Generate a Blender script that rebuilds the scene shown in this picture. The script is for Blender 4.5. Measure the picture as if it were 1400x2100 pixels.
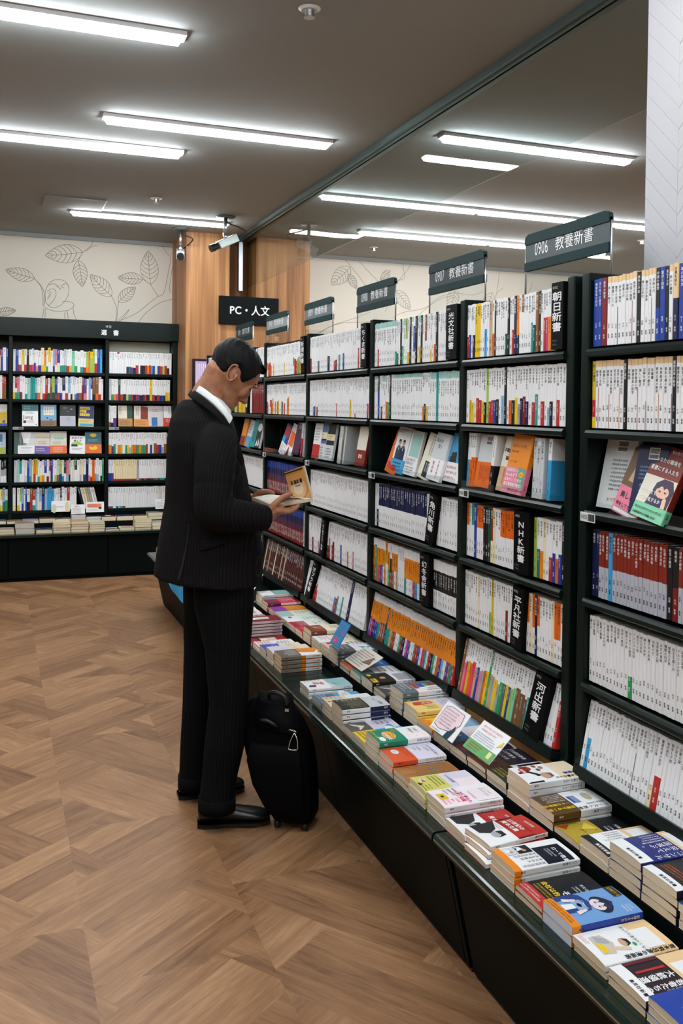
import bpy, bmesh, math, random
import numpy as np
from mathutils import Matrix, Vector
from math import sin, cos, pi, radians

for o in list(bpy.data.objects):
    bpy.data.objects.remove(o)
SC = bpy.context.scene
COL = SC.collection
RNG = random.Random(7)

# ------------------------------------------------------------------ camera
EYE = 1.47
YAW, PITCH, ROLL = 0.362993, 0.0186112, 0.0118885
_c, _s = cos(YAW), sin(YAW)
_f = np.array([_s * cos(PITCH), _c * cos(PITCH), -sin(PITCH)])
_r = np.array([_c, -_s, 0.0])
_d = np.cross(_f, _r)
_rr = cos(ROLL) * _r - sin(ROLL) * _d
_dd = sin(ROLL) * _r + cos(ROLL) * _d
cam_data = bpy.data.cameras.new('camera')
cam = bpy.data.objects.new('camera', cam_data)
COL.objects.link(cam)
cam.matrix_world = Matrix(((_rr[0], -_dd[0], -_f[0], 0), (_rr[1], -_dd[1], -_f[1], 0),
                           (_rr[2], -_dd[2], -_f[2], EYE), (0, 0, 0, 1)))
cam_data.sensor_width = 36.0
cam_data.lens = 1879.29 * 36.0 / 2100.0
cam_data.shift_y = -(1050 - 867.41) / 2100.0
cam_data.clip_start = 0.05
SC.camera = cam

# ------------------------------------------------------------------ world, exposure
SC.view_settings.view_transform = 'Standard'
SC.view_settings.look = 'None'
SC.view_settings.gamma = 1.0
SC.view_settings.use_curve_mapping = False
SC.view_settings.exposure = 0.0
LAMP_POWER = 62.0          # emission strength of the LED bars
world = bpy.data.worlds.new('world')
SC.world = world
world.use_nodes = True
world.node_tree.nodes['Background'].inputs[0].default_value = (0.9, 0.95, 1.0, 1)
world.node_tree.nodes['Background'].inputs[1].default_value = 0.02
try:
    SC.cycles.use_denoising = True
    SC.cycles.max_bounces = 8
    SC.cycles.diffuse_bounces = 4
    SC.cycles.glossy_bounces = 4
    SC.cycles.transmission_bounces = 6
    SC.cycles.transparent_max_bounces = 12
    SC.cycles.sample_clamp_indirect = 6.0
    SC.cycles.caustics_reflective = False
    SC.cycles.caustics_refractive = False
except Exception:
    pass

# ------------------------------------------------------------------ colours and materials
def hx(h, a=1.0):
    h = h.lstrip('#')
    v = [int(h[i:i + 2], 16) / 255 for i in (0, 2, 4)]
    return tuple([(x / 12.92 if x <= 0.04045 else ((x + 0.055) / 1.055) ** 2.4) for x in v] + [a])

CODE = dict(w='#eef0f3', e='#eccb9b', k='#17191c', r='#b62f2b', dr='#7a1a1d', b='#1f3f9a', nv='#141c48', sky='#3c9fd6', lb='#8fb8da',
            y='#edc91f', dy='#d9b92b', o='#e8891f', po='#e2691c', g='#2e9a5c', dg='#1d4a3a', lg='#a9c659', te='#1f9a96', dt='#2b6f79',
            br='#8a5a33', bn='#6d5136', tn='#c9ab86', gr='#a9abb2', lgr='#b7b9c6', mr='#842a1c', mh='#4a1f1f', pu='#5a3f86', mg='#c0338f', pk='#e87f9b',
            hp='#e8426b', cr='#efe3bb', iv='#e7e1d2', mt='#7fd0a8', pm='#4b2346', lv='#d9d6ea', gs='#5d6066', kf='#a9713f', lgy='#cdd3d6', tq='#9fcdc8')
WORD = dict(w='white', e='beige', k='black', r='red', dr='dark red', b='blue', nv='navy', sky='sky blue', lb='pale blue', y='yellow', dy='mustard',
            o='orange', po='deep orange', g='green', dg='dark green', lg='lime', te='teal', dt='slate teal', br='brown', bn='dark brown', tn='tan',
            gr='grey', lgr='lilac grey', mr='brick red', mh='maroon', pu='purple', mg='magenta', pk='pink', hp='hot pink', cr='cream', iv='ivory',
            mt='mint', pm='plum', lv='lavender', gs='dark grey', kf='kraft brown', lgy='pale grey', tq='pale teal')
LIN = {k: hx(v) for k, v in CODE.items()}

def colr(c):
    if isinstance(c, tuple):
        return c
    return LIN[c] if c in LIN else hx(c)

def mat(name, color=(0.5, 0.5, 0.5, 1), rough=0.5, spec=0.5, metal=0.0, attr=False, emit=0.0, coat=0.0):
    m = bpy.data.materials.new(name)
    m.use_nodes = True
    p = m.node_tree.nodes['Principled BSDF']
    p.inputs['Base Color'].default_value = color
    p.inputs['Roughness'].default_value = rough
    p.inputs['Metallic'].default_value = metal
    p.inputs['Specular IOR Level'].default_value = spec
    p.inputs['Coat Weight'].default_value = coat
    if emit:
        p.inputs['Emission Color'].default_value = color
        p.inputs['Emission Strength'].default_value = emit
    if attr:
        a = m.node_tree.nodes.new('ShaderNodeAttribute')
        a.attribute_name = 'Col'
        m.node_tree.links.new(a.outputs['Color'], p.inputs['Base Color'])
    return m

def nodes_of(m):
    return m.node_tree.nodes, m.node_tree.links, m.node_tree.nodes['Principled BSDF']

M_PRINT = mat('printed_paper', attr=True, rough=0.38, spec=0.35)
M_PAGE = mat('book_pages', attr=True, rough=0.85, spec=0.1)
# page edges: fine leaf lines
n, l, p = nodes_of(M_PAGE)
tc = n.new('ShaderNodeTexCoord'); wv = n.new('ShaderNodeTexNoise'); mp = n.new('ShaderNodeMapping'); mx = n.new('ShaderNodeMixRGB'); at_ = n['Attribute']
mp.inputs['Scale'].default_value = (40, 40, 900)
l.new(tc.outputs['Object'], mp.inputs[0]); l.new(mp.outputs[0], wv.inputs['Vector'])
wv.inputs['Scale'].default_value = 1.0
mx.blend_type = 'MULTIPLY'; mx.inputs[0].default_value = 0.25
l.new(at_.outputs['Color'], mx.inputs[1]); l.new(wv.outputs['Fac'], mx.inputs[2]); l.new(mx.outputs[0], p.inputs['Base Color'])
M_STEEL = mat('dark_green_steel', (0.0040, 0.0100, 0.0085, 1), 0.30, 0.18)
M_TOP = mat('dark_green_tabletop', (0.0045, 0.0145, 0.0105, 1), 0.16, 0.42)
M_PANEL = mat('dark_panel', (0.0026, 0.0048, 0.0048, 1), 0.5, 0.05)
M_BLACK = mat('black_plastic', (0.006, 0.007, 0.008, 1), 0.35)
M_ATTR = mat('coloured_plastic', attr=True, rough=0.5, spec=0.08)
M_WHITE = mat('white_plastic', (0.75, 0.76, 0.78, 1), 0.4)
M_METAL = mat('brushed_metal', (0.55, 0.57, 0.58, 1), 0.3, metal=1.0)
M_RAIL = mat('ceiling_rail_metal', (0.10, 0.15, 0.155, 1), 0.4, metal=0.6)
M_LED = mat('led_diffuser', (0.94, 0.98, 1.0, 1), 0.5, emit=LAMP_POWER)
M_CARD = mat('card_print', attr=True, rough=0.5, spec=0.3)

def clear_material(name, tint=(1, 1, 1, 1), warp=0.0, base=0.04, rough=0.0):
    m = bpy.data.materials.new(name)
    m.use_nodes = True
    n = m.node_tree.nodes; l = m.node_tree.links
    n.remove(n['Principled BSDF'])
    out = n['Material Output']
    mix = n.new('ShaderNodeMixShader'); tr = n.new('ShaderNodeBsdfTransparent'); gl = n.new('ShaderNodeBsdfGlossy'); fr = n.new('ShaderNodeFresnel')
    fr.inputs['IOR'].default_value = 1.5
    tr.inputs[0].default_value = tint
    gl.inputs['Roughness'].default_value = rough
    ge = n.new('ShaderNodeNewGeometry'); fm = n.new('ShaderNodeMath'); fm.operation = 'MULTIPLY_ADD'   # reflect at the outer face only
    iv_ = n.new('ShaderNodeMath'); iv_.operation = 'SUBTRACT'; iv_.inputs[0].default_value = 1.0
    l.new(ge.outputs['Backfacing'], iv_.inputs[1]); l.new(iv_.outputs[0], fm.inputs[0]); l.new(fr.outputs[0], fm.inputs[1]); fm.inputs[2].default_value = 0.0
    l.new(fm.outputs[0], mix.inputs[0]); l.new(tr.outputs[0], mix.inputs[1]); l.new(gl.outputs[0], mix.inputs[2]); l.new(mix.outputs[0], out.inputs[0])
    if warp:
        tc = n.new('ShaderNodeTexCoord'); no = n.new('ShaderNodeTexNoise'); bp = n.new('ShaderNodeBump')
        no.inputs['Scale'].default_value = 1.1; no.inputs['Detail'].default_value = 0.0
        bp.inputs['Strength'].default_value = 1.0; bp.inputs['Distance'].default_value = warp
        l.new(tc.outputs['Object'], no.inputs['Vector']); l.new(no.outputs['Fac'], bp.inputs['Height']); l.new(bp.outputs[0], gl.inputs['Normal'])
    return m

M_GLASS = clear_material('smoke_glass', (0.90, 0.945, 0.94, 1), warp=0.0045)
M_ACRYL = clear_material('clear_acrylic', (0.93, 0.95, 0.95, 1))

# ------------------------------------------------------------------ mesh builder
class MB:
    def __init__(self):
        self.ch = []
    def add(self, V, counts, flat, col=(0.5, 0.5, 0.5, 1), mi=0, T=None):
        V = np.asarray(V, float).reshape(-1, 3)
        if T is not None:
            V = V @ T[:3, :3].T + T[:3, 3]
        self.ch.append((V, np.asarray(counts, np.int32), np.asarray(flat, np.int32), colr(col), mi))
        return self
    def faces(self, V, F, col=(0.5, 0.5, 0.5, 1), mi=0, T=None):
        return self.add(V, [len(f) for f in F], [i for f in F for i in f], col, mi, T)
    def box(self, x0, x1, y0, y1, z0, z1, col=(0.5, 0.5, 0.5, 1), mi=0, T=None):
        V = [(x0, y0, z0), (x1, y0, z0), (x1, y1, z0), (x0, y1, z0), (x0, y0, z1), (x1, y0, z1), (x1, y1, z1), (x0, y1, z1)]
        return self.faces(V, [(0, 3, 2, 1), (4, 5, 6, 7), (0, 1, 5, 4), (1, 2, 6, 5), (2, 3, 7, 6), (3, 0, 4, 7)], col, mi, T)
    def extend(self, other, T=None, mi=None):
        for V, c, f, col, m in other.ch:
            self.add(V, c, f, col, m if mi is None else mi, T)
        return self
    def empty(self):
        return not self.ch
    def build(self, name, mats, parent=None, smooth=False, loc=None):
        V = np.concatenate([c[0] for c in self.ch]); off = 0; flat = []; cnt = []; cols = []; mis = []
        for v, c, f, col, m in self.ch:
            flat.append(f + off); off += len(v); cnt.append(c)
            cols.append(np.tile(np.array(col, np.float32), (len(c), 1))); mis.append(np.full(len(c), m, np.int32))
        flat = np.concatenate(flat); cnt = np.concatenate(cnt); cols = np.concatenate(cols); mis = np.concatenate(mis)
        me = bpy.data.meshes.new(name)
        me.vertices.add(len(V)); me.vertices.foreach_set('co', V.astype(np.float32).ravel())
        me.loops.add(len(flat)); me.loops.foreach_set('vertex_index', flat)
        me.polygons.add(len(cnt)); me.polygons.foreach_set('loop_start', np.concatenate([[0], np.cumsum(cnt)[:-1]]).astype(np.int32))
        for m in (mats if isinstance(mats, (list, tuple)) else [mats]):
            me.materials.append(m)
        me.polygons.foreach_set('material_index', mis)
        me.update(calc_edges=True)
        a = me.attributes.new('Col', 'FLOAT_COLOR', 'FACE')
        a.data.foreach_set('color', cols.ravel())
        me.polygons.foreach_set('use_smooth', np.full(len(cnt), bool(smooth)))
        return link(name, me, parent, loc)

def link(name, data, parent=None, loc=None):
    o = bpy.data.objects.new(name, data)
    COL.objects.link(o)
    if parent is not None:
        o.parent = parent
    if loc is not None:
        o.location = loc
    return o

def tag(o, label, cat, group=None):
    o['label'] = label; o['category'] = cat
    if group:
        o['group'] = group
    return o

def thing(name, label, cat, loc=(0, 0, 0), group=None, rotz=0.0):
    o = link(name, None, None, loc)
    o.rotation_euler = (0, 0, rotz)
    return tag(o, label, cat, group)

def structure(o):
    o['kind'] = 'structure'
    return o

def bevel(o, w=0.003, seg=2):
    m = o.modifiers.new('bevel', 'BEVEL'); m.width = w; m.segments = seg; m.limit_method = 'ANGLE'
    for p in o.data.polygons:
        p.use_smooth = True
    try:
        w_ = o.modifiers.new('normals', 'WEIGHTED_NORMAL')
    except Exception:
        pass
    return o

def boxo(name, x0, x1, y0, y1, z0, z1, m, parent=None, bw=0.0, col=(0.5, 0.5, 0.5, 1), seg=2):
    o = MB().box(x0, x1, y0, y1, z0, z1, col).build(name, m, parent)
    if bw:
        bevel(o, bw, seg)
    return o

def TM(loc=(0, 0, 0), R=None):
    T = np.eye(4); T[:3, 3] = loc
    if R is not None:
        T[:3, :3] = np.array(R)
    return T

def rotz(a):
    return np.array([[cos(a), -sin(a), 0], [sin(a), cos(a), 0], [0, 0, 1]])
def rotx(a):
    return np.array([[1, 0, 0], [0, cos(a), -sin(a)], [0, sin(a), cos(a)]])
def roty(a):
    return np.array([[cos(a), 0, sin(a)], [0, 1, 0], [-sin(a), 0, cos(a)]])

def tube(pts, r, n=8, closed=False):
    """swept round tube: returns V, F"""
    P = [np.array(q, float) for q in pts]; V = []; F = []
    up = np.array([0.13, 0.21, 0.97]); m = len(P)
    for i, q in enumerate(P):
        a = P[(i - 1) % m] if (closed or i) else q; b = P[(i + 1) % m] if (closed or i < m - 1) else q
        t = b - a; t = t / (np.linalg.norm(t) + 1e-9)
        u = np.cross(t, up); u /= np.linalg.norm(u) + 1e-9; v = np.cross(t, u)
        rr = r[i] if isinstance(r, (list, tuple)) else r
        for k in range(n):
            an = 2 * pi * k / n
            V.append(q + rr * (cos(an) * u + sin(an) * v))
    for i in range(m if closed else m - 1):
        j = (i + 1) % m
        for k in range(n):
            F.append((i * n + k, i * n + (k + 1) % n, j * n + (k + 1) % n, j * n + k))
    if not closed:
        F.append(tuple(range(n - 1, -1, -1))); F.append(tuple((m - 1) * n + k for k in range(n)))
    return V, F

def smooth_path(pts, k=6):
    """Catmull-Rom resampling"""
    P = [np.array(q, float) for q in pts]; out = []
    for i in range(len(P) - 1):
        p0 = P[max(i - 1, 0)]; p1 = P[i]; p2 = P[i + 1]; p3 = P[min(i + 2, len(P) - 1)]
        for j in range(k):
            t = j / k
            out.append(0.5 * ((2 * p1) + (-p0 + p2) * t + (2 * p0 - 5 * p1 + 4 * p2 - p3) * t * t + (-p0 + 3 * p1 - 3 * p2 + p3) * t ** 3))
    out.append(P[-1])
    return out

# ------------------------------------------------------------------ lettering
_G = {}
def glyph(ch, res=1, bold=0.0):
    k = (ch, res, bold)
    if k not in _G:
        c = bpy.data.curves.new('g', 'FONT'); c.body = ch; c.resolution_u = res; c.size = 1; c.offset = bold
        o = bpy.data.objects.new('g', c)
        me = o.to_mesh()
        V = np.array([v.co[:2] for v in me.vertices]).reshape(-1, 2)
        cnt = np.array([len(p.vertices) for p in me.polygons], np.int32)
        fl = np.array([i for p in me.polygons for i in p.vertices], np.int32)
        o.to_mesh_clear(); bpy.data.objects.remove(o); bpy.data.curves.remove(c)
        wide = ord(ch) > 0x2000
        adv = 1.0 if wide else (float(V[:, 0].max()) + 0.06 if len(V) else 0.3)
        _G[k] = (V, cnt, fl, adv)
    return _G[k]

def text2d(s, size, vertical=False, res=1, bold=0.0, sx=1.0, gap=1.04):
    """flat lettering: list of (V2, counts, flat); horizontal text starts at (0,0); vertical text hangs down from (0,0), centred on x=0"""
    out = []; x = 0.0; y = 0.0
    for ch in s:
        if ch in ' \u3000':
            if vertical: y -= size * 0.6
            else: x += size * (1.0 if ch == '\u3000' else 0.35)
            continue
        V, cnt, fl, adv = glyph(ch, res)
        if not len(V):
            continue
        P = V.copy()
        if vertical:
            P = P - np.array([adv / 2, 0.38])
            if ch in 'ー〜-':
                P = np.stack([P[:, 1], -P[:, 0]], 1)
            P = P * np.array([sx, 1.0]) * size + np.array([0, y - size * 0.5])
            y -= size * gap
        else:
            P = P * np.array([sx, 1.0]) * size + np.array([x, 0])
            x += adv * size * sx * gap
        out.append((P, cnt, fl))
        if bold:
            b = bold * size
            for dx, dy in ((b, 0), (-b, 0)) + (((0, b), (0, -b)) if bold > 0.017 else ()):
                out.append((P + np.array([dx, dy]), cnt, fl))
    return out, (x, y)

def put_text(mb, s, size, col, place, vertical=False, res=1, bold=0.0, sx=1.0, mi=0, anchor='l', gap=1.04):
    """place: function mapping Nx2 -> Nx3"""
    parts, (w, h) = text2d(s, size, vertical, res, bold, sx, gap)
    off = np.array([-w / 2 if (anchor == 'c' and not vertical) else 0.0, -h / 2 if (anchor == 'c' and vertical) else 0.0])
    q = place(np.array([(0.0, 0.0), (1e-3, 0.0), (0.0, 1e-3)]))
    nv = np.cross(q[1] - q[0], q[2] - q[0]); nv = nv / (np.linalg.norm(nv) + 1e-12)
    k = 1 + (4 if bold > 0.017 else 2 if bold else 0)          # overlapping strokes lie on layers of their own
    for i, (P, c, f) in enumerate(parts):
        mb.add(place(P + off) + nv * 0.00004 * (i % k), c, f, col, mi)

TITLES = ["日本の歴史", "世界経済入門", "哲学の教室", "脳と心", "仕事の作法", "戦争と平和", "人生の意味", "読書の力", "老いの思想", "地方創生", "働き方の未来", "健康長寿の科学",
          "資本主義の限界", "宇宙はなぜ", "言葉の力", "民主主義とは", "教養としての", "中国の論理", "昭和史", "孤独のすすめ", "睡眠の科学", "古典を読む", "京都の謎", "鉄道と国家",
          "数学の思考", "医療の現場", "移民の時代", "江戸の暮らし", "家族という病", "データの罠", "笑いの構造", "食の歴史", "感情の正体", "学校の力", "音楽の秘密", "幸福論", "城の日本史",
          "遺伝子の話", "はじめての経営", "アメリカの行方", "美しい数式", "なぜ働くのか"]
NAMES = ["田中", "佐藤", "高橋", "山本", "中村", "小林", "加藤", "吉田", "山田", "松本", "井上", "木村", "清水", "斎藤"]
SMALL = "日本人新書時代心教育経済社会力学大小中国世界生活人生最新考思本気読"

# ------------------------------------------------------------------ books standing with the spine out
def lum(c):
    c = colr(c); return 0.3 * c[0] + 0.6 * c[1] + 0.1 * c[2]

def parse(tok):
    """'e9-w/r45' -> segments from the top [(colour, fraction)], paper band (colour, fraction)"""
    band = None
    if '/' in tok:
        tok, b = tok.split('/')
        i = len(b.rstrip('0123456789')); band = (b[:i], int(b[i:] or 40) / 100)
    segs = []
    for s in tok.split('-'):
        i = len(s.rstrip('0123456789'))
        if s in CODE: i = len(s)
        c = s[:i]; f = s[i:]
        if c not in CODE:
            raise ValueError(tok)
        segs.append([c, int(f) / 100 if f else None])
    rest = (1 - sum(f or 0 for c, f in segs)) / max(1, sum(1 for c, f in segs if f is None))
    for s in segs:
        if s[1] is None:
            s[1] = rest
    return segs, band

def describe(tok):
    segs, band = parse(tok)
    big = max(segs, key=lambda s: s[1])
    d = WORD[big[0]]
    if len(segs) > 1:
        oth = [WORD[c] for c, f in segs if c != big[0]]
        if segs[0][0] != big[0] and len(segs) == 2:
            d += ' paperback with ' + oth[0] + ' top'
        elif len(segs) == 2:
            d += ' paperback with ' + oth[0] + ' lower half'
        else:
            d += ' and ' + oth[-1] + ' paperback'
    else:
        d += ' paperback'
    if band:
        d += ' with ' + WORD[band[0]] + ' band' if ' with ' not in d else ' and ' + WORD[band[0]] + ' band'
    return d

def uprof(t, d, off=0.0):
    c = min(0.0016, t * 0.2)
    return [(d, t / 2 + off), (c, t / 2 + off), (-off, t / 2 - c), (-off, -t / 2 + c), (c, -t / 2 - off), (d, -t / 2 - off)]

def ustrip(mb, prof, z0, z1, col, mi=0):
    V = [(x, y, z0) for x, y in prof] + [(x, y, z1) for x, y in prof]
    k = len(prof)
    mb.faces(V, [(i, i + 1, k + i + 1, k + i) for i in range(k - 1)], col, mi)

def spine_book(tok, t, h, d, rng, text=2, tcol=None, edge=None):
    segs, band = parse(tok)
    cov, pag, bnd = MB(), MB(), MB()
    pr = uprof(t, d); z = h; zs = []
    for c, f in segs:
        z0 = z - f * h
        ustrip(cov, pr, z0, z, c); zs.append((c, z0, z)); z = z0
    pag.box(0.001, d - 0.0005, -t / 2 + 0.0007, t / 2 - 0.0007, 0.0006, h - 0.0008, rng.choice(['#d9d6cc', '#e2dfd6', '#cfccc4', '#ded8c6']), 1)
    zb = 0.0
    if band:
        zb = band[1] * h
        ustrip(bnd, uprof(t, d * 0.8, 0.0004), 0.0003, zb, band[0])
    if edge:      # a cover edge of another colour on the right of the spine
        V = [(-0.0002, -t / 2 + 0.0005, 0.001), (-0.0002, -t / 2 + 0.0022, 0.001), (-0.0002, -t / 2 + 0.0022, h * edge[1]), (-0.0002, -t / 2 + 0.0005, h * edge[1])]
        cov.faces(V, [(0, 1, 2, 3)], edge[0])
    if text:
        s = min(t * 0.64, 0.0086)
        main = max(zs, key=lambda q: q[2] - q[1])
        top = zs[0] if (zs[0][2] - zs[0][1]) > 0.25 * h else main
        def fg(zz):
            c = next((c for c, a, b in zs if a - 1e-6 <= zz <= b + 1e-6), segs[0][0])
            return 'k' if lum(c) > 0.22 else 'w'
        pl = lambda x0, z0: (lambda P: np.stack([np.full(len(P), x0), -P[:, 0], P[:, 1] + z0], 1))
        zt = top[2] - 0.05 * h
        room = zt - max(top[1], zb) - 0.01
        ti = rng.choice(TITLES); ti = ti[:max(2, int(room / (s * 1.05)))]
        put_text(cov, ti, s, tcol or fg(zt - 0.02), pl(-0.00025, zt), True, bold=0.014)
        if text > 1:
            za = h * rng.uniform(0.30, 0.36)
            if za - 3 * s > zb and za < zt - len(ti) * s * 1.05:
                put_text(cov, rng.choice(NAMES), s * 0.75, fg(za - 0.01), pl(-0.00025, za), True)
            zp = h * 0.17
            if not band or zb < zp - 0.05:
                put_text(cov, '新書', s * 0.7, fg(0.03), pl(-0.00025, zp), True, bold=0.014)
            elif band:
                put_text(bnd, rng.choice(TITLES)[:max(2, int((zb - 0.02) / (s * 0.85)))], s * 0.72, 'k' if lum(band[0]) > 0.25 else 'w', pl(-0.0007, zb - 0.008), True)
    return cov, pag, bnd

ORD = ['', 'first', 'second', 'third', 'fourth', 'fifth', 'sixth', 'seventh', 'eighth', 'ninth', 'tenth', '11th', '12th', '13th', '14th', '15th', '16th', '17th', '18th', '19th', '20th',
       '21st', '22nd', '23rd', '24th', '25th', '26th', '27th', '28th', '29th', '30th', '31st', '32nd', '33rd', '34th', '35th', '36th', '37th', '38th', '39th', '40th', '41st', '42nd', '43rd', '44th', '45th',
       '46th', '47th', '48th', '49th', '50th']

def expand(s):
    out = []
    for w in s.split():
        k = 1
        if '^' in w:
            w, k = w.split('^'); k = int(k)
        out += [w] * k
    return out

CASES = {'0905': 'nearest bookcase', '0906': 'narrow second bookcase'}
STUFF = MB()             # all the paperbacks past the three hundred that show largest

def put_upright(name, tok, t, h, d, rng, T, label, cat, group=None, text=2, edge=None, tcol=None):
    cov, pag, bnd = spine_book(tok, t, h, d, rng, text, tcol, edge)
    M = Matrix(T.tolist())
    o = cov.build(name, [M_PRINT, M_PAGE])
    o.matrix_world = M
    tag(o, label, cat, group)
    for ch in pag.ch: pass
    pag.build('page_block', [M_PRINT, M_PAGE], o)
    if not bnd.empty():
        bnd.build('paper_band', [M_PRINT], o)
    return o

def fill_row(case, row, toks, y0, y1, z, x, t0, lean=0.0, h=0.175, solo=True, seed=1, y_solo=-9, text=2, jh=0.0015, group=None, hs=None, rowname=''):
    """a row of paperbacks along Y from y0 (far end, left in view) down to y1; spines face -X"""
    rng = random.Random(seed); y = y0; i = 0; k = 0
    if any(q.startswith('TAG') for q in toks) and case != '0905':      # the row fills its bay exactly
        wt = sum(float(q.split(':')[2]) + 0.002 for q in toks if q.startswith('TAG'))
        wb = sum(float(q.split(':')[1]) if ':' in q else 1.0 for q in toks if not q.startswith('TAG'))
        t0 = (y0 - y1 - wt - 0.0004 * len(toks) - 0.004) / wb
    while True:
        if i >= len(toks) and t0 and any(q.startswith('TAG') for q in toks) and case != '0905':
            break
        tok = toks[i % len(toks)] if i < len(toks) else toks[len(toks) // 2 + (i % max(1, len(toks) // 2))]
        i += 1
        m = 1.0
        if tok.startswith('TAG'):
            _, txt, wd, ln = tok.split(':')
            wd = float(wd)
            divider(txt, wd, x, y - wd / 2, z, lean, float(ln), case, rowname)
            y -= wd + 0.002
            continue
        if tok.startswith('GAP'):
            y -= float(tok.split(':')[1]); continue
        if ':' in tok:
            tok, mm = tok.split(':'); m = float(mm)
        edge = None
        if '+' in tok:
            tok, e_ = tok.split('+'); q = len(e_.rstrip('0123456789')); edge = (e_[:q], int(e_[q:]) / 100)
        t = t0 * m * rng.uniform(0.90, 1.10)
        if y - t < y1 - 0.0015:
            break
        hh = h + rng.uniform(-jh, jh); d = 0.105
        T = TM((x + rng.uniform(0, 0.0025), y - t / 2, z), roty(lean + rng.uniform(-0.004, 0.004)) @ rotx(rng.uniform(-0.004, 0.004)))
        k += 1
        if solo and y - t > y_solo:
            put_upright('paperback', tok, t, hh, d, rng, T, '%s, %s from left, %s shelf, %s' % (describe(tok).replace(' lower half and', ' half and'), ORD[k], rowname, CASES.get(case, case)), 'book', 'paperbacks on the %s shelf of bookcase %s' % (rowname, case), text, edge)
        else:
            for q in spine_book(tok, t, hh, d, rng, text, None, edge):
                STUFF.extend(q, T)
        y -= t + 0.0004

# ------------------------------------------------------------------ black dividers with the series name
SIDE = {}
def divider(txt, wd, x, y, z, lean, tilt, case, rowname, H=0.186):
    mb = MB()
    mb.box(-0.014, 0.07, -wd / 2, wd / 2, 0, H, '#08090b', 0)
    pl = lambda z0: (lambda P: np.stack([np.full(len(P), -0.0145), -P[:, 0], P[:, 1] + z0], 1))
    s = min(0.027, (H - 0.058) / (len(txt) * 1.05))
    put_text(mb, txt, s, 'w', pl(H - 0.026), True, res=2, bold=0.02, sx=min(1.75, wd * 0.86 / s))
    pr = lambda y0, z0: (lambda P: np.stack([np.full(len(P), -0.0145), -P[:, 0] + y0, P[:, 1] + z0], 1))
    put_text(mb, '14132', 0.011, '#b9bcc0', pr(wd * 0.42, H - 0.018), False, sx=1.0, bold=0.01)
    for q in range(2):
        put_text(mb, '741326', 0.0075, '#7b7f84', pr(wd * 0.40, 0.022 - q * 0.011), False)
    o = mb.build('series_divider', M_ATTR)
    o.matrix_world = Matrix(TM((x - 0.002, y, z), roty(lean) @ rotx(tilt)).tolist())
    tag(o, 'black divider lettered %s on the %s shelf of bookcase %s' % (txt, rowname, case), 'shelf divider', 'black series dividers')
    return o

# ------------------------------------------------------------------ books lying or facing out
def arch(u, amt):
    """height loss of a paperback cover across its width, u from the fore-edge (0) to the spine (1)"""
    return amt * (max(0.0, (u - 0.55) / 0.45) ** 2.5 + 0.6 * max(0.0, (0.35 - u) / 0.35) ** 2)

def grid_poly(mb, x0, x1, y0, y1, zf, w, h, col, seg=10, mi=0):
    k = max(1, int(math.ceil((x1 - x0) * seg)))
    V = []; F = []
    for i in range(k + 1):
        u = x0 + (x1 - x0) * i / k
        V += [(u * w, y0 * h, zf(u)), (u * w, y1 * h, zf(u))]
    for i in range(k):
        F.append((2 * i, 2 * i + 2, 2 * i + 3, 2 * i + 1))
    mb.faces(V, F, col, mi)

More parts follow.
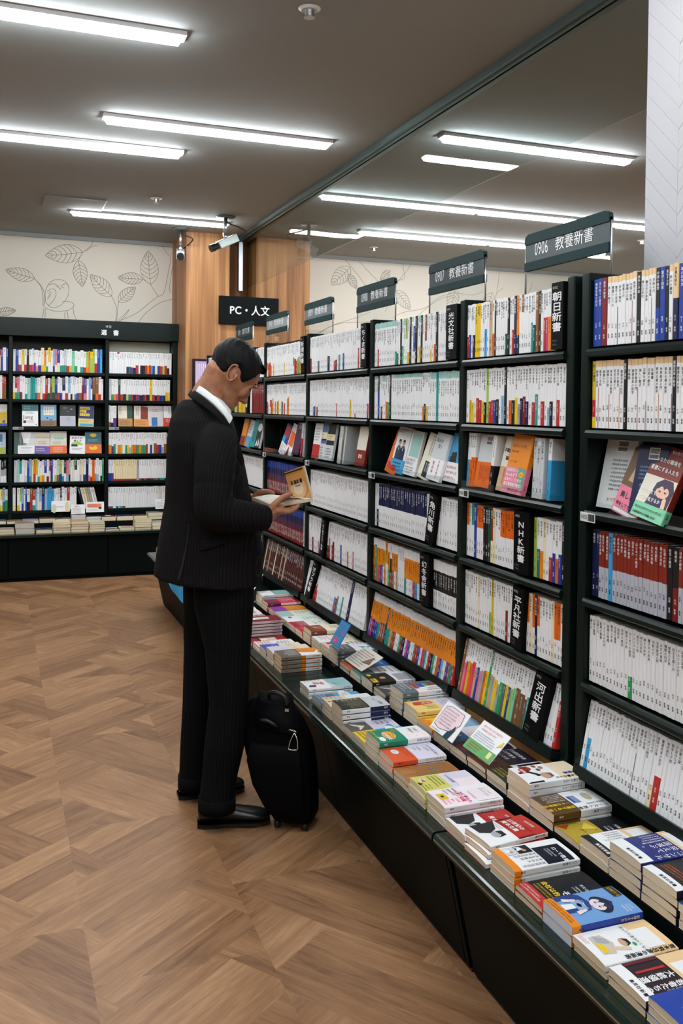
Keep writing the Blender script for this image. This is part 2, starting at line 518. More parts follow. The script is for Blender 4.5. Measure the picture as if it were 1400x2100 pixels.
def flat_book(dz, t, w, h, amt=0.0, rng=RNG):
    """a book on its back: x 0..w (spine at x = w), y 0..h (top), z 0..t; returns cover, pages, band"""
    cov, pag, bnd = MB(), MB(), MB()
    base = dz.get('base', 'w'); band = dz.get('band'); sp = dz.get('spine', base)
    zc = lambda u: t - arch(u, amt)
    g = 0.0009
    # cover: front, spine, back
    grid_poly(cov, 0, 1, 0, 1, zc, w, h, base)
    ze = zc(1.0)
    segs = sp if isinstance(sp, list) else [(sp, 1.0)]
    y = h
    for c, f in segs:      # spine bands from the top down
        ya = y - f * h
        cov.faces([(w, ya, ze), (w, y, ze), (w + g, y, ze - 0.0015), (w + g, ya, ze - 0.0015), (w + g, ya, 0.001), (w + g, y, 0.001), (w, y, 0), (w, ya, 0)],
                  [(0, 1, 2, 3), (3, 2, 5, 4), (4, 5, 6, 7)], c)
        y = ya
    cov.faces([(0, 0, 0), (w, 0, 0), (w, h, 0), (0, h, 0)], [(0, 3, 2, 1)], dz.get('back', base))
    # page block, slightly inside
    pc = dz.get('pages', '#e6d3b6')
    k = 10; V = []; F = []; e = 0.0007
    for i in range(k + 1):
        u = i / k; xx = e + u * (w - 2 * e)
        V += [(xx, e, e), (xx, h - e, e), (xx, h - e, zc(u) - e), (xx, e, zc(u) - e)]
    for i in range(k):
        a = 4 * i; b = a + 4
        F += [(a, b, b + 3, a + 3), (a + 1, a + 2, b + 2, b + 1), (a + 3, b + 3, b + 2, a + 2), (a, a + 1, b + 1, b)]
    F += [(0, 3, 2, 1), (4 * k, 4 * k + 1, 4 * k + 2, 4 * k + 3)]
    pag.faces(V, F, pc, 1)
    bf = 0.0
    if band:
        bf, bc = band
        grid_poly(bnd, 0, 1, 0.0005, bf, lambda u: zc(u) + 0.0004, w, h, bc)
        bnd.faces([(w, 0, ze + 0.0004), (w, bf * h, ze + 0.0004), (w + g + 0.0005, bf * h, ze - 0.0012), (w + g + 0.0005, 0, ze - 0.0012), (w + g + 0.0005, 0, 0.0008), (w + g + 0.0005, bf * h, 0.0008)],
                  [(0, 1, 2, 3), (3, 2, 5, 4)], dz.get('bandspine', bc))
    lev = [0]
    def onto(x, y):
        lev[0] += 1
        q = 0.0007 + 0.00005 * min(lev[0], 14)
        def f(P):
            X = x * w + P[:, 0]; Y = y * h + P[:, 1]
            return np.stack([X, Y, np.array([zc(min(max(a / w, 0), 1)) + q for a in X])], 1)
        return f
    def target(yy):
        return bnd if (band and yy < bf) else cov
    for op in dz.get('ops', ()):
        k = op[0]
        if k == 'r':
            _, x0, y0, x1, y1, c = op
            lev[0] += 1; q = 0.0007 + 0.00005 * min(lev[0], 14)
            grid_poly(target((y0 + y1) / 2), x0, x1, y0, y1, lambda u: zc(u) + q, w, h, c)
        elif k == 't':
            _, s, x, y, size, c = op[:6]; mode = op[6] if len(op) > 6 else 'h'
            put_text(target(y - (0.1 if mode == 'v' else 0)), s, size, c, onto(x, y), mode[0] == 'v', res=2, bold=0.025 if 'b' in mode else 0.0)
        elif k in 'ep':
            if k == 'e':
                _, cx, cy, rx, ry, c = op
                P = np.array([(rx * w * cos(a), ry * w * sin(a)) for a in np.linspace(0, 2 * pi, 28)[:-1]])
                f = onto(cx, cy); yy = cy
            else:
                _, pts, c = op
                P = np.array([(a * w, b * h) for a, b in pts]); f = onto(0, 0); yy = pts[0][1]
            target(yy).add(f(P), [len(P)], list(range(len(P))), c)
        elif k == 'L':     # small horizontal lines of print
            _, x0, y0, x1, y1, nl, c = op
            s = (y1 - y0) * h / nl * 0.62
            for i in range(nl):
                nch = max(2, int((x1 - x0) * w / (s * 1.05) * rng.uniform(0.75, 1.0)))
                put_text(target((y0 + y1) / 2), ''.join(rng.choice(SMALL) for _ in range(nch)), s, c, onto(x0, y1 - (i + 0.85) / nl * (y1 - y0)))
        elif k == 'V':     # vertical columns of print, from the right
            _, x0, y0, x1, y1, nl, c = op
            s = (x1 - x0) * w / nl * 0.68
            for i in range(nl):
                nch = max(2, int((y1 - y0) * h / (s * 1.05) * rng.uniform(0.7, 1.0)))
                put_text(target((y0 + y1) / 2), ''.join(rng.choice(SMALL) for _ in range(nch)), s, c, onto(x1 - (i + 0.5) / nl * (x1 - x0), y1), True)
    ti = dz.get('title')
    if ti and t > 0.007:
        s = min(t * 0.55, 0.0075)
        def sp_(P):
            return np.stack([np.full(len(P), w + g + 0.0003), P[:, 1] + h * 0.95, -P[:, 0] + t * 0.5], 1)
        c0 = segs[0][0]
        put_text(cov, ti[:9], s, 'k' if lum(c0) > 0.22 else 'w', sp_, True)
        bb = dz.get('bandspine', band[1]) if band else segs[-1][0]
        def sp2(P):
            return np.stack([np.full(len(P), w + g + 0.0009), P[:, 1] + h * 0.16, -P[:, 0] + t * 0.5], 1)
        put_text(bnd if band else cov, '新書', s * 0.8, 'k' if lum(bb) > 0.22 else 'w', sp2, True)
    return cov, pag, bnd

def put_flat(name, dz, t, w, h, T, label, cat, group=None, amt=0.0, rng=RNG):
    cov, pag, bnd = flat_book(dz, t, w, h, amt, rng)
    M = Matrix(T.tolist())
    o = cov.build(name, [M_PRINT, M_PAGE])
    o.matrix_world = M
    tag(o, label, cat, group)
    pag.build('page_block', [M_PRINT, M_PAGE], o)
    if not bnd.empty():
        bnd.build('paper_band', [M_PRINT], o)
    return o

# ================================================================== THE ROOM
CEIL, BACK = 2.95, 8.5
XL, XR, YF = -5.0, 9.0, -4.5

# ---- floor: 450 mm vinyl tiles printed with slanting planks
def clip(poly, axis, val, keep_less):
    out = []; m = len(poly)
    for i in range(m):
        a, b = poly[i], poly[(i + 1) % m]
        ia = (a[axis] <= val) == keep_less; ib = (b[axis] <= val) == keep_less
        if ia: out.append(a)
        if ia != ib:
            t = (val - a[axis]) / (b[axis] - a[axis])
            out.append(tuple(a[k] + t * (b[k] - a[k]) for k in (0, 1)))
    return out

def make_floor():
    rng = random.Random(3)
    V = []; cnt = []; flat = []; uv = []; tint = []
    an = radians(37.0); U = np.array([cos(an), sin(an)]); W = np.array([-sin(an), cos(an)])
    L, Wd, nsub = 0.60, 0.30, 3
    x = 0.243 - 0.45 * 12
    while x < XR:
        ty = YF - rng.uniform(0, 0.9)
        while ty < BACK:
            x0, x1, y0, y1 = max(x, XL), min(x + 0.45, XR), max(ty, YF), min(ty + 0.9, BACK)
            if x1 > x0 and y1 > y0:
                ox, oy = x + rng.uniform(-1, 1), ty + rng.uniform(-1, 1)
                c = np.array([(x0 + x1) / 2 - ox, (y0 + y1) / 2 - oy])
                ca, cb = int(round(float(c @ U) / Wd)), int(round(float(c @ W) / Wd))
                for i in range(ca - 7, ca + 8):
                    for j in range(cb - 7, cb + 8):
                        # herringbone of bundles L by Wd (2:1): horizontal where (i - j) % 4 == 0, vertical where == 2
                        m = (i - j) % 4
                        if m == 0: a0, b0, la, lb, hor = i * Wd, j * Wd, L, Wd, True
                        elif m == 3: a0, b0, la, lb, hor = i * Wd, j * Wd, Wd, L, False
                        else: continue
                        for q in range(nsub):
                            if hor: r = (a0, a0 + la, b0 + q * lb / nsub, b0 + (q + 1) * lb / nsub)
                            else: r = (a0 + q * la / nsub, a0 + (q + 1) * la / nsub, b0, b0 + lb)
                            P = []
                            for a, b in ((r[0], r[2]), (r[1], r[2]), (r[1], r[3]), (r[0], r[3])):
                                p = U * a + W * b
                                P.append((p[0] + ox, p[1] + oy))
                            for ax, v, less in ((0, x0, False), (0, x1, True), (1, y0, False), (1, y1, True)):
                                P = clip(P, ax, v, less)
                                if len(P) < 3: break
                            if len(P) < 3: continue
                            ro = rng.uniform(0, 50), rng.uniform(0, 50)
                            flat += list(range(len(V), len(V) + len(P))); cnt.append(len(P)); tint.append(rng.random())
                            for px, py in P:
                                V.append((px, py, 0.0))
                                d = np.array([px - ox, py - oy]); a, b = float(d @ U), float(d @ W)
                                uv.append((a + ro[0], b + ro[1]) if hor else (b + ro[0], a + ro[1]))
            ty += 0.9
        x += 0.45
    me = bpy.data.meshes.new('floor')
    me.vertices.add(len(V)); me.vertices.foreach_set('co', np.array(V, np.float32).ravel())
    me.loops.add(len(flat)); me.loops.foreach_set('vertex_index', np.array(flat, np.int32))
    me.polygons.add(len(cnt)); me.polygons.foreach_set('loop_start', np.concatenate([[0], np.cumsum(cnt)[:-1]]).astype(np.int32))
    me.update(calc_edges=True)
    me.polygons.foreach_set('use_smooth', np.zeros(len(cnt), bool))
    ul = me.uv_layers.new(name='grain'); ul.data.foreach_set('uv', np.array(uv, np.float32).ravel())
    at = me.attributes.new('tint', 'FLOAT', 'FACE'); at.data.foreach_set('value', np.array(tint, np.float32))
    m = bpy.data.materials.new('printed_oak_vinyl'); m.use_nodes = True
    n, l, p = nodes_of(m)
    u = n.new('ShaderNodeUVMap'); u.uv_map = 'grain'
    def noise(sx, sy, detail, dist=0.0):
        mp = n.new('ShaderNodeMapping'); mp.inputs['Scale'].default_value = (sx, sy, 1)
        no = n.new('ShaderNodeTexNoise'); no.inputs['Scale'].default_value = 1.0; no.inputs['Detail'].default_value = detail; no.inputs['Distortion'].default_value = dist
        no.inputs['Roughness'].default_value = 0.6
        l.new(u.outputs[0], mp.inputs[0]); l.new(mp.outputs[0], no.inputs['Vector']); return no
    fine = noise(14, 420, 5, 0.3); wide = noise(3.0, 38, 3, 0.8); blot = noise(5, 11, 2)
    at_ = n.new('ShaderNodeAttribute'); at_.attribute_name = 'tint'
    def mathn(op, a, b):
        k = n.new('ShaderNodeMath'); k.operation = op
        for i, q in enumerate((a, b)):
            if isinstance(q, (int, float)): k.inputs[i].default_value = q
            else: l.new(q, k.inputs[i])
        return k.outputs[0]
    f = mathn('ADD', mathn('MULTIPLY', fine.outputs['Fac'], 0.44), mathn('MULTIPLY', wide.outputs['Fac'], 0.48))
    f = mathn('ADD', f, mathn('MULTIPLY', blot.outputs['Fac'], 0.14))
    f = mathn('ADD', f, mathn('MULTIPLY', at_.outputs['Fac'], 0.20))
    r = n.new('ShaderNodeValToRGB'); e = r.color_ramp.elements
    e[0].position = 0.33; e[0].color = hx('#583d29'); e[1].position = 0.84; e[1].color = hx('#b68d68')
    for pos, c in ((0.47, '#765339'), (0.58, '#8c6647'), (0.70, '#9e7654')):
        q = e.new(pos); q.color = hx(c)
    l.new(f, r.inputs[0]); l.new(r.outputs[0], p.inputs['Base Color'])
    p.inputs['Roughness'].default_value = 0.42; p.inputs['Specular IOR Level'].default_value = 0.35
    bp = n.new('ShaderNodeBump'); bp.inputs['Strength'].default_value = 0.25; bp.inputs['Distance'].default_value = 0.001
    l.new(fine.outputs['Fac'], bp.inputs['Height']); l.new(bp.outputs[0], p.inputs['Normal'])
    me.materials.append(m)
    o = structure(link('floor', me))
    return o
make_floor()

# ---- walls and ceiling
M_WALL = mat('cream_wallpaper', hx('#d9d2c6'), 0.8, 0.2)
M_WALL2 = mat('plain_wall', hx('#cfccc6'), 0.85, 0.2)
M_CEIL = mat('ceiling_paint', hx('#a0a6a6'), 0.85, 0.15)
M_LINE = mat('grey_drawing_line', hx('#857d74'), 0.8, 0.1)
wb = structure(boxo('wall_back', XL, XR, BACK, BACK + 0.15, 0, CEIL, M_WALL))
structure(boxo('wall_right', XR, XR + 0.15, YF, BACK, 0, CEIL, M_WALL2))
structure(boxo('wall_left', XL - 0.15, XL, YF, BACK, 0, CEIL, M_WALL2))
structure(boxo('wall_front', XL, XR, YF - 0.15, YF, 0, CEIL, M_WALL2))
structure(boxo('ceiling', XL, XR, YF, BACK, CEIL, CEIL + 0.15, M_CEIL))
structure(boxo('trim_1', XL, 1.54, BACK - 0.02, BACK, CEIL - 0.035, CEIL, M_CEIL))
structure(boxo('trim_2', 2.66, XR, BACK - 0.02, BACK, CEIL - 0.035, CEIL, M_CEIL))

# ---- line drawing of leaves, bird and stool on the back wall
LEAVES= [((0.74, 2.814), (0.421, 2.762), 0.5), ((0.703, 2.738), (0.738, 2.506), 0.52), ((0.333, 2.555), (0.092, 2.617), 0.45), ((0.993, 2.437), (0.804, 2.619), 0.5), ((1.054, 2.388), (1.205, 2.533), 0.5), ((1.27, 2.607), (1.048, 2.607), 0.48), ((1.341, 2.563), (1.317, 2.868), 0.53), ((0.026, 2.242), (0.181, 2.271), 0.45), ((3.303, 2.845), (3.1, 2.66), 0.55), ((3.283, 2.777), (3.374, 2.637), 0.5), ((3.798, 2.646), (3.964, 2.458), 0.5), ((4.478, 2.71), (4.408, 2.454), 0.5), ((4.911, 2.683), (4.799, 2.421), 0.5), ((3.731, 2.839), (3.625, 2.734), 0.5)]
STEMS= [[(0.74, 2.814), (0.811, 2.88), (0.832, 2.938)], [(0.765, 2.825), (0.824, 2.872), (0.87, 2.88)], [(0.719, 2.778), (0.711, 2.756), (0.703, 2.738)], [(0.333, 2.555), (0.398, 2.478), (0.419, 2.394), (0.415, 2.329)], [(0.333, 2.555), (0.386, 2.486), (0.403, 2.401), (0.403, 2.324)], [(0.993, 2.437), (1.033, 2.347), (1.037, 2.272), (1.025, 2.201)], [(1.054, 2.388), (1.046, 2.295), (1.038, 2.202)], [(1.27, 2.607), (1.341, 2.563)], [(1.341, 2.563), (1.4, 2.472), (1.426, 2.46)], [(1.042, 2.206), (1.216, 2.294), (1.347, 2.407), (1.413, 2.46)], [(1.229, 2.201), (1.303, 2.302), (1.436, 2.403), (1.561, 2.441)], [(1.44, 2.93), (1.49, 2.854), (1.522, 2.82), (1.501, 2.675), (1.466, 2.503), (1.426, 2.46)], [(1.522, 2.856), (1.558, 2.863)], [(1.553, 2.822), (1.519, 2.587), (1.52, 2.51), (1.556, 2.494)], [(1.042, 2.22), (1.085, 2.252), (1.15, 2.326), (1.107, 2.253), (1.055, 2.207)], [(3.188, 2.972), (3.282, 2.883), (3.388, 2.769), (3.478, 2.663)], [(3.343, 2.969), (3.465, 2.846), (3.599, 2.728)], [(3.983, 2.973), (3.936, 2.876), (3.813, 2.721), (3.766, 2.62), (3.683, 2.42)], [(3.902, 2.968), (3.876, 2.897), (3.894, 2.775), (3.813, 2.746)], [(2.908, 2.145), (3.11, 2.258), (3.315, 2.33), (3.524, 2.412)], [(3.58, 2.171), (3.846, 2.304), (4.063, 2.413), (4.282, 2.598), (4.479, 2.659)], [(3.77, 2.375), (3.899, 2.43), (4.117, 2.48), (4.338, 2.601), (4.479, 2.609)], [(2.908, 2.121), (3.161, 2.275), (3.525, 2.315)], [(4.479, 2.659), (4.679, 2.645), (4.794, 2.687)], [(4.994, 2.97), (4.98, 2.789), (4.943, 2.556), (4.957, 2.377)], [(4.97, 2.686), (5.04, 2.741)], [(5.398, 2.814), (5.358, 2.707), (5.298, 2.673)], [(0.403, 2.333), (0.432, 2.3), (0.514, 2.278), (0.618, 2.292), (0.663, 2.329), (0.659, 2.354), (0.621, 2.37), (0.567, 2.367)], [(0.411, 2.299), (0.404, 2.243), (0.392, 2.204)], [(0.424, 2.295), (0.42, 2.205)], [(0.609, 2.287), (0.618, 2.214)], [(0.659, 2.32), (0.668, 2.255), (0.693, 2.209)], [(0.589, 2.273), (0.589, 2.217)]]
OWL= [[(0.427, 2.351), (0.423, 2.437), (0.451, 2.515), (0.513, 2.558), (0.583, 2.549), (0.621, 2.499), (0.617, 2.43), (0.58, 2.359), (0.518, 2.313), (0.465, 2.314), (0.427, 2.351)], [(0.443, 2.502), (0.484, 2.517), (0.525, 2.507), (0.546, 2.473), (0.567, 2.513), (0.608, 2.524), (0.621, 2.491)], [(0.439, 2.446), (0.476, 2.474), (0.505, 2.463), (0.513, 2.42), (0.485, 2.363), (0.444, 2.318)], [(0.448, 2.429), (0.472, 2.448)], [(0.444, 2.403), (0.472, 2.431)], [(0.44, 2.382), (0.468, 2.413)], [(0.517, 2.498), (0.525, 2.498), (0.521, 2.489)], [(0.567, 2.492), (0.575, 2.492), (0.571, 2.483)]]

def leaf_lines(base, tip, ratio):
    b = np.array(base); t = np.array(tip); ax = t - b; L = np.linalg.norm(ax); ax = ax / L; nv = np.array([-ax[1], ax[0]])
    hw = ratio * L / 2; lines = []
    prof = lambda u: hw * (sin(pi * u ** 0.85)) ** 0.85
    for s in (1, -1):
        lines.append([b + ax * L * u + nv * s * prof(u) for u in np.linspace(0.0, 1, 13)])
        for u in (0.16, 0.3, 0.43, 0.56, 0.69, 0.8):
            u2 = min(u + 0.17, 0.98)
            lines.append([b + ax * L * u, b + ax * L * (u + 0.06) + nv * s * prof(u + 0.06) * 0.5, b + ax * L * u2 + nv * s * prof(u2) * 0.96])
    lines.append([b, b + ax * L * 0.5 + nv * hw * 0.05, b + ax * L * 0.93])
    return lines
mur = bpy.data.curves.new('leaf_drawing', 'CURVE'); mur.dimensions = '3D'; mur.bevel_depth = 0.0017; mur.bevel_resolution = 0
def add_line(pts, sm=True):
    q = [(p[0], BACK - 0.001, p[1]) for p in pts]
    q = smooth_path(q, 5) if sm and len(q) > 2 else q
    s = mur.splines.new('POLY'); s.points.add(len(q) - 1)
    for i, p in enumerate(q):
        s.points[i].co = (p[0], p[1], p[2], 1)
for a in LEAVES:
    for ln in leaf_lines(*a): add_line(ln)
for ln in STEMS + OWL: add_line(ln)
mur.materials.append(M_LINE)
mo = link('leaf_drawing', mur, wb)
mo['kind'] = 'structure'

# ---- wood-clad column with a slot for the glass
def wood_material():
    m = mat('oak_cladding', (0.5, 0.3, 0.15, 1), 0.5, 0.3)
    n, l, p = nodes_of(m)
    tc = n.new('ShaderNodeTexCoord'); mp = n.new('ShaderNodeMapping'); mp.inputs['Scale'].default_value = (7.0, 7.0, 0.22)
    no = n.new('ShaderNodeTexNoise'); no.inputs['Scale'].default_value = 2.2; no.inputs['Detail'].default_value = 6; no.inputs['Distortion'].default_value = 0.9
    mp2 = n.new('ShaderNodeMapping'); mp2.inputs['Scale'].default_value = (60, 60, 0.8)
    n2 = n.new('ShaderNodeTexNoise'); n2.inputs['Scale'].default_value = 2.0; n2.inputs['Detail'].default_value = 3
    l.new(tc.outputs['Object'], mp.inputs[0]); l.new(mp.outputs[0], no.inputs['Vector']); l.new(tc.outputs['Object'], mp2.inputs[0]); l.new(mp2.outputs[0], n2.inputs['Vector'])
    ad = n.new('ShaderNodeMath'); ad.operation = 'MULTIPLY_ADD'; ad.inputs[1].default_value = 0.25
    l.new(n2.outputs['Fac'], ad.inputs[0]); l.new(no.outputs['Fac'], ad.inputs[2])
    r = n.new('ShaderNodeValToRGB'); e = r.color_ramp.elements
    e[0].position = 0.40; e[0].color = hx('#75492a'); e[1].position = 0.86; e[1].color = hx('#bd8f5f')
    q = e.new(0.58); q.color = hx('#966640'); q = e.new(0.70); q.color = hx('#a8784c')
    l.new(ad.outputs[0], r.inputs[0]); l.new(r.outputs[0], p.inputs['Base Color'])
    return m
M_OAK = wood_material()
structure(boxo('wood_column_1', 1.54, 1.92, 7.85, BACK, 0, CEIL, M_OAK))
structure(boxo('wood_column_2', 2.16, 2.66, 7.85, BACK, 0, CEIL, M_OAK))
structure(boxo('wood_column_3', 1.92, 2.16, 7.851, BACK, 0, 2.36, M_OAK))
structure(boxo('wood_column_4', 1.92, 2.16, 8.15, BACK, 2.36, CEIL, M_OAK))

# ---- white pillar clad in grooved chevron boards
def pillar():
    mb = MB(); X0, X1, Ya, Yb = 1.85, 2.5, 1.25, 2.292
    mb.box(X0, X1, Ya, Yb, 0, CEIL)
    o = mb.build('wall_pillar', mat('white_ash_board', (0.56, 0.56, 0.60, 1), 0.6, 0.3))
    m = o.data.materials[0]; n, l, p = nodes_of(m)
    # boards: raised strips on the aisle face, chevron about vertical lines 0.14 m from the edge
    st = MB(); rng = random.Random(5); pitch = 0.062; wv = 0.14
    k = 0; yb = Yb - 0.0005
    while yb > Ya + 0.01:
        ya = max(yb - wv, Ya + 0.0005); z = 1.0 if k % 2 else 1.0 + pitch * 0.37
        z -= 1.2
        while z < CEIL + 0.3:
            s = -1.0 if k % 2 == 0 else 1.0        # falling towards the V line, rising after it
            dz = (yb - ya) * 1.0 * s
            g = 0.0016; hgt = pitch - g; e = rng.uniform(0.0008, 0.0014)
            P = [(yb, z), (ya + 0.0004, z + dz), (ya + 0.0004, z + dz + hgt), (yb, z + hgt)]
            P = [(a, min(max(b, 0.02), CEIL - 0.001)) for a, b in P]
            if max(b for a, b in P) - min(b for a, b in P) > 0.01:
                V = [(X0 - e, a, b) for a, b in P] + [(X0 + 0.001, a, b) for a, b in P]
                st.faces(V, [(0, 1, 2, 3), (0, 4, 5, 1), (1, 5, 6, 2), (2, 6, 7, 3), (3, 7, 4, 0)])
            z += pitch
        yb -= wv; k += 1
    b = st.build('chevron_boards', m, o)
    b['kind'] = 'structure'
    tc = n.new('ShaderNodeTexCoord'); mp = n.new('ShaderNodeMapping'); mp.inputs['Rotation'].default_value = (radians(-45), 0, 0); mp.inputs['Scale'].default_value = (1, 70, 700)
    no = n.new('ShaderNodeTexNoise'); no.inputs['Scale'].default_value = 1.0; no.inputs['Detail'].default_value = 4
    bp = n.new('ShaderNodeBump'); bp.inputs['Strength'].default_value = 0.3; bp.inputs['Distance'].default_value = 0.0006
    l.new(tc.outputs['Object'], mp.inputs[0]); l.new(mp.outputs[0], no.inputs['Vector']); l.new(no.outputs['Fac'], bp.inputs['Height']); l.new(bp.outputs[0], p.inputs['Normal'])
    structure(o)
pillar()

# ---- LED bars on the ceiling
M_HOUSE = mat('lamp_housing', (0.75, 0.75, 0.75, 1), 0.5)
def led_bar(x0, y, ln=1.22, label=None, first=[]):
    w = 0.034
    if not first:
        t = thing('ceiling_light', label, 'ceiling light', (x0 + ln / 2, y, CEIL), 'LED bars on the ceiling')
        h = boxo('lamp_housing', -ln / 2 - 0.012, ln / 2 + 0.012, -w - 0.006, w + 0.006, -0.018, -0.0005, M_HOUSE, t)
        a, b = ln / 2, w
        V = [(-a, -b, -0.018), (a, -b, -0.018), (a, b, -0.018), (-a, b, -0.018), (-a + .012, -b + .008, -0.040), (a - .012, -b + .008, -0.040), (a - .012, b - .008, -0.040), (-a + .012, b - .008, -0.040)]
        d = MB().faces(V, [(4, 7, 6, 5), (0, 4, 5, 1), (1, 5, 6, 2), (2, 6, 7, 3), (3, 7, 4, 0)]).build('lamp_diffuser', M_LED, t)
        first.append(t)
        return t
    r = first[0].copy(); COL.objects.link(r); r.location = (x0 + ln / 2, y, CEIL); r['label'] = label
    for c in first[0].children:
        q = c.copy(); COL.objects.link(q); q.parent = r
    return r
led_bar(-0.52, 3.69, label='white LED bar nearest the viewer on the ceiling, running off beside the sprinkler')
led_bar(0.53, 4.86, label='white LED bar in the middle of the ceiling ending beside the metal glass rail')
led_bar(-0.20, 5.39, label='white LED bar on the left of the ceiling, in front of the square access panel')
led_bar(0.555, 7.34, label='white LED bar close to the back wall ending at the ceiling camera')
led_bar(2.27, 4.48, label='first white LED bar seen through the hanging glass, nearest the white pillar')
led_bar(2.13, 6.05, label='LED bar beyond the hanging glass, left part of the second line')
led_bar(3.37, 6.05, label='LED bar beyond the hanging glass, middle part of the second line')
led_bar(4.61, 6.05, label='LED bar beyond the hanging glass, last part of the second line')
led_bar(2.87, 7.17, label='left LED bar of the line closest to the leaf drawing beyond the glass')
led_bar(4.11, 7.17, label='LED bar behind the sign 0906, close to the back wall')
for i, (x, y) in enumerate([(-2.9, 3.69), (-2.4, 5.39), (-2.4, 7.34), (-0.9, 1.9), (0.35, 1.9), (-2.9, 1.9), (2.6, 1.9), (0.35, 0.0), (-1.4, 0.0), (2.6, -0.4), (0.35, -2.2), (-1.8, -2.2), (5.0, 2.8), (5.2, 4.48), (6.6, 7.17)]):
    led_bar(x, y, label='white LED bar further along the shop ceiling, outside the picture')

# ---- hanging glass smoke barrier, its rail and end post
t = thing('smoke_barrier', 'clear glass smoke barrier hanging from a metal ceiling rail above the bookcases', 'glass barrier', (2.05, 5.16, CEIL))
boxo('glass_pane', -0.003, 0.003, -2.86, 2.84, -0.47, -0.03, M_GLASS, t)
rail = MB()
for x0, x1, z0 in ((-0.045, -0.016, -0.028), (-0.016, -0.006, -0.036), (0.006, 0.016, -0.036), (0.016, 0.045, -0.028)):
    rail.box(x0, x1, -2.86, 2.86, z0, -0.0005)
rail.build('ceiling_rail', M_RAIL, t)
boxo('end_post', -0.02, 0.02, 2.80, 2.86, -0.47, -0.03, M_METAL, t, 0.004)

# ---- small things on the ceiling
def sprinkler(x, y, label):
    t = thing('sprinkler_head', label, 'sprinkler', (x, y, CEIL), 'sprinkler heads')
    def disc(name, r0, r1, z0, z1, m):
        V = [(r0 * cos(a), r0 * sin(a), z0) for a in np.linspace(0, 2 * pi, 25)[:-1]] + [(r1 * cos(a), r1 * sin(a), z1) for a in np.linspace(0, 2 * pi, 25)[:-1]]
        F = [(i, (i + 1) % 24, 24 + (i + 1) % 24, 24 + i) for i in range(24)] + [tuple(range(23, -1, -1)), tuple(range(24, 48))]
        return MB().faces(V, F).build(name, m, t)
    disc('flange', 0.042, 0.03, -0.0005, -0.008, M_WHITE)
    disc('nozzle', 0.018, 0.016, -0.008, -0.03, M_METAL)
    disc('deflector', 0.021, 0.021, -0.030, -0.034, M_METAL)
sprinkler(1.095, 3.27, 'small metal sprinkler head in front of the nearest LED bar on bare ceiling')
sprinkler(1.09, 6.68, 'small metal sprinkler head near the square access panel and the back wall')
sprinkler(3.3, 7.9, 'small sprinkler head beyond the glass near the mural wall')
sprinkler(5.3, 6.6, 'small sprinkler head beyond the glass to the right of the sign 0906')
t = tag(boxo('access_panel', 0.34, 0.765, 6.9, 7.28, CEIL - 0.006, CEIL - 0.0005, M_CEIL), 'square painted access panel with a dark edge in the ceiling', 'ceiling hatch')
f = MB()
for a in ((0.336, 0.769, 6.896, 6.9), (0.336, 0.769, 7.28, 7.284), (0.336, 0.34, 6.9, 7.28), (0.765, 0.769, 6.9, 7.28)):
    f.box(a[0], a[1], a[2], a[3], CEIL - 0.006, CEIL - 0.0005)
f.build('hatch_frame', M_RAIL, t)

def ceiling_camera(x, y, yaw, pitch, label, drop=0.15):
    t = thing('security_camera', label, 'security camera', (x, y, CEIL), 'ceiling cameras')
    def cyl(name, r0, r1, z0, z1, m, par=t):
        a = np.linspace(0, 2 * pi, 21)[:-1]
        V = [(r0 * cos(q), r0 * sin(q), z0) for q in a] + [(r1 * cos(q), r1 * sin(q), z1) for q in a]
        F = [(i, (i + 1) % 20, 20 + (i + 1) % 20, 20 + i) for i in range(20)] + [tuple(range(19, -1, -1)), tuple(range(20, 40))]
        return MB().faces(V, F).build(name, m, par, True)
    cyl('mounting_plate', 0.075, 0.07, -0.0005, -0.012, M_RAIL)
    cyl('stem', 0.014, 0.014, -0.012, -drop, M_METAL)
    cyl('swivel', 0.019, 0.016, -drop + 0.02, -drop - 0.035, M_METAL)
    R = rotz(yaw) @ roty(pitch)
    T = TM((0, 0, -drop - 0.055), R)
    b = MB().box(-0.11, 0.07, -0.034, 0.034, -0.032, 0.032, T=T).build('camera_body', mat('camera_grey', (0.42, 0.46, 0.46, 1), 0.35, metal=0.3), t)
    bevel(b, 0.006)
    a = np.linspace(0, 2 * pi, 17)[:-1]
    V = [(x_, r * cos(q), r * sin(q)) for x_, r in ((0.07, 0.026), (0.10, 0.026), (0.10, 0.03), (0.14, 0.03)) for q in a]
    F = [(k * 16 + i, k * 16 + (i + 1) % 16, (k + 1) * 16 + (i + 1) % 16, (k + 1) * 16 + i) for k in range(3) for i in range(16)] + [tuple(range(15, -1, -1)), tuple(range(48, 64))]
    MB().faces(V, F, T=T).build('lens', M_BLACK, t)
    pts = smooth_path([T[:3, :3] @ np.array((-0.11, 0, 0)) + T[:3, 3], (T[:3, :3] @ np.array((-0.2, 0.02, 0.01))) + T[:3, 3], (0.10, -0.03, -drop * 0.55), (0.02, 0, -0.05), (0.012, 0, -0.012)], 5)
    V, F = tube(pts, 0.006, 6)
    MB().faces(V, F).build('cable', M_BLACK, t, True)
ceiling_camera(1.70, 7.10, radians(193), radians(26), 'grey box camera hanging under the ceiling in front of the oak column')
ceiling_camera(1.47, 7.75, radians(-100), radians(18), 'small dark camera on a ceiling stem at the left edge of the oak column', 0.16)

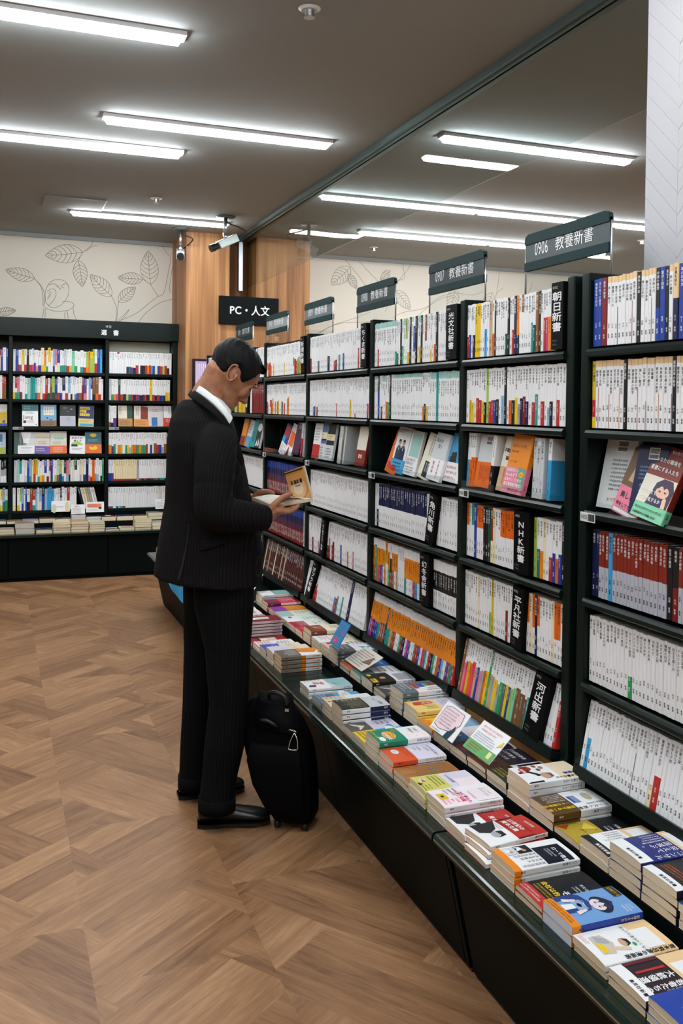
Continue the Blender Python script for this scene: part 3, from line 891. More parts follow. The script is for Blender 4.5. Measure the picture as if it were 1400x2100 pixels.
# ---- black hanging sign on the column
s = MB(); s.box(1.825, 2.36, 7.815, 7.845, 2.172, 2.414, '#0b0f10')
put_text(s, 'PC・人文', 0.092, 'w', lambda P: np.stack([P[:, 0] + 1.915, np.full(len(P), 7.8142), P[:, 1] + 2.262], 1), res=4, bold=0.018, sx=0.92, gap=1.0)
tag(s.build('department_sign', M_ATTR), 'black sign lettered PC・人文 mounted on the oak column', 'sign')
# framed notice on the column behind the man
s = MB(); s.box(1.60, 1.80, 7.825, 7.848, 1.58, 1.86, '#23222b')
tf = s.build('framed_notice', M_ATTR)
tag(tf, 'small dark framed lilac notice on the oak column behind the man', 'notice')
s = MB(); s.box(1.62, 1.78, 7.820, 7.826, 1.60, 1.84, '#b79ccb')
for i in range(8):
    s.box(1.63 + i * 0.018, 1.64 + i * 0.018, 7.8185, 7.8205, 1.62, 1.82, '#d9d3e2')
s.build('notice_print', M_CARD, tf)

# ================================================================== THE LONG ROW OF BOOKCASES
XF, XB, TOP = 1.467, 1.72, 1.83
SHELF_Z = [1.628, 1.415, 1.203, 0.970, 0.745]
POSTS = [6.69, 5.92, 5.146, 4.374, 3.544, 2.752]          # far edge of each post, 35 mm wide
def post(name, y, par, x0=XF):
    o = boxo(name, x0, XB, y - 0.035, y, 0.0, TOP, M_STEEL, par, 0.004)
    return o
def shelf(y0, y1, z, par):
    """one shelf board with a rounded front lip"""
    prof = [(XF - 0.006, z - 0.022), (XF - 0.010, z - 0.018), (XF - 0.010, z - 0.008), (XF - 0.005, z - 0.001), (XF + 0.004, z), (XF + 0.008, z - 0.006), (XB - 0.012, z - 0.006), (XB - 0.012, z - 0.020), (XF + 0.01, z - 0.022)]
    k = len(prof)
    V = [(x, y0, q) for x, q in prof] + [(x, y1, q) for x, q in prof]
    F = [(i, (i + 1) % k, k + (i + 1) % k, k + i) for i in range(k)] + [tuple(range(k - 1, -1, -1)), tuple(range(k, 2 * k))]
    return MB().faces(V, F).build('shelf', M_STEEL, par)
def slant_shelf(y0, y1, par):
    """the lowest shelf, tipped back, with its front stop"""
    a = radians(11.0)
    T = TM((1.452, 0, 0.522), roty(a))
    mb = MB()
    mb.box(-0.004, 0.13, y0, y1, -0.020, -0.002, T=T)
    mb.box(-0.012, -0.004, y0, y1, -0.022, 0.008, T=T)
    mb.build('slanted_shelf', M_STEEL, par)
    boxo('kick_panel', 1.475, 1.485, y0, y1, 0.0, 0.50, M_PANEL, par)
def case(tagno, ya, yb, label, right_post=None, left=True):
    """bay between the post whose far edge is ya and the plane yb"""
    t = thing('bookcase', label, 'bookcase', (0, 0, 0), 'bookcase bays of the long row')
    if left:
        post('side_post', ya, t)
    if right_post:
        post('side_post', right_post, t)
    y0, y1 = yb, ya - 0.035
    for z in SHELF_Z:
        shelf(y0 + 0.0005, y1 - 0.0005, z, t)
    slant_shelf(y0 + 0.0005, y1 - 0.0005, t)
    boxo('back_panel', XB - 0.012, XB - 0.002, y0, y1, 0.02, TOP - 0.02, M_STEEL, t)
    # slotted uprights inside
    up = MB()
    for k in range(26):
        z = 1.22 + k * 0.0068
        if k % 2 == 0:
            up.box(1.56, 1.566, y1 - 0.0012, y1 - 0.0004, z, z + 0.004, '#5a625f')
    up.build('slot_strip', M_ATTR, t)
    return t
case('0905', 2.068, 1.00, 'dark green steel bookcase tagged 0905, nearest of the long row')
case('0906', 2.752, 2.135, 'narrow dark green bookcase tagged 0906, second of the long row', right_post=2.135)
case('0907', 3.544, 2.752, 'dark green bookcase under the sign 0907')
case('0908', 4.374, 3.544, 'dark green bookcase under the sign 0908')
case('0909', 5.146, 4.374, 'dark green bookcase bay behind the book the man holds open')
case('0910', 5.92, 5.146, "dark green bookcase bay directly behind the man's head")
case('0911', 6.69, 5.92, 'dark green bookcase bay at the far end of the long row')

R1, R2, R3, R4, R5, R6 = 1.634, 1.420, 1.207, 0.976, 0.750, 0.525
LEAN = radians(11.0)
RN = {1: 'top', 2: 'second', 4: 'fourth', 5: 'fifth', 6: 'bottom'}
def rows(case_no, y0, y1, spec, t0, seed, solo=True, y_solo=-9, text=2, skip=()):
    for r, s in spec.items():
        z = {1: R1, 2: R2, 4: R4, 5: R5, 6: R6}[r]
        x = {1: 1.475, 2: 1.476, 4: 1.484, 5: 1.480, 6: 1.4555}[r]
        fill_row(case_no, r, expand(s), y0, y1, z, x, t0, LEAN if r == 6 else 0.0, solo=solo, seed=seed * 10 + r, y_solo=y_solo, text=text, rowname=RN[r])

rows('0905', 2.029, 1.03, {
    1: 'b:1.7 b:1.0 dr:1.5 e9-w^2 e9-w+nv55 e9-w^3 e9-w+r60 e9-w k:1.1 e9-w^2 e9-w+dr60 e9-w k55-b b:1.3 k:0.9 e9-w e46-nv:1.3 b:1.5 k66-r:1.2 e9-w^2 e9-w+dr60 e9-w^2 e40-nv e9-w^20',
    2: 'dy58-r26-y:1.1 e9-w+r60 e9-w^2 e9-w+r50 e9-w^2 e9-w+o60 e9-w k e9-w^2 e9-w+r60 e9-w e9-w+r40 e9-w^2 e9-w+o50 e9-w^2 e9-w+nv50 k e9-w e9-w+r60 e9-w^18',
    4: 'nv:1.4 nv:0.7 mr53-lgr^3 sky:1.1 mr53-lgr^14 k:1.2 k55-dr:1.3 mr53-lgr^2 w mr53-lgr:2 w30-mr-lgr g:1.5 mr53-lgr^20',
    5: 'w^11 w68-g w^14 w^3 w20-k45-w w^20',
    6: 'w w55-sky:1.1 w^12 w+k60 w^4 w70-cr w55-r:1.5 w^20'}, 0.0138, 1, y_solo=1.66)
TG = 'TAG:%s:%s:%s'
rows('0906', 2.715, 2.137, {
    1: 'w/r40 w/b44 w w/k42 y^2 y:0.8 w^2 w/sky50 w tn:1.5 w/po40 k w^4 w/dg37 k w w/r42 nv o68-nv w br30-w w^3 w/te50 w/dg45 br k w w/r55 w/mg55 w/o55:1.4 w/y55 cr TAG:朝日新書:0.055:0.0',
    2: 'w w/dy43 w/y38 w w/r46:1.2 w/r42 w/y40 w/k38 lg w/r40 w/r42 w/b42 w/k44 w w/lb50 k w w/po42 w/k42 w/y46:1.2 w/gr35 w/nv45 w/dr48 w/nv40 w w/r38 w/te52:1.2 w w/r40 w w/lb30 w/k40 w w/r42 w^2 k y:1.2 w/mr42 w',
    4: 'po42-w w te40-w b po42-w^3 k^2 dg mr60-cr cr w^2 po48-w^7 TAG:NHK新書:0.082:0.0 lg w/dt48 w/o46 cr w w/r40 w52-b w/po40 w/b48 k dt',
    5: 'w^6 cr w^4 w/lg40 dy w^5 w45-mr w^3 TAG:平凡社新書:0.062:0.08 po50-w cr po55-w nv po50-w w^4 cr po60-w^2 w',
    6: 'br w60-dy/pk55 w/hp60 w/dy62 w/po60 w/hp65:1.6 w/tn58 w/b60 w/pk55 w/gr58 w/po60 w/y60 g w/tn60 w/gr58 w/y55:1.5 w/gr50 w/g55:1.5 w/gs55 w/y55 w/b55 w/lg55 w/mt58 w/bn60 w40-br w/bn55:1.8 w/bn50 w/te55 w/te52 TAG:河出新書:0.082:0.10 w^3 w25-r'}, 0.0152, 2)
rows('0907', 3.509, 2.754, {
    1: 'tq12-w^2 tq12-w/r40 tq12-w^10 tq12-w/g30 w/pu25 w k w60-g:1.3 tq15-w lg45-w w/dy25 k:1.3 tq10-w w20-b55-w:1.3 k w tq14-w/y35 k w br55-w w^2 tq14-w/y25 w w/po35 k w^4 k30-lb k TAG:光文社新書:0.078:0.0',
    2: 'tq8-w^2 k35-b:1.1 w w/dr28 tq14-w^2 w/po40 w/g38 k w tq8-w^16 w/o30 w/nv35 w/dy30 w tq14-w^3 te tq14-w^12',
    4: 'w40-w w60-nv nv50-w^23 w TAG:角川新書:0.062:0.22 w^9',
    5: 'w18-o47-r w15-g w20-o40-po w20-o40-mg w20-o38-b w20-o40-w w20-dy45-o o50-w w20-o40-g w35-k-r w20-o40-br w20-o40-w w20-o40-tn w w^2 w20-o45-te w20-o45-w^3 w20-o45-r w20-o45-sky w20-o45-w^3 TAG:幻冬舎新書:0.075:0.0 w22-k40-w^10',
    6: 'w18-o40-pu w18-o42-mg:1.3 w18-o42-nv w18-o45-b^2 w18-o45-te w18-o40-r w18-o40-br^2 w18-nv w18-o45-te:1.4 w18-o45-g w18-o45-tn w18-o45-br w18-o45-r w18-o45-w^2 w18-o45-g w18-o45-mr w18-o45-nv w18-o45-w w18-o45-mg w18-o45-b w18-o45-w^2 w18-o45-br w18-o45-r w18-o45-b w18-o45-w w18-o45-hp w18-o45-te w18-o45-w w18-o45-r w18-o45-nv w18-o45-g w18-o45-w w18-o45-po w18-o45-b w18-o45-lb w18-o45-w w18-o45-pu w18-o45-br w18-o45-te w18-o45-r w18-o45-w w18-o48-b dy:1.4 dy'}, 0.0165, 3, solo=False)
rows('0908', 4.339, 3.546, {
    1: 'w/dr40 w^5 w/gs30 w^6 w/nv40:1.4 w^3 w/r25 w/mr28 w w/te40 w^2 w/b42 w^8 w/r50 w^3 TAG:ちくま新書:0.062:0.0',
    2: 'w^3 w/g25 w/b27 w w/r25 w^15 w/r35 w^9 w/dy45:1.3 w^2 w/po10 w^8',
    4: 'w^55',
    5: 'w^3 w60-dr w^4 w65-dr w^2 w62-dr TAG:ちくまプリマー新書:0.06:0.2 w65-mr^2 w45-dr w w60-mr w50-dr:1.2 w^5 w50-b:1.4 w^4 w60-po w^3 w55-r w^12',
    6: 'w^3 g TAG:ポプラ新書:0.068:0.22 w60-r:1.2 w55-r:1.2 w70-r w^14 w60-sky w62-r:1.2 w55-te w^3 w50-te:1.3 w^4 nv:2 w^12'}, 0.0165, 4, solo=False)
rows('0909', 5.11, 4.376, {
    1: 'k5-w50-o-w k5-w55-r k5-w50-r k5-w60-o k5-w^1 k5-w55-y k5-w^8 k5-w55-y k5-w^6 k5-w45-g-w k5-w50-r k5-w55-r k5-w50-o k5-w45-g k5-w60-y k5-w^2 TAG:新潮新書:0.06:-0.06',
    2: 'k5-w55-r k5-w60-r k5-w^2 k5-w50-r-w k5-w50-r k5-w60-o k5-w45-o k5-w^2 k5-w55-o k5-w55-dy k5-w k5-w55-r k5-w50-y k5-w^3 k5-w55-k k5-w k5-w60-o k5-w60-r k5-w^2 k5-w45-o:1.3 k5-w40-o k5-w^20',
    4: 'b20-nv20-pm18-dr^60', 5: 'b20-nv20-pm18-dr^42 w', 6: 'mh cr mh^4 tn mh^6 cr mh^6 tn mh^3 tn mh^30'}, 0.0158, 5, solo=False)
rows('0910', 5.885, 5.148, {
    1: 'w^20 w/lb45^5 TAG:祥伝社:0.05:0.12 dr^2 w dr w^9', 2: 'w/te40 w/y40^2 w/lg40^3 w/g42 w/br40^2 w/o40 w/y42^3 w/lg40 w/o40^2 w/dy40^5 w^5 TAG:祥伝社新書:0.05:0.08 w^3 dr^20',
    4: 'cr w^2 cr w^40', 5: 'w/r40^20 w^20', 6: 'w^50'}, 0.0175, 6, solo=False, text=1)
rows('0911', 6.655, 5.922, {1: 'w^20 pk^3 w^20', 2: 'w/y40^10 w/o40^10 w^20', 4: 'w^40', 5: 'w^40', 6: 'w^40'}, 0.0195, 7, solo=False, text=1)

# ---- shelf-edge tags
def shelf_tag(no, y, z=1.200):
    mb = MB(); mb.box(1.4545, 1.4565, y - 0.062, y, z - 0.026, z - 0.002, '#d5d9da')
    put_text(mb, no, 0.017, 'k', lambda P: np.stack([np.full(len(P), 1.4542), y - 0.003 - P[:, 0], P[:, 1] + z - 0.020], 1), res=2, sx=0.85, gap=0.92)
    rr = random.Random(int(no))
    yy = y - 0.034
    while yy > y - 0.058:
        wdt = rr.choice((0.0006, 0.001, 0.0015))
        mb.box(1.4540, 1.4546, yy - wdt, yy, z - 0.023, z - 0.005, 'k'); yy -= wdt + rr.choice((0.0007, 0.0012))
    o = mb.build('shelf_tag', M_CARD)
    tag(o, 'white barcode tag %s on the shelf edge below the facing books' % no, 'shelf tag', 'barcode shelf tags')
for no, y in (('0905', 2.040), ('0906', 2.716), ('0907', 3.508), ('0908', 4.338), ('0909', 5.108), ('0910', 5.88)):
    shelf_tag(no, y)
# clear stops on the display shelves
for no, y0, y1 in (('0905', 1.02, 2.03), ('0906', 2.137, 2.715), ('0907', 2.754, 3.508), ('0908', 3.546, 4.338), ('0909', 4.376, 5.108)):
    o = MB().box(1.458, 1.461, y0 + 0.002, y1 - 0.002, 1.2035, 1.228).build('shelf_stop', M_ACRYL)
    tag(o, 'clear acrylic stop along the display shelf of bookcase %s' % no, 'shelf stop', 'clear shelf stops')

# ---- signs standing on top of the row
M_SIGN = mat('sign_board', attr=True, rough=0.3, spec=0.4)
def top_sign(no, text, yc, label, w=0.450, panel='#27373d'):
    t = thing('bay_sign', label, 'shelf sign', (1.67, yc, TOP), 'signs on top of the long row')
    z0, z1 = 0.105, 0.218
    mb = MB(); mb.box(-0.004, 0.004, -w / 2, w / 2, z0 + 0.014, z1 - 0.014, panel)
    pl = lambda y0, zz: (lambda P: np.stack([np.full(len(P), -0.0046), y0 - P[:, 0], P[:, 1] + zz], 1))
    put_text(mb, no, 0.060, 'w', pl(w * 0.375, z0 + 0.038), res=3, sx=0.60)
    put_text(mb, text, 0.050, 'w', pl(w * 0.115, z0 + 0.040), res=2, sx=1.0, gap=1.0)
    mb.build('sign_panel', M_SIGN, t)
    o = MB()
    a = 0.02
    P = [(-w / 2 + a, z1 + 0.0), (-w / 2 + 0.003, z1 - 0.008), (-w / 2, z1 - 0.020), (-w / 2, z1 - 0.034), (w / 2, z1 - 0.034), (w / 2, z1 - 0.020), (w / 2 - 0.003, z1 - 0.008), (w / 2 - a, z1)]
    V = [(-0.008, y, z) for y, z in P] + [(0.008, y, z) for y, z in P]; k = len(P)
    o.faces(V, [(i, (i + 1) % k, k + (i + 1) % k, k + i) for i in range(k)] + [tuple(range(k)), tuple(range(2 * k - 1, k - 1, -1))], '#1d3437')
    o.build('top_strip', M_ATTR, t)
    MB().box(-0.008, 0.008, -w / 2, w / 2, z0 - 0.008, z0 + 0.020, '#1d3437').build('bottom_strip', M_ATTR, t)
    for s in (-1, 1):
        V, F = tube([(0, s * (w / 2 + 0.003), 0.0), (0, s * (w / 2 + 0.003), z1 - 0.03)], 0.0032, 8)
        MB().faces(V, F).build('support_rod', M_METAL, t, True)
    MB().box(-0.002, 0.002, -w / 2, w / 2, 0.002, z0 - 0.008).build('clear_sheet', M_ACRYL, t)
    return t
top_sign('0906', '教養新書', 2.442, 'large dark sign lettered 0906 教養新書, closest to the white pillar')
top_sign('0907', '教養新書', 3.168, 'dark sign lettered 0907 教養新書 above the row')
top_sign('0908', '教養新書', 3.964, 'dark sign lettered 0908 教養新書 in front of the mural wall')
top_sign('0909', '教養新書', 4.77, 'dark sign greyed by painted reflection, lettered 0909 教養新書 next to the oak column', panel='#5d666a')  # panel colour lightened to imitate reflection on the glossy board
top_sign('0910', '教養新書', 5.56, 'sign paled by painted reflection, lettered 0910 教養新書 overlapping the black department sign', panel='#8b9294')  # stronger reflected light put into this panel's colour
top_sign('0911', '雑学文庫', 6.36, "small dark sign lettered 0911 雑学文庫 above the man's head")

# ---- books facing out on the third shelf
def face_out(dz, y, label, lean=14, w=0.105, h=0.173, t=0.013, x=1.475, z=R3, yaw=0.0, tilt=0.0, grp='books facing out on the long row', rng=RNG):
    """front cover towards the aisle, y = far (left) edge of the cover, leaning back"""
    a = radians(lean)
    B = np.array([[0, sin(a), -cos(a)], [-1, 0, 0], [0, cos(a), sin(a)]])        # columns: right, up, out
    B = np.array([[0.0, sin(a), -cos(a)], [-1.0, 0.0, 0.0], [0.0, cos(a), sin(a)]])
    R = rotz(yaw) @ B @ rotz(tilt)
    return put_flat('book', dz, t, w, h, TM((x + t * 0 + 0.012, y, z + 0.003), R), label, 'book', grp, rng=rng)
BAR = [('r', .38, .80, .72, .97, 'w'), ('r', .40, .885, .70, .955, 'k')] + [('r', .42 + i * .035, .885, .428 + i * .035, .955, 'w') for i in range(8)] + [('r', .40, .815, .70, .87, 'gs')]
G = 'books facing out on the long row'
face_out(dict(base='lgy', ops=BAR + [('L', .3, .25, .95, .72, 8, 'k'), ('t', 'すべての人へ', .3, .1, .012, 'r')], back='lgy'), 2.022, 'pale grey back cover with barcode leaning at the left of shelf 0905', 12, 0.116, 0.186, yaw=0.06, x=1.490)
face_out(dict(base='br', band=(.42, 'pk'), ops=[('r', 0, .42, 1, 1, 'bn'), ('p', [(.2, .5), (.8, .5), (.7, 1), (.4, 1)], 'tn'), ('t', '美しき妻は', .12, .25, .018, 'k', 'hb'), ('t', '何をしてでかしたか', .08, .12, .011, 'k', 'hb'), ('r', .05, .02, .95, .07, 'w')], spine='br'), 1.945, 'brown book with pink band leaning sideways between the grey and navy books', 16, yaw=0.0, tilt=-0.22, x=1.480)
face_out(dict(base='nv', ops=BAR + [('L', .15, .5, .85, .72, 4, 'lb'), ('V', .2, .1, .8, .45, 3, 'lb')], spine='b'), 1.872, 'navy back cover with white barcode box on shelf 0905', 12, 0.105, yaw=0.03, x=1.474)
face_out(dict(base='mr', band=(.20, 'mt'), ops=[('r', 0, .2, 1, .58, 'iv'), ('p', [(.30, .2), (.98, .2), (1, .45), (.88, .57), (.60, .575), (.42, .50)], '#3a2a4c'), ('p', [(.50, .2), (.92, .2), (.84, .30), (.60, .30)], 'nv'), ('e', .68, .40, .20, .125, '#ecc3a8'), ('p', [(.46, .42), (.50, .52), (.68, .56), (.86, .52), (.90, .41), (.80, .48), (.70, .44), (.62, .49), (.54, .44)], '#3a2a4c'), ('e', .60, .405, .038, .022, '#2a1c38'), ('e', .77, .405, .038, .022, '#2a1c38'), ('e', .608, .411, .011, .007, 'w'), ('e', .778, .411, .011, .007, 'w'), ('p', [(.65, .330), (.72, .330), (.685, .322)], '#a8483c'), ('p', [(.80, .2), (.92, .2), (.88, .33), (.80, .35), (.77, .30)], '#ecc3a8'), ('t', '榎木野乃', .5, .92, .009, 'w'), ('t', 'あなたの職場を', .12, .78, .0125, 'w', 'hb'), ('t', '憂鬱にする人たち', .06, .66, .0125, 'w', 'hb'), ('t', '何を考えて', .06, .34, .011, 'w', 'hb'), ('t', 'どう対処するか', .06, .245, .011, 'w', 'hb'), ('t', '1万人以上をカウンセリングした', .05, .115, .0068, 'k', 'hb'), ('t', '心理学者が心の深層に迫る！', .05, .04, .0068, 'k', 'hb')], pages='w', title='あなたの職場'), 1.842, 'dark red cover with drawn girl and mint band at front of shelf 0905', 20, 0.118, 0.185, 0.018, x=1.462, tilt=-0.15)
face_out(dict(base='w', ops=[('r', .1, .6, .9, .9, 'sky')], spine='w'), 1.655, 'white paperback cut off by the pillar side of shelf 0905', 16)
# 0906
for i in range(4):
    put_upright('paperback', ['w/sky50', 'w50-po', 'w45-po', 'w/po55'][i], 0.012, 0.178, 0.105, random.Random(i), TM((1.478, 2.706 - i * 0.0125, R3 + 0.001), roty(0.05)), ['white paperback with sky band', 'first white and orange spine', 'second white and orange spine', 'third white and orange spine'][i] + ' at the left of the display shelf tagged 0906', 'book', 'spines on the display shelf 0906')
face_out(dict(base='lgy', band=(.48, 'po'), ops=BAR + [('V', .2, .06, .9, .42, 7, 'mr')], back='w'), 2.655, 'grey and orange back cover with barcode, left side of shelf 0906', 10)
put_upright('paperback', 'w55-k', 0.019, 0.176, 0.105, random.Random(9), TM((1.472, 2.548, R3 + 0.001), roty(0.06) @ rotx(0.10)), 'white and black spine leaning beside the orange back cover, shelf 0906', 'book', 'spines on the display shelf 0906')
face_out(dict(base='iv', band=(.45, 'tn'), ops=[('V', .3, .5, .95, .97, 6, 'gs'), ('t', '不確かな', .05, .72, .014, 'k', 'hb'), ('t', '編集部', .2, .58, .014, 'k', 'hb'), ('V', .2, .05, .9, .42, 4, 'po')]), 2.515, 'ivory cover with tan band half hidden by the orange music book', 12, tilt=-0.05)
face_out(dict(base='o', band=(.44, 'pk'), ops=[('p', [(.6, .44), (1, .44), (1, .25)], 'dt'), ('r', .0, .0, 1, .12, '#c98296'), ('p', [(.55, .44), (1, .44), (1, .1), (.75, .12)], '#6f9b86'), ('t', '日本ポップス史', .06, .78, .011, 'k'), ('t', '1966-2023', .06, .69, .0095, 'k'), ('t', 'スージー鈴木', .08, .52, .007, 'k'), ('t', 'NHK', .86, .93, .008, 'w', 'hb'), ('t', '吉田拓郎から', .05, .365, .0115, 'w', 'hb'), ('t', 'Vaundyまで', .05, .285, .0125, 'w', 'hb'), ('t', '日本ポップス史の', .05, .205, .0115, 'w', 'hb'), ('t', '歴史博物館が誕生！', .05, .125, .0115, 'w', 'hb'), ('t', 'マキタスポーツ', .3, .035, .0115, 'k', 'hb'), ('e', .82, .33, .12, .075, 'y'), ('t', '50人', .74, .31, .010, 'r', 'hb')], spine='o', title='日本ポップス史'), 2.452, 'bright orange cover on Japanese pop music with pink and green band', 14, 0.112, 0.182, 0.018, x=1.462, tilt=-0.03)
for i in range(4):
    put_upright('paperback', ['lgy', 'w12-lgy', 'lgy', 'w35-sky'][i], 0.017, 0.176, 0.105, random.Random(20 + i), TM((1.474, 2.300 - i * 0.0185 - (0.02 if i == 3 else 0), R3 + 0.001), roty(0.05)), ['pale grey spine next to the orange music book', 'second pale spine right of the orange music book', 'third pale spine right of the orange music book', 'white and sky blue spine'][i] + ' at the right end, shelf 0906', 'book', 'spines on the display shelf 0906')
# 0907
face_out(dict(base='po', ops=[('t', '思考', .2, .6, .03, 'w', 'hb'), ('r', .1, .1, .9, .25, 'r')], spine='po'), 3.39, 'orange cover mostly hidden left of the two-men cover, shelf 0907', 16, tilt=-0.16)
def man_fig(cx, s, dk='nv', sk='#c99a7c'):
    return [('p', [(cx - .17 * s, .30), (cx + .17 * s, .30), (cx + .16 * s, .52), (cx + .06 * s, .60), (cx - .06 * s, .60), (cx - .16 * s, .52)], dk), ('e', cx, .66, .085 * s, .062 * s, sk), ('p', [(cx - .085 * s, .68), (cx + .085 * s, .68), (cx + .07 * s, .73), (cx - .07 * s, .73)], 'k'), ('p', [(cx - .03, .5), (cx + .03, .5), (cx, .60)], 'w')]
face_out(dict(base='w', band=(.30, 'sky'), ops=[('t', 'これからの日本のために', .06, .93, .0075, 'k'), ('t', 'いまできること', .06, .87, .0075, 'k')] + man_fig(.33, 1.1, '#253a4a') + man_fig(.66, 1.15) + [('L', .15, .05, .85, .26, 3, 'k')], spine='w'), 3.345, 'white cover showing two men in dark clothes above a blue band', 13, 0.12, 0.185, 0.012, tilt=-0.06)
face_out(dict(base='w', band=(.26, 'w'), ops=[('p', [(.15, .42), (.95, .42), (.95, .95), (.15, .95)], 'tq'), ('t', '人は人をどう', .06, .32, .013, 'k'), ('t', '評価するか', .06, .235, .013, 'k'), ('L', .06, .04, .9, .21, 3, 'k')], spine='iv'), 3.215, 'white cover with large pale teal square, shelf 0907', 13, tilt=-0.06)
face_out(dict(base='iv', ops=[('r', .35, .05, .95, .40, 'k'), ('V', .42, .08, .9, .37, 3, 'w'), ('V', .35, .45, .95, .97, 4, 'k')], spine='iv'), 3.09, 'ivory cover with black panel at its foot, shelf 0907', 15, tilt=-0.16)
face_out(dict(base='lgy', band=(.45, 'w'), ops=[('t', '明日は', .1, .8, .017, 'k'), ('t', '思う', .3, .68, .017, 'k'), ('t', 'つまらない', .68, .44, .013, 'r', 'vb'), ('t', '世の中', .3, .40, .015, 'r', 'vb')], spine='w'), 2.985, 'grey cover with red lettered white band, shelf 0907', 14, tilt=-0.08, x=1.462)
face_out(dict(base='sky', band=(.4, 'w'), ops=[('p', [(.1, .4), (.6, .4), (.5, .62), (.2, .6)], 'k'), ('L', .05, .05, .95, .36, 3, 'r'), ('t', '秀吉', .1, .42, .02, 'k', 'hb')], spine='b'), 2.875, 'sky blue cover with black figure at the right end of shelf 0907', 14, tilt=-0.04)
# 0908
face_out(dict(base='w', ops=[('r', 0, 0, 1, .4, 'r'), ('L', .1, .5, .9, .9, 5, 'gs')], spine='w'), 4.30, 'white and red cover at the left end of shelf 0908', 8)
face_out(dict(base='nv', band=(.42, 'lgy'), ops=[('r', .5, .62, 1, 1, '#5a7db3'), ('r', 0, .55, 1, .72, 'cr'), ('L', .1, .57, .9, .70, 2, 'k'), ('r', .3, .42, 1, .5, '#4c62a8'), ('L', .3, .06, .9, .36, 4, 'nv'), ('r', .05, .1, .25, .38, 'gr')], spine='lgy'), 4.245, 'navy and blue patchwork cover on shelf 0908', 10, 0.12, 0.182)
face_out(dict(base='k', band=(.42, 'lgy'), ops=[('r', 0, .55, 1, .72, 'cr'), ('L', .1, .57, .9, .70, 2, 'k'), ('L', .1, .06, .9, .36, 4, 'k')], spine='lgy'), 4.12, 'black cover with cream title strip on shelf 0908', 10)
for i in range(4):
    put_upright('paperback', ['lgy', 'iv', 'gs', 'lgy'][i], 0.017, 0.176, 0.105, random.Random(40 + i), TM((1.474, 3.93 - i * 0.022, R3 + 0.001), rotx(0.26)), ['pale grey', 'ivory', 'dark grey', 'silver grey'][i] + ' spine slanting on the display shelf 0908', 'book', 'slanting spines on the display shelf 0908')
face_out(dict(base='mr', ops=[('r', 0, .4, 1, 1, 'iv'), ('t', '飲食', .3, .2, .02, 'w', 'hb')], spine='mr'), 3.72, 'ivory and brick red cover at the right end of shelf 0908', 10)
# 0909, 0910
face_out(dict(base='b', band=(.4, 'w'), ops=[('r', .1, .6, .9, .95, 'r'), ('L', .1, .06, .9, .36, 4, 'r'), ('r', .0, .4, .5, .6, 'sky')], spine='r'), 4.86, 'red and blue cover slanting on shelf 0909', 14, tilt=-0.25)
face_out(dict(base='w', ops=[('r', .1, .3, .9, .75, 'po'), ('L', .1, .76, .9, .96, 3, 'r'), ('p', [(.1, .0), (.6, 0), (.4, .3)], 'dr')], spine='w'), 4.74, 'white and orange cover slanting on shelf 0909', 14, tilt=-0.2)
face_out(dict(base='pm', ops=BAR, spine='pm'), 4.62, 'plum back cover with barcode on shelf 0909', 12)
put_upright('paperback', 'lgy45-r', 0.02, 0.176, 0.105, random.Random(50), TM((1.474, 4.47, R3 + 0.001), rotx(0.22)), 'thick grey and red spine slanting on shelf 0909', 'book')
put_upright('paperback', 'gr', 0.024, 0.176, 0.105, random.Random(51), TM((1.474, 4.43, R3 + 0.001), rotx(0.2)), 'thick grey spine slanting beside the post on shelf 0909', 'book')
face_out(dict(base='o', ops=BAR + [('r', 0, 0, 1, .35, 'mr')], spine='o'), 5.72, 'orange back cover with barcode behind the man', 12)
face_out(dict(base='lgy', band=(.4, 'sky'), ops=[('L', .1, .5, .9, .9, 4, 'k'), ('p', [(.2, .05), (.8, .05), (.5, .3)], 'o')], spine='te'), 5.60, 'pale cover with blue band behind the man', 14, tilt=-0.1)
face_out(dict(base='te', ops=[('r', .2, .2, .8, .6, 'dt')], spine='te'), 5.48, "teal cover right of the man's collar", 14)
face_out(dict(base='k', ops=[('e', .5, .72, .42, .24, 'w'), ('L', .3, .6, .7, .85, 3, 'k'), ('p', [(.1, .05), (.4, .3), (.5, .1)], 'w'), ('p', [(.55, .05), (.7, .35), (.9, .1)], 'w')], spine='w'), 5.37, 'black and white cover with arched window beside the post, shelf 0910', 12)

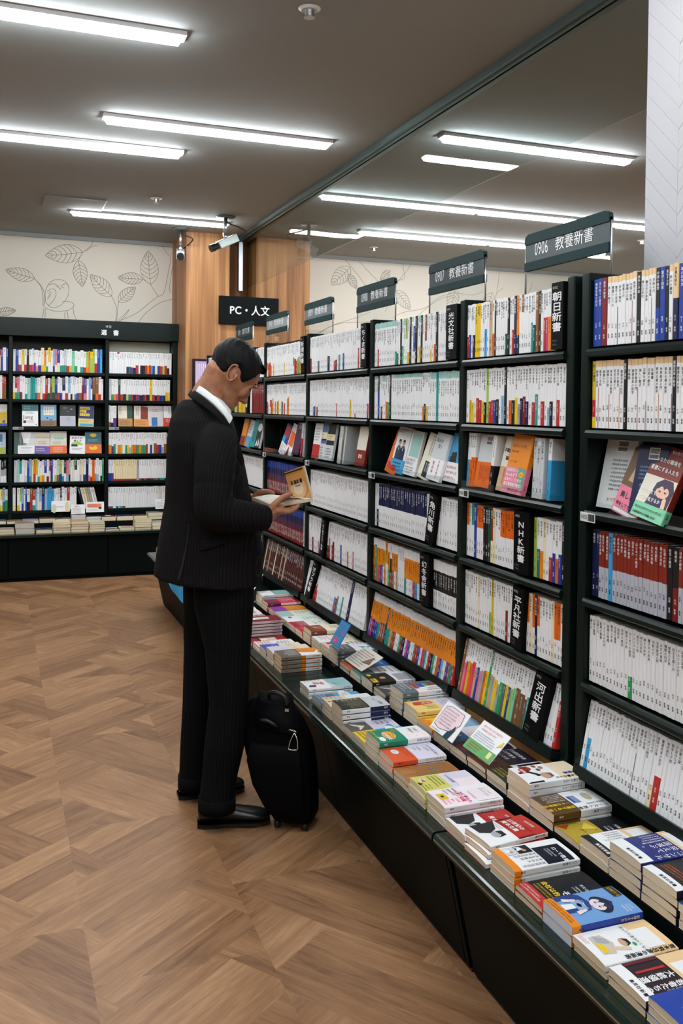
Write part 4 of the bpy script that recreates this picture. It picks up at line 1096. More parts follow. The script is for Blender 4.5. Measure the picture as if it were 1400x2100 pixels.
# ================================================================== THE LOW DISPLAY TABLE IN FRONT
TZ, TX0 = 0.39, 1.045
def plinth(y0, y1, label, panels):
    t = thing('display_plinth', label, 'display table', (0, 0, 0), 'low display tables')
    prof = [(TX0 + 0.005, TZ - 0.028), (TX0, TZ - 0.02), (TX0, TZ - 0.008), (TX0 + 0.004, TZ - 0.002), (TX0 + 0.010, TZ), (1.466, TZ), (1.466, TZ - 0.028)]
    k = len(prof)
    V = [(x, y0, z) for x, z in prof] + [(x, y1, z) for x, z in prof]
    F = [(i, (i + 1) % k, k + (i + 1) % k, k + i) for i in range(k)] + [tuple(range(k - 1, -1, -1)), tuple(range(k, 2 * k))]
    MB().faces(V, F).build('tabletop', M_TOP, t)
    tr = MB()     # bright metal strip standing in for the highlight along the lip
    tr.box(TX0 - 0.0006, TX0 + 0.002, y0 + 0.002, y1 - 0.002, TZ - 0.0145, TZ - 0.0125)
    tr.build('edge_highlight', M_METAL, t)
    # body that leans inwards to the floor, with a shadow gap under the top
    xs, xf = 1.095, 1.165
    V = [(xs, y0 + 0.004, TZ - 0.05), (1.46, y0 + 0.004, TZ - 0.05), (1.46, y0 + 0.004, 0.0), (xf + 0.02, y0 + 0.004, 0.0)]
    V += [(x, y1 - 0.004, z) for x, _y, z in V]
    MB().box(xs + 0.03, 1.46, y0 + 0.004, y1 - 0.004, TZ - 0.06, TZ - 0.028).build('neck', M_PANEL, t)
    cuts = [y0 + 0.004] + panels + [y1 - 0.004]
    for a, b in zip(cuts, cuts[1:]):
        V = [(xs, a + 0.003, TZ - 0.055), (xs, b - 0.003, TZ - 0.055), (xf, b - 0.003, 0.012), (xf, a + 0.003, 0.012), (1.455, a + 0.003, TZ - 0.055), (1.455, b - 0.003, TZ - 0.055), (1.455, b - 0.003, 0.012), (1.455, a + 0.003, 0.012)]
        MB().faces(V, [(0, 1, 2, 3), (0, 4, 5, 1), (1, 5, 6, 2), (3, 7, 4, 0), (2, 6, 7, 3), (4, 7, 6, 5)]).build('front_panel', M_PANEL, t)
    boxo('toe_kick', xf + 0.006, 1.455, y0 + 0.006, y1 - 0.006, 0.0, 0.014, M_BLACK, t)
    return t
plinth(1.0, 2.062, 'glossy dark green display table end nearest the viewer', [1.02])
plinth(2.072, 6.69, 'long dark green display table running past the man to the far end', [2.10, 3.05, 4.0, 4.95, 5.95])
BZ = 0.432
t = tag(boxo('display_step', 1.284, 1.4655, 1.0, 6.6, TZ + 0.0005, BZ - 0.001, M_PANEL), 'low dark step along the back of the table carrying the rear row of books', 'display step')

# ---- the books laid flat
W0, H0 = 0.1045, 0.173
def lay(row, y, n, t, dz, desc, amt=0.003, skew=(), h=H0, w=W0, jit=0.0035, dx=0.0, seed=None, zb=None):
    """a stack of n copies; y = edge nearest the viewer (the spine side)"""
    rng = random.Random(int(y * 1000) + (1 if row == 'F' else 0) if seed is None else seed)
    z = (TZ if row == 'F' else BZ) + 0.0004 if zb is None else zb
    xf = (1.087 if row == 'F' else 1.288) + dx
    rn = 'front' if row == 'F' else 'rear'
    for i in range(n):
        top = i == n - 1
        an = -pi / 2 + rng.uniform(-0.010, 0.010)
        ddx, ddy, da = (skew[i] if i < len(skew) else (0, 0, 0))
        an += da
        R = rotz(an)
        tt = t * rng.uniform(0.97, 1.03)
        org = np.array([xf + rng.uniform(-jit, jit) * 0.6 + ddx, y + w + rng.uniform(-jit, jit) * 0.4 + ddy, z])
        d = dict(dz)
        if not top:
            d['ops'] = ()
        pos = 'topmost' if top and n > 1 else ('single' if n == 1 else ('lowest' if i == 0 else ['', '', 'second', 'third', 'fourth', 'fifth', 'sixth'][n - i] + ' from top'))
        put_flat('book', d, tt, w, h, TM(org, R), '%s, %s, %s table row' % (desc, pos, rn), 'book', 'books laid flat on the long table', amt, rng)
        z += tt + 0.0006

def person(cx, cy, s, skin='#d3a88c', hair='k', cloth='nv'):
    return [('p', [(cx - .26 * s, cy - .32 * s), (cx + .26 * s, cy - .32 * s), (cx + .20 * s, cy - .12 * s), (cx - .20 * s, cy - .12 * s)], cloth), ('e', cx, cy, .13 * s, .12 * s, skin), ('p', [(cx - .14 * s, cy + .02 * s), (cx - .1 * s, cy + .13 * s), (cx + .1 * s, cy + .13 * s), (cx + .14 * s, cy + .02 * s), (cx + .08 * s, cy + .06 * s), (cx - .08 * s, cy + .06 * s)], hair)]
CR = '#ead9bd'
F = [
 (1.197, 3, .014, dict(base='iv', band=(.55, 'b'), spine='iv', title='競争の経済学', ops=[('r', .30, .30, .62, .52, '#4a8fd0'), ('t', '15%', .31, .36, .019, 'w', 'hb'), ('t', '誰もが', .64, .40, .012, 'w'), ('t', '生きやすい社会', .45, .20, .010, 'w'), ('r', .5, .6, 1, .85, 'w')]), 'blue banded book lettered 15%'),
 (1.308, 2, .0145, dict(base='e', band=(.62, '#2a1c22'), spine='w', title='若者たちの大統領選', ops=[('r', 0, 0, 1, .16, 'w'), ('t', '集英社新書', .45, .05, .0095, 'k', 'hb'), ('t', '若者たちの', .80, .60, .0165, 'w', 'vb'), ('t', '大統領選', .55, .60, .0185, 'w', 'vb'), ('r', .30, .20, .36, .58, 'r'), ('V', .86, .2, .98, .58, 1, 'lb'), ('r', 0, .17, .1, .60, '#5c2430'), ('r', .3, .66, 1, .92, 'w'), ('t', '選挙', .55, .78, .012, 'k')]), 'black and red banded book on young voters'),
 (1.421, 2, .0145, dict(base='e', band=(.66, 'w'), spine='e', title='漫画術', ops=[('r', .25, .66, .85, .90, 'w'), ('t', '荒木飛呂彦の漫画術', .93, .98, .0125, 'k', 'vb'), ('p', [(.2, .12), (.75, .10), (.80, .26), (.5, .34), (.2, .28)], '#cfc4b4'), ('e', .55, .45, .13, .075, '#caa58b'), ('p', [(.42, .46), (.48, .53), (.62, .53), (.68, .46), (.55, .49)], 'k'), ('p', [(.60, .30), (.72, .48), (.80, .46), (.70, .26)], '#dcc7a8'), ('p', [(.18, .18), (.35, .30), (.50, .30), (.40, .16)], 'gr'), ('p', [(.45, .12), (.75, .14), (.7, .2), (.45, .2)], 'y'), ('e', .66, .56, .06, .035, 'g'), ('t', '読んだら書きたくなる', .08, .60, .0085, 'k'), ('L', .08, .03, .5, .09, 2, 'r')]), 'white manga guide with drawn figures'),
 (1.528, 2, .022, dict(base='#6f9fd6', band=(.12, 'o'), pages='#dfe0e6', spine='b', title='記録する少女', ops=[('e', .55, .60, .30, .20, '#141f3c'), ('p', [(0, .12), (.62, .12), (.66, .42), (.45, .50), (.1, .46), (0, .40)], '#27407f'), ('p', [(.3, .12), (.5, .12), (.52, .40), (.38, .42)], '#e9edf5'), ('e', .54, .56, .205, .150, '#e8dade'), ('p', [(.32, .58), (.36, .70), (.54, .76), (.74, .70), (.77, .57), (.70, .64), (.62, .60), (.55, .65), (.46, .60), (.40, .64)], '#16213f'), ('e', .46, .555, .035, .026, '#24388a'), ('e', .62, .555, .035, .026, '#24388a'), ('e', .465, .562, .010, .008, 'w'), ('e', .625, .562, .010, .008, 'w'), ('p', [(.42, .592), (.50, .597), (.50, .590), (.42, .586)], '#141f3c'), ('p', [(.58, .597), (.66, .592), (.66, .586), (.58, .590)], '#141f3c'), ('p', [(.52, .485), (.57, .485), (.545, .475)], '#b04a5a'), ('r', .26, .27, .62, .40, '#8fa9cf'), ('r', .30, .40, .40, .43, '#6d88b4'), ('e', .44, .335, .075, .045, '#1c2a52'), ('e', .44, .335, .04, .024, '#6fa0d8'), ('p', [(.12, .20), (.24, .36), (.30, .33), (.24, .18)], '#e8dade'), ('p', [(.62, .22), (.60, .36), (.66, .37), (.74, .22)], '#e8dade'), ('e', .70, .66, .05, .03, '#2c3f74'), ('e', .62, .71, .04, .025, '#2c3f74'), ('r', .0, .86, .40, .98, '#2a2a20'), ('t', '記録する', .04, .90, .010, 'dy'), ('L', .72, .80, .98, .95, 3, 'w'), ('L', .05, .02, .95, .10, 2, 'k')]), 'thick blue comic cover with drawn girl and camera'),
 (1.636, 2, .013, dict(base='k', band=(.16, 'r'), spine='w', title='会社は豹変する', ops=[('p', [(.45, .55), (1, .55), (1, .95), (.75, .98), (.5, .9)], '#0a1b2e'), ('t', 'その時、', .62, .42, .020, 'w', 'hb'), ('t', '会社は豹変する', .14, .31, .0155, 'y', 'hb'), ('L', .15, .18, .9, .29, 2, 'dy'), ('t', '会社は二度殺す', .52, .74, .009, 'w'), ('L', .55, .6, .95, .7, 2, 'w'), ('L', .05, .03, .95, .13, 2, 'w')]), 'black cover with yellow lettering and red foot band'),
 (1.748, 3, .0165, dict(base='w', spine=[('w', .8), ('w', .2)], band=(.11, 'o'), title='ローマ教皇', ops=[('r', .28, .52, .98, .93, '#0a1426'), ('t', 'ローマ教皇', .40, .78, .0125, 'w', 'hb'), ('L', .4, .66, .9, .75, 2, 'w'), ('r', .08, .29, .42, .50, 'k'), ('e', .30, .40, .06, .05, '#b98a6e'), ('p', [(.1, .3), (.3, .3), (.26, .40), (.14, .38)], 'w'), ('r', .08, .12, .42, .29, '#c9d3df'), ('e', .30, .21, .05, .04, '#b98a6e'), ('p', [(.12, .12), (.32, .12), (.28, .20), (.18, .2)], 'w'), ('V', .45, .14, .98, .50, 4, 'k')]), 'white pope book with navy square'),
 (1.862, 3, .014, dict(base='r', band=(.50, 'w'), spine='w', title='資本主義', ops=[('p', [(.0, .52), (1, .52), (1, .80), (0, .80)], '#4a1414'), ('p', [(.1, .52), (.4, .52), (.9, .80), (.6, .80)], '#a02018'), ('t', '22世紀の', .12, .68, .015, 'w', 'hb'), ('t', '資本主義', .12, .57, .015, 'w', 'hb'), ('t', '成田悠輔', .35, .87, .009, 'w'), ('e', .62, .26, .14, .10, 'gr'), ('p', [(.48, .30), (.52, .40), (.74, .40), (.78, .26), (.70, .33)], 'k'), ('p', [(0, .08), (.40, .08), (.52, .22), (.40, .36), (0, .48)], 'k'), ('L', .08, .40, .5, .48, 2, 'k')]), 'red cover with portrait band, shifted aside'),
 (1.974, 2, .014, dict(base='r', band=(.50, 'w'), spine='w', title='資本主義', ops=[('p', [(.0, .52), (1, .52), (1, .80), (0, .80)], '#4a1414'), ('p', [(.1, .52), (.4, .52), (.9, .80), (.6, .80)], '#a02018'), ('t', '資本主義', .3, .62, .015, 'w', 'hb'), ('t', '成田悠輔', .35, .87, .009, 'w'), ('e', .62, .26, .14, .10, 'gr'), ('p', [(.48, .30), (.52, .40), (.74, .40), (.78, .26), (.70, .33)], 'k'), ('p', [(0, .06), (.40, .06), (.52, .22), (.40, .36), (0, .46)], 'k')]), 'red cover with portrait band half covered'),
 (2.084, 3, .0175, dict(base='w', band=(.52, '#f3e7ee'), spine='w', title='人工知能はこころ', ops=[('t', 'AIに尋ねた', .35, .44, .0125, 'mg', 'hb'), ('t', '人工知能', .33, .36, .014, 'hp', 'hb'), ('L', .06, .22, .6, .46, 3, 'k'), ('r', .30, .06, .62, .20, 'dy'), ('e', .46, .13, .06, .04, 'k'), ('L', .66, .05, .96, .34, 4, 'hp'), ('r', .3, .60, .95, .98, '#efe6ee'), ('t', 'こころが', .32, .86, .010, 'gs'), ('t', '生まれるか', .32, .79, .010, 'gs'), ('L', .4, .55, .95, .62, 1, 'pk')]), 'white and pink book on artificial intelligence'),
 (2.196, 3, .0155, dict(base='lv', band=(.48, '#d2cf6a'), spine='#d2cf6a', title='老人初心者', ops=[('L', .1, .25, .9, .45, 3, 'k'), ('e', .3, .14, .13, .08, 'w'), ('t', '50歳', .2, .12, .011, 'r', 'hb'), ('p', [(.40, .02), (.60, .02), (.52, .10)], 'k'), ('L', .6, .02, .95, .20, 3, 'k'), ('t', '大人の試練', .15, .56, .011, 'k'), ('r', .5, .62, .98, .98, '#efe3ea')]), 'lavender cover with olive yellow band'),
 (2.304, 2, .016, dict(base='kf', spine='kf', title='言葉の庭', ops=[('V', .04, .05, .96, .96, 14, 'bn'), ('t', '私の', .3, .55, .018, 'te'), ('t', '道', .7, .4, .018, 'te')]), 'plain kraft brown cover printed all over with columns'),
 (2.412, 3, .016, dict(base='lv', band=(.46, '#d9582f'), spine='w', title='なぜ生きづらいか', ops=[('e', .36, .20, .17, .105, 'w'), ('e', .36, .20, .14, .085, '#dfe4f4'), ('L', .27, .15, .46, .24, 3, 'b'), ('L', .1, .32, .9, .44, 2, 'r'), ('t', 'わかりあえない', .20, .83, .011, 'k'), ('t', 'ことから', .20, .75, .011, 'k'), ('L', .2, .55, .6, .70, 2, 'gs')]), 'lavender cover with orange band and white round seal'),
 (2.516, 4, .0165, dict(base='w', band=(.55, '#138266'), spine='w', bandspine='#138266', title='お金の教室', ops=[('e', .55, .30, .30, .19, 'w'), ('e', .55, .30, .28, .175, 'o'), ('t', '新NISA', .30, .32, .017, 'y', 'hb'), ('t', '投資信託', .34, .23, .014, 'w', 'hb'), ('t', '知らないと損', .06, .05, .0105, 'y', 'hb'), ('e', .78, .12, .15, .09, 'w'), ('L', .04, .42, .5, .52, 2, 'y'), ('t', 'お金に強い', .22, .84, .0115, 'k'), ('t', '老後の教科書', .22, .74, .0115, 'k'), ('r', .60, .60, 1, 1, '#f3e9ec')]), 'white book with green and orange NISA band'),
 (2.622, 2, .0150, dict(base='sky', band=(.45, 'y'), spine='w', title='物流危機', ops=[('e', .35, .75, .5, .20, 'w'), ('t', '物流の', .1, .78, .012, 'k'), ('t', '危機', .1, .68, .012, 'k'), ('t', 'どうする', .25, .28, .018, 'k', 'hb'), ('L', .05, .05, .95, .25, 3, 'k')]), 'sky blue and white cover with bright yellow band'),
 (2.720, 2, .013, dict(base='lv', band=(.45, '#55524c'), spine='gs', title='写真集', ops=[('p', [(0, .05), (.5, .2), (1, .1), (1, .4), (.4, .45), (0, .3)], '#8d887c'), ('p', [(.2, .1), (.5, .35), (.8, .2)], 'iv'), ('L', .2, .6, .6, .9, 3, 'gs'), ('e', .8, .8, .2, .12, 'sky')]), 'lavender cover with grey photograph band'),
 (2.818, 4, .018, dict(base='lgy', band=(.58, '#17201c'), spine=[('nv', .42), ('w', .58)], bandspine='w', title='沈黙', ops=[('V', .06, .06, .94, .54, 9, '#b9b380'), ('L', .04, .05, .3, .52, 5, 'w'), ('t', '沈黙', .6, .82, .014, 'gs'), ('t', '樋口', .3, .78, .008, 'gs')]), 'pale grey cover with black band and navy spine'),
 (2.928, 3, .016, dict(base='w', band=(.48, '#e7dcc0'), spine='#d9cfd6', title='ことばの力', ops=[('t', 'ニュースの', .55, .44, .014, 'k', 'vb'), ('t', '数字', .75, .44, .018, 'k', 'vb'), ('L', .05, .05, .45, .4, 4, 'gs'), ('e', .75, .76, .35, .2, '#b9cfdd')]), 'white cover with cream band and bold black columns'),
 (3.030, 2, .013, dict(base='sky', band=(.45, '#3d6b93'), spine='b', title='海の話', ops=[('e', .4, .68, .6, .2, '#dfe9ef'), ('L', .1, .62, .8, .75, 2, 'k'), ('r', .3, .3, .6, .42, 'r'), ('L', .05, .05, .95, .28, 3, 'w')]), 'blue cover with white swoosh'),
 (3.165, 3, .0125, dict(base='#93bfc4', band=(.52, 'w'), spine='w', title='美術の窓', ops=[('e', .52, .40, .15, .07, 'r'), ('t', '話題', .44, .385, .009, 'w', 'hb'), ('p', [(.3, .22), (.55, .20), (.6, .33), (.4, .36)], '#d98a7a'), ('p', [(.6, .1), (.8, .05), (.85, .2), (.65, .24)], '#5c4a6b'), ('L', .04, .05, .28, .45, 5, 'k'), ('p', [(.5, .52), (1, .52), (1, .7)], 'lgy'), ('L', .55, .62, .9, .7, 2, 'dt')]), 'pale teal and white cover with red oval' ),
 (3.510, 4, .0165, dict(base='o', band=(.50, '#6b6156'), spine=[('w', .40), ('o', .60)], bandspine='#8d8578', title='読書の日', ops=[('p', [(.6, .5), (1, .5), (1, 1), (.4, 1), (.75, .86)], 'w'), ('V', .15, .08, .9, .46, 6, 'w'), ('L', .5, .6, .75, .75, 2, 'bn'), ('p', [(0, 0), (.12, 0), (.0, .35)], 'w')]), 'orange and brown banded book'),
 (3.620, 4, .0135, dict(base='#e8dcc8', band=(.48, 'lv'), spine='#d9b59c', title='終末の哲学', ops=[('t', '死', .5, .3, .010, 'gs'), ('L', .4, .6, .9, .7, 2, 'gs'), ('L', .1, .53, .5, .57, 1, 'gs')]), 'cream cover with plain lavender band, thick stack'),
 (3.728, 3, .012, dict(base='#eadcc2', band=(.45, '#2c54b4'), spine='w', title='政治の季節', ops=[('t', '国策', .5, .2, .015, 'w'), ('L', .1, .25, .9, .42, 2, 'w'), ('L', .3, .6, .9, .8, 3, 'gs')]), 'cream cover with royal blue band'),
 (3.836, 2, .012, dict(base='w', band=(.42, '#f3dfe3'), spine='w', title='健康常識', ops=[('L', .05, .05, .95, .4, 4, 'r'), ('L', .3, .55, .95, .9, 4, 'k'), ('r', .6, .5, .95, .6, 'pk')]), 'white cover with red lettered pale pink band'),
 (3.950, 1, .0125, dict(base='#9c1f22', spine='dr', title='革命史', ops=[('r', .30, .30, .70, .72, '#efe6cf'), ('V', .36, .34, .64, .7, 2, 'k'), ('p', [(0, .1), (.5, .3), (1, .1), (1, .3), (.5, .22), (0, .3)], '#5c1012')]), 'dark red cover with ivory title label lying alone'),
 (4.060, 6, .0135, dict(base='#7c1a22', spine='#d8ccd2', title='帝国の終わり', ops=[('r', .35, .25, .70, .70, '#efe6cf'), ('V', .4, .3, .66, .66, 2, 'k'), ('r', .0, .05, 1, .12, '#54121a')]), 'dark red book with ivory label in tallest stack'),
 (4.170, 3, .013, dict(base='#d95a3a', band=(.45, 'r'), spine='r', title='日本の闇', ops=[('L', .1, .5, .9, .9, 3, 'y'), ('L', .1, .1, .9, .4, 3, 'w')]), 'orange and red cover'),
 (4.280, 3, .013, dict(base='#8f6fae', band=(.4, '#cfa4b8'), spine='w', title='夢の本', ops=[('L', .1, .5, .9, .9, 3, 'w')]), 'violet cover with dusty pink band'),
 (4.390, 3, .013, dict(base='iv', band=(.4, 'o'), spine='w', title='秋の味', ops=[('L', .1, .5, .9, .9, 3, 'k')]), 'ivory cover with orange band beside the violet one'),
 (4.500, 3, .013, dict(base='w', band=(.4, 'g'), spine='w', title='森の声', ops=[('L', .1, .5, .9, .9, 3, 'k')]), 'white cover with green band'),
]
for y, n_, tk, dz, desc in F:
    sk = ()
    if abs(y - 1.862) < 1e-6: sk = ((-.004, .0, .0), (.0, .012, .07), (.004, .018, .10))
    lay('F', y, n_, tk, dz, desc, skew=sk)
B = [
 (1.352, 3, .017, dict(base='w', band=(.4, 'b'), spine='w', title='帝国論', ops=[('L', .1, .5, .9, .9, 3, 'k')]), 'white cover with blue band at the nearest end'),
 (1.463, 4, .0175, dict(base='e', band=(.60, '#17171a'), spine='e', title='都市の裏側', ops=[('r', 0, 0, 1, .14, 'w'), ('t', '集英社新書', .4, .04, .0095, 'k', 'hb'), ('e', .62, .46, .18, .11, 'w'), ('t', '5', .55, .42, .020, 'hp', 'hb'), ('L', .1, .2, .9, .36, 3, 'po')]), 'black banded book with white disc numbered 5'),
 (1.572, 4, .0185, dict(base='e', band=(.72, '#1b2a74'), spine='e', title='国栄えて滅ぶ', ops=[('r', 0, 0, 1, .20, 'w'), ('t', '集英社新書', .40, .06, .0095, 'k', 'hb'), ('t', 'コンサル', .94, .70, .0180, 'w', 'v'), ('t', '栄えて', .74, .70, .0180, 'w', 'v'), ('t', '国滅ぶ。', .54, .70, .0180, 'w', 'v'), ('V', .06, .32, .42, .68, 4, 'w'), ('r', .12, .76, .88, .96, 'w'), ('t', '過疎ビジネス', .1, .965, .008, 'k')]), 'royal blue banded book with white brush lettering'),
 (1.682, 2, .0185, dict(base='e', band=(.60, 'w'), spine='e', title='仕事の人類学', ops=[('t', '仕事に', .55, .50, .0155, 'r', 'hb'), ('t', '追われる', .55, .41, .0135, 'k', 'hb'), ('t', '人たちへ', .45, .32, .0135, 'k', 'hb'), ('V', .06, .18, .45, .55, 4, 'gs'), ('r', 0, 0, 1, .13, 'k'), ('t', '集英社新書', .45, .04, .0095, 'w', 'hb'), ('r', .12, .66, .88, .92, 'w'), ('V', .6, .62, .98, .98, 3, 'k')]), 'white banded book with red lettering'),
 (1.790, 1, .015, dict(base='k', band=(.55, '#b39a35'), spine='k', title='分離の冬', ops=[('p', [(.4, .55), (1, .55), (1, .93), (.8, .98)], '#0b1222'), ('p', [(0, .1), (.5, .3), (1, .15), (1, .4), (.5, .5), (0, .35)], '#7a6a20'), ('p', [(.1, .45), (.5, .52), (.4, .3)], '#d8c040'), ('p', [(0, .0), (.3, .08), (.1, .2)], '#a83a1c'), ('t', '分断の冬へ', .45, .80, .011, 'w'), ('L', .45, .62, .9, .75, 2, 'w')]), 'black cover with golden field photograph band'),
 (1.896, 2, .021, dict(base='w', band=(.46, '#5a4222'), spine=[('w', .54), ('#5a4222', .46)], title='ファスト教養', ops=[('t', 'ファスト教養', .92, .97, .0145, 'k', 'v'), ('V', .72, .5, .84, .96, 1, 'k'), ('e', .42, .80, .20, .11, '#b7b29c'), ('r', .30, .50, .66, .62, '#7d90b8'), ('r', .30, .49, .66, .53, '#274a9c'), ('V', .02, .62, .12, .84, 1, 'k'), ('t', '10の思考法が', .62, .44, .0125, 'y', 'vb'), ('t', '加速する一冊', .82, .44, .0125, 'y', 'vb'), ('V', .08, .05, .5, .42, 5, 'w')]), 'white cover with brown and yellow band'),
 (2.006, 4, .019, dict(base=CR, band=(.60, 'w'), spine='w', title='世界を動かした人', ops=[('t', '世界を動かした', .90, .97, .011, 'k', 'vb'), ('t', '資源', .72, .86, .013, 'b', 'vb'), ('p', [(.35, .05), (1, .02), (1, .28), (.62, .34), (.35, .22)], 'k'), ('e', .72, .40, .17, .12, '#c99a80'), ('p', [(.56, .42), (.62, .52), (.80, .52), (.88, .42), (.72, .47)], '#5b544f'), ('e', .25, .48, .09, .06, '#a8735a'), ('e', .12, .40, .09, .06, '#8a5a46'), ('e', .36, .40, .08, .055, '#6b4a3c'), ('e', .20, .28, .10, .06, '#96442e'), ('p', [(.05, .15), (.4, .2), (.3, .3), (.05, .3)], 'dr'), ('e', .30, .14, .15, .075, '#d63a20'), ('t', '第3弾', .20, .125, .010, 'w', 'hb')]), 'cream cover with large portrait of a man'),
 (2.118, 2, .0165, dict(base='w', band=(.42, '#1c2a24'), spine='w', title='大人の論語', ops=[('r', .08, .52, .94, .95, '#0e1016'), ('t', '大人に贈る', .2, .80, .0115, 'w', 'hb'), ('t', '日本史', .2, .70, .0115, 'w', 'hb'), ('L', .04, .28, .96, .46, 2, 'r'), ('L', .05, .05, .95, .25, 3, 'dy')]), 'white cover with black plate and dark green band'),
 (2.228, 2, .0150, dict(base='#2a2230', band=(.45, '#6b3a28'), spine='w', title='猫の時代', ops=[('L', .1, .5, .9, .9, 3, 'w'), ('p', [(.2, .1), (.8, .1), (.6, .35)], '#c9a070')]), 'dark cover with brown photograph band under the green card'),
 (2.338, 2, .0140, dict(base='w', band=(.4, '#3b3038'), spine='w', title='歌の研究', ops=[('r', .2, .45, .98, .95, '#1f1b2a'), ('L', .3, .5, .9, .9, 3, 'w'), ('L', .1, .05, .9, .35, 3, 'r')]), 'white cover with dark plum plate between the two cards'),
 (2.448, 2, .0140, dict(base='#efeaf0', band=(.45, '#1d5f86'), spine='w', title='海と地図', ops=[('L', .1, .06, .9, .4, 3, 'w'), ('r', .55, .5, .98, .98, '#f0dde2')]), 'pale cover with petrol blue band under the pink bubble card'),
 (2.560, 2, .0135, dict(base='lb', band=(.5, 'o'), spine='lb', bandspine='o', title='台湾の味', ops=[('p', [(.1, .1), (.5, .2), (.4, .42), (.1, .4)], 'y'), ('p', [(.5, .05), (.95, .1), (.9, .45), (.6, .4)], 'po'), ('L', .2, .6, .9, .9, 3, 'w')]), 'pale blue cover with orange picture band'),
 (2.668, 3, .0165, dict(base='lv', band=(.55, '#f0d37c'), spine='w', bandspine='#f0d37c', title='医師の作文', ops=[('p', [(.18, .12), (.45, .08), (.5, .16), (.45, .5), (.2, .48)], '#c8482c'), ('V', .22, .12, .46, .46, 1, 'w'), ('V', .52, .12, .9, .5, 3, 'k'), ('L', .2, .62, .8, .85, 3, 'gs')]), 'lavender cover with pale yellow band and red plate'),
 (2.785, 4, .0185, dict(base='w', band=(.34, '#5e707a'), spine='w', title='日本の経済', ops=[('r', .0, .34, .30, .95, '#5e707a'), ('r', .30, .70, .55, .95, '#8a4a2c'), ('r', .30, .62, .55, .70, 'g'), ('r', .30, .46, .62, .60, '#2c5fb0'), ('r', .22, .35, .72, .45, '#a8452c'), ('V', .70, .5, .98, .97, 2, 'k'), ('L', .05, .05, .9, .30, 3, 'w')]), 'white cover with brown, blue and red stripes'),
 (2.930, 2, .013, dict(base='lgy', band=(.4, '#454a4e'), spine='gs', title='都市写真', ops=[('p', [(.1, .4), (.5, .9), (.9, .4)], '#4e5357'), ('p', [(.2, .05), (.9, .1), (.6, .38)], 'lgy'), ('L', .1, .1, .5, .3, 3, 'w')]), 'grey cover with dark triangular photograph'),
 (3.045, 2, .0180, dict(base='w', band=(.55, '#1b1d18'), spine='w', title='政治家の器', ops=person(.62, .34, .9, cloth='k') + [('e', .2, .12, .12, .08, 'y'), ('r', .62, .04, .98, .16, 'y'), ('t', '自民', .66, .06, .012, 'k', 'hb'), ('r', .3, .62, .95, .96, 'gr')]), 'white cover with dark portrait band and yellow tabs'),
 (3.160, 2, .013, dict(base='w', band=(.4, '#4d7a78'), spine='w', title='短歌', ops=[('L', .1, .5, .9, .9, 3, 'k')]), 'white cover with grey green band under the striped card'),
 (3.270, 2, .013, dict(base='#3f6fae', band=(.45, '#c8582c'), spine='b', title='祭り', ops=[('p', [(.1, .1), (.6, .3), (.3, .42)], 'y'), ('L', .2, .6, .9, .9, 3, 'w')]), 'blue cover with rust red band under the blue card'),
 (3.400, 4, .0140, dict(base='w', band=(.45, '#5b6066'), spine='w', title='歴史の罠', ops=[('L', .1, .05, .9, .4, 3, 'w'), ('p', [(.5, .6), (.9, .7), (.7, .9)], 'sky'), ('L', .1, .55, .4, .9, 4, 'r')]), 'white cover with slate grey band'),
 (3.510, 3, .0140, dict(base='#f0e9d8', band=(.4, '#e3c6c2'), spine='w', title='文章術', ops=[('r', .1, .1, .4, .3, 'r'), ('L', .3, .55, .9, .9, 3, 'k')]), 'ivory cover with rose band and red square'),
 (3.620, 3, .0140, dict(base='#e6d8bd', band=(.42, 'w'), spine='#efe6d3', title='旅の空', ops=[('L', .1, .1, .9, .4, 3, 'r'), ('L', .3, .6, .9, .9, 2, 'gs')]), 'sand coloured cover with white band'),
 (3.735, 3, .0200, dict(base='#e9dfcb', band=(.42, '#7a3f2b'), spine='#efe6d3', title='江戸の絵師', ops=[('p', [(.2, .1), (.8, .15), (.7, .4), (.3, .38)], '#a8573a'), ('p', [(.35, .15), (.6, .18), (.5, .32)], '#d9a27e'), ('L', .3, .6, .9, .8, 2, 'gs')]), 'ivory cover with brown picture band, thick stack'),
 (3.850, 2, .014, dict(base='#cfc6b4', band=(.42, '#c32a3e'), spine='w', title='女の一生', ops=[('L', .1, .1, .9, .4, 3, 'w')]), 'stone coloured cover with crimson band'),
 (3.960, 2, .014, dict(base='#f1eee6', band=(.42, '#b02636'), spine='w', title='恋文', ops=[('V', .1, .08, .9, .4, 6, 'w'), ('L', .3, .6, .9, .9, 2, 'te')]), 'off white cover with deep red lettered band'),
 (4.070, 2, .014, dict(base='#e3efe6', band=(.4, 'w'), spine='w', title='鳥の目', ops=[('e', .3, .2, .15, .09, 'r'), ('L', .4, .5, .9, .9, 4, 'dt')]), 'pale mint cover with red dot on white band'),
 (4.180, 2, .014, dict(base='#e8e4d0', band=(.4, '#9cc3c0'), spine='w', title='水辺', ops=[('L', .2, .5, .9, .9, 4, 'g')]), 'cream cover with aqua band'),
 (4.290, 2, .014, dict(base='#d9843c', band=(.4, '#8b3fa0'), spine='o', title='紅葉', ops=[('L', .2, .5, .9, .9, 4, 'y')]), 'amber cover with violet band'),
 (4.400, 3, .014, dict(base='#d43a52', band=(.4, '#7b1f3a'), spine='w', title='薔薇', ops=[('L', .2, .5, .9, .9, 4, 'w')]), 'rose red cover near the small white card'),
 (4.510, 4, .016, dict(base='#7fb0a8', band=(.4, 'w'), spine='w', title='島の暮らし', ops=[('L', .2, .5, .9, .9, 4, 'w')]), 'sea green cover at the small white card'),
]
for y, n_, tk, dz, desc in B:
    lay('B', y, n_, tk, dz, desc)
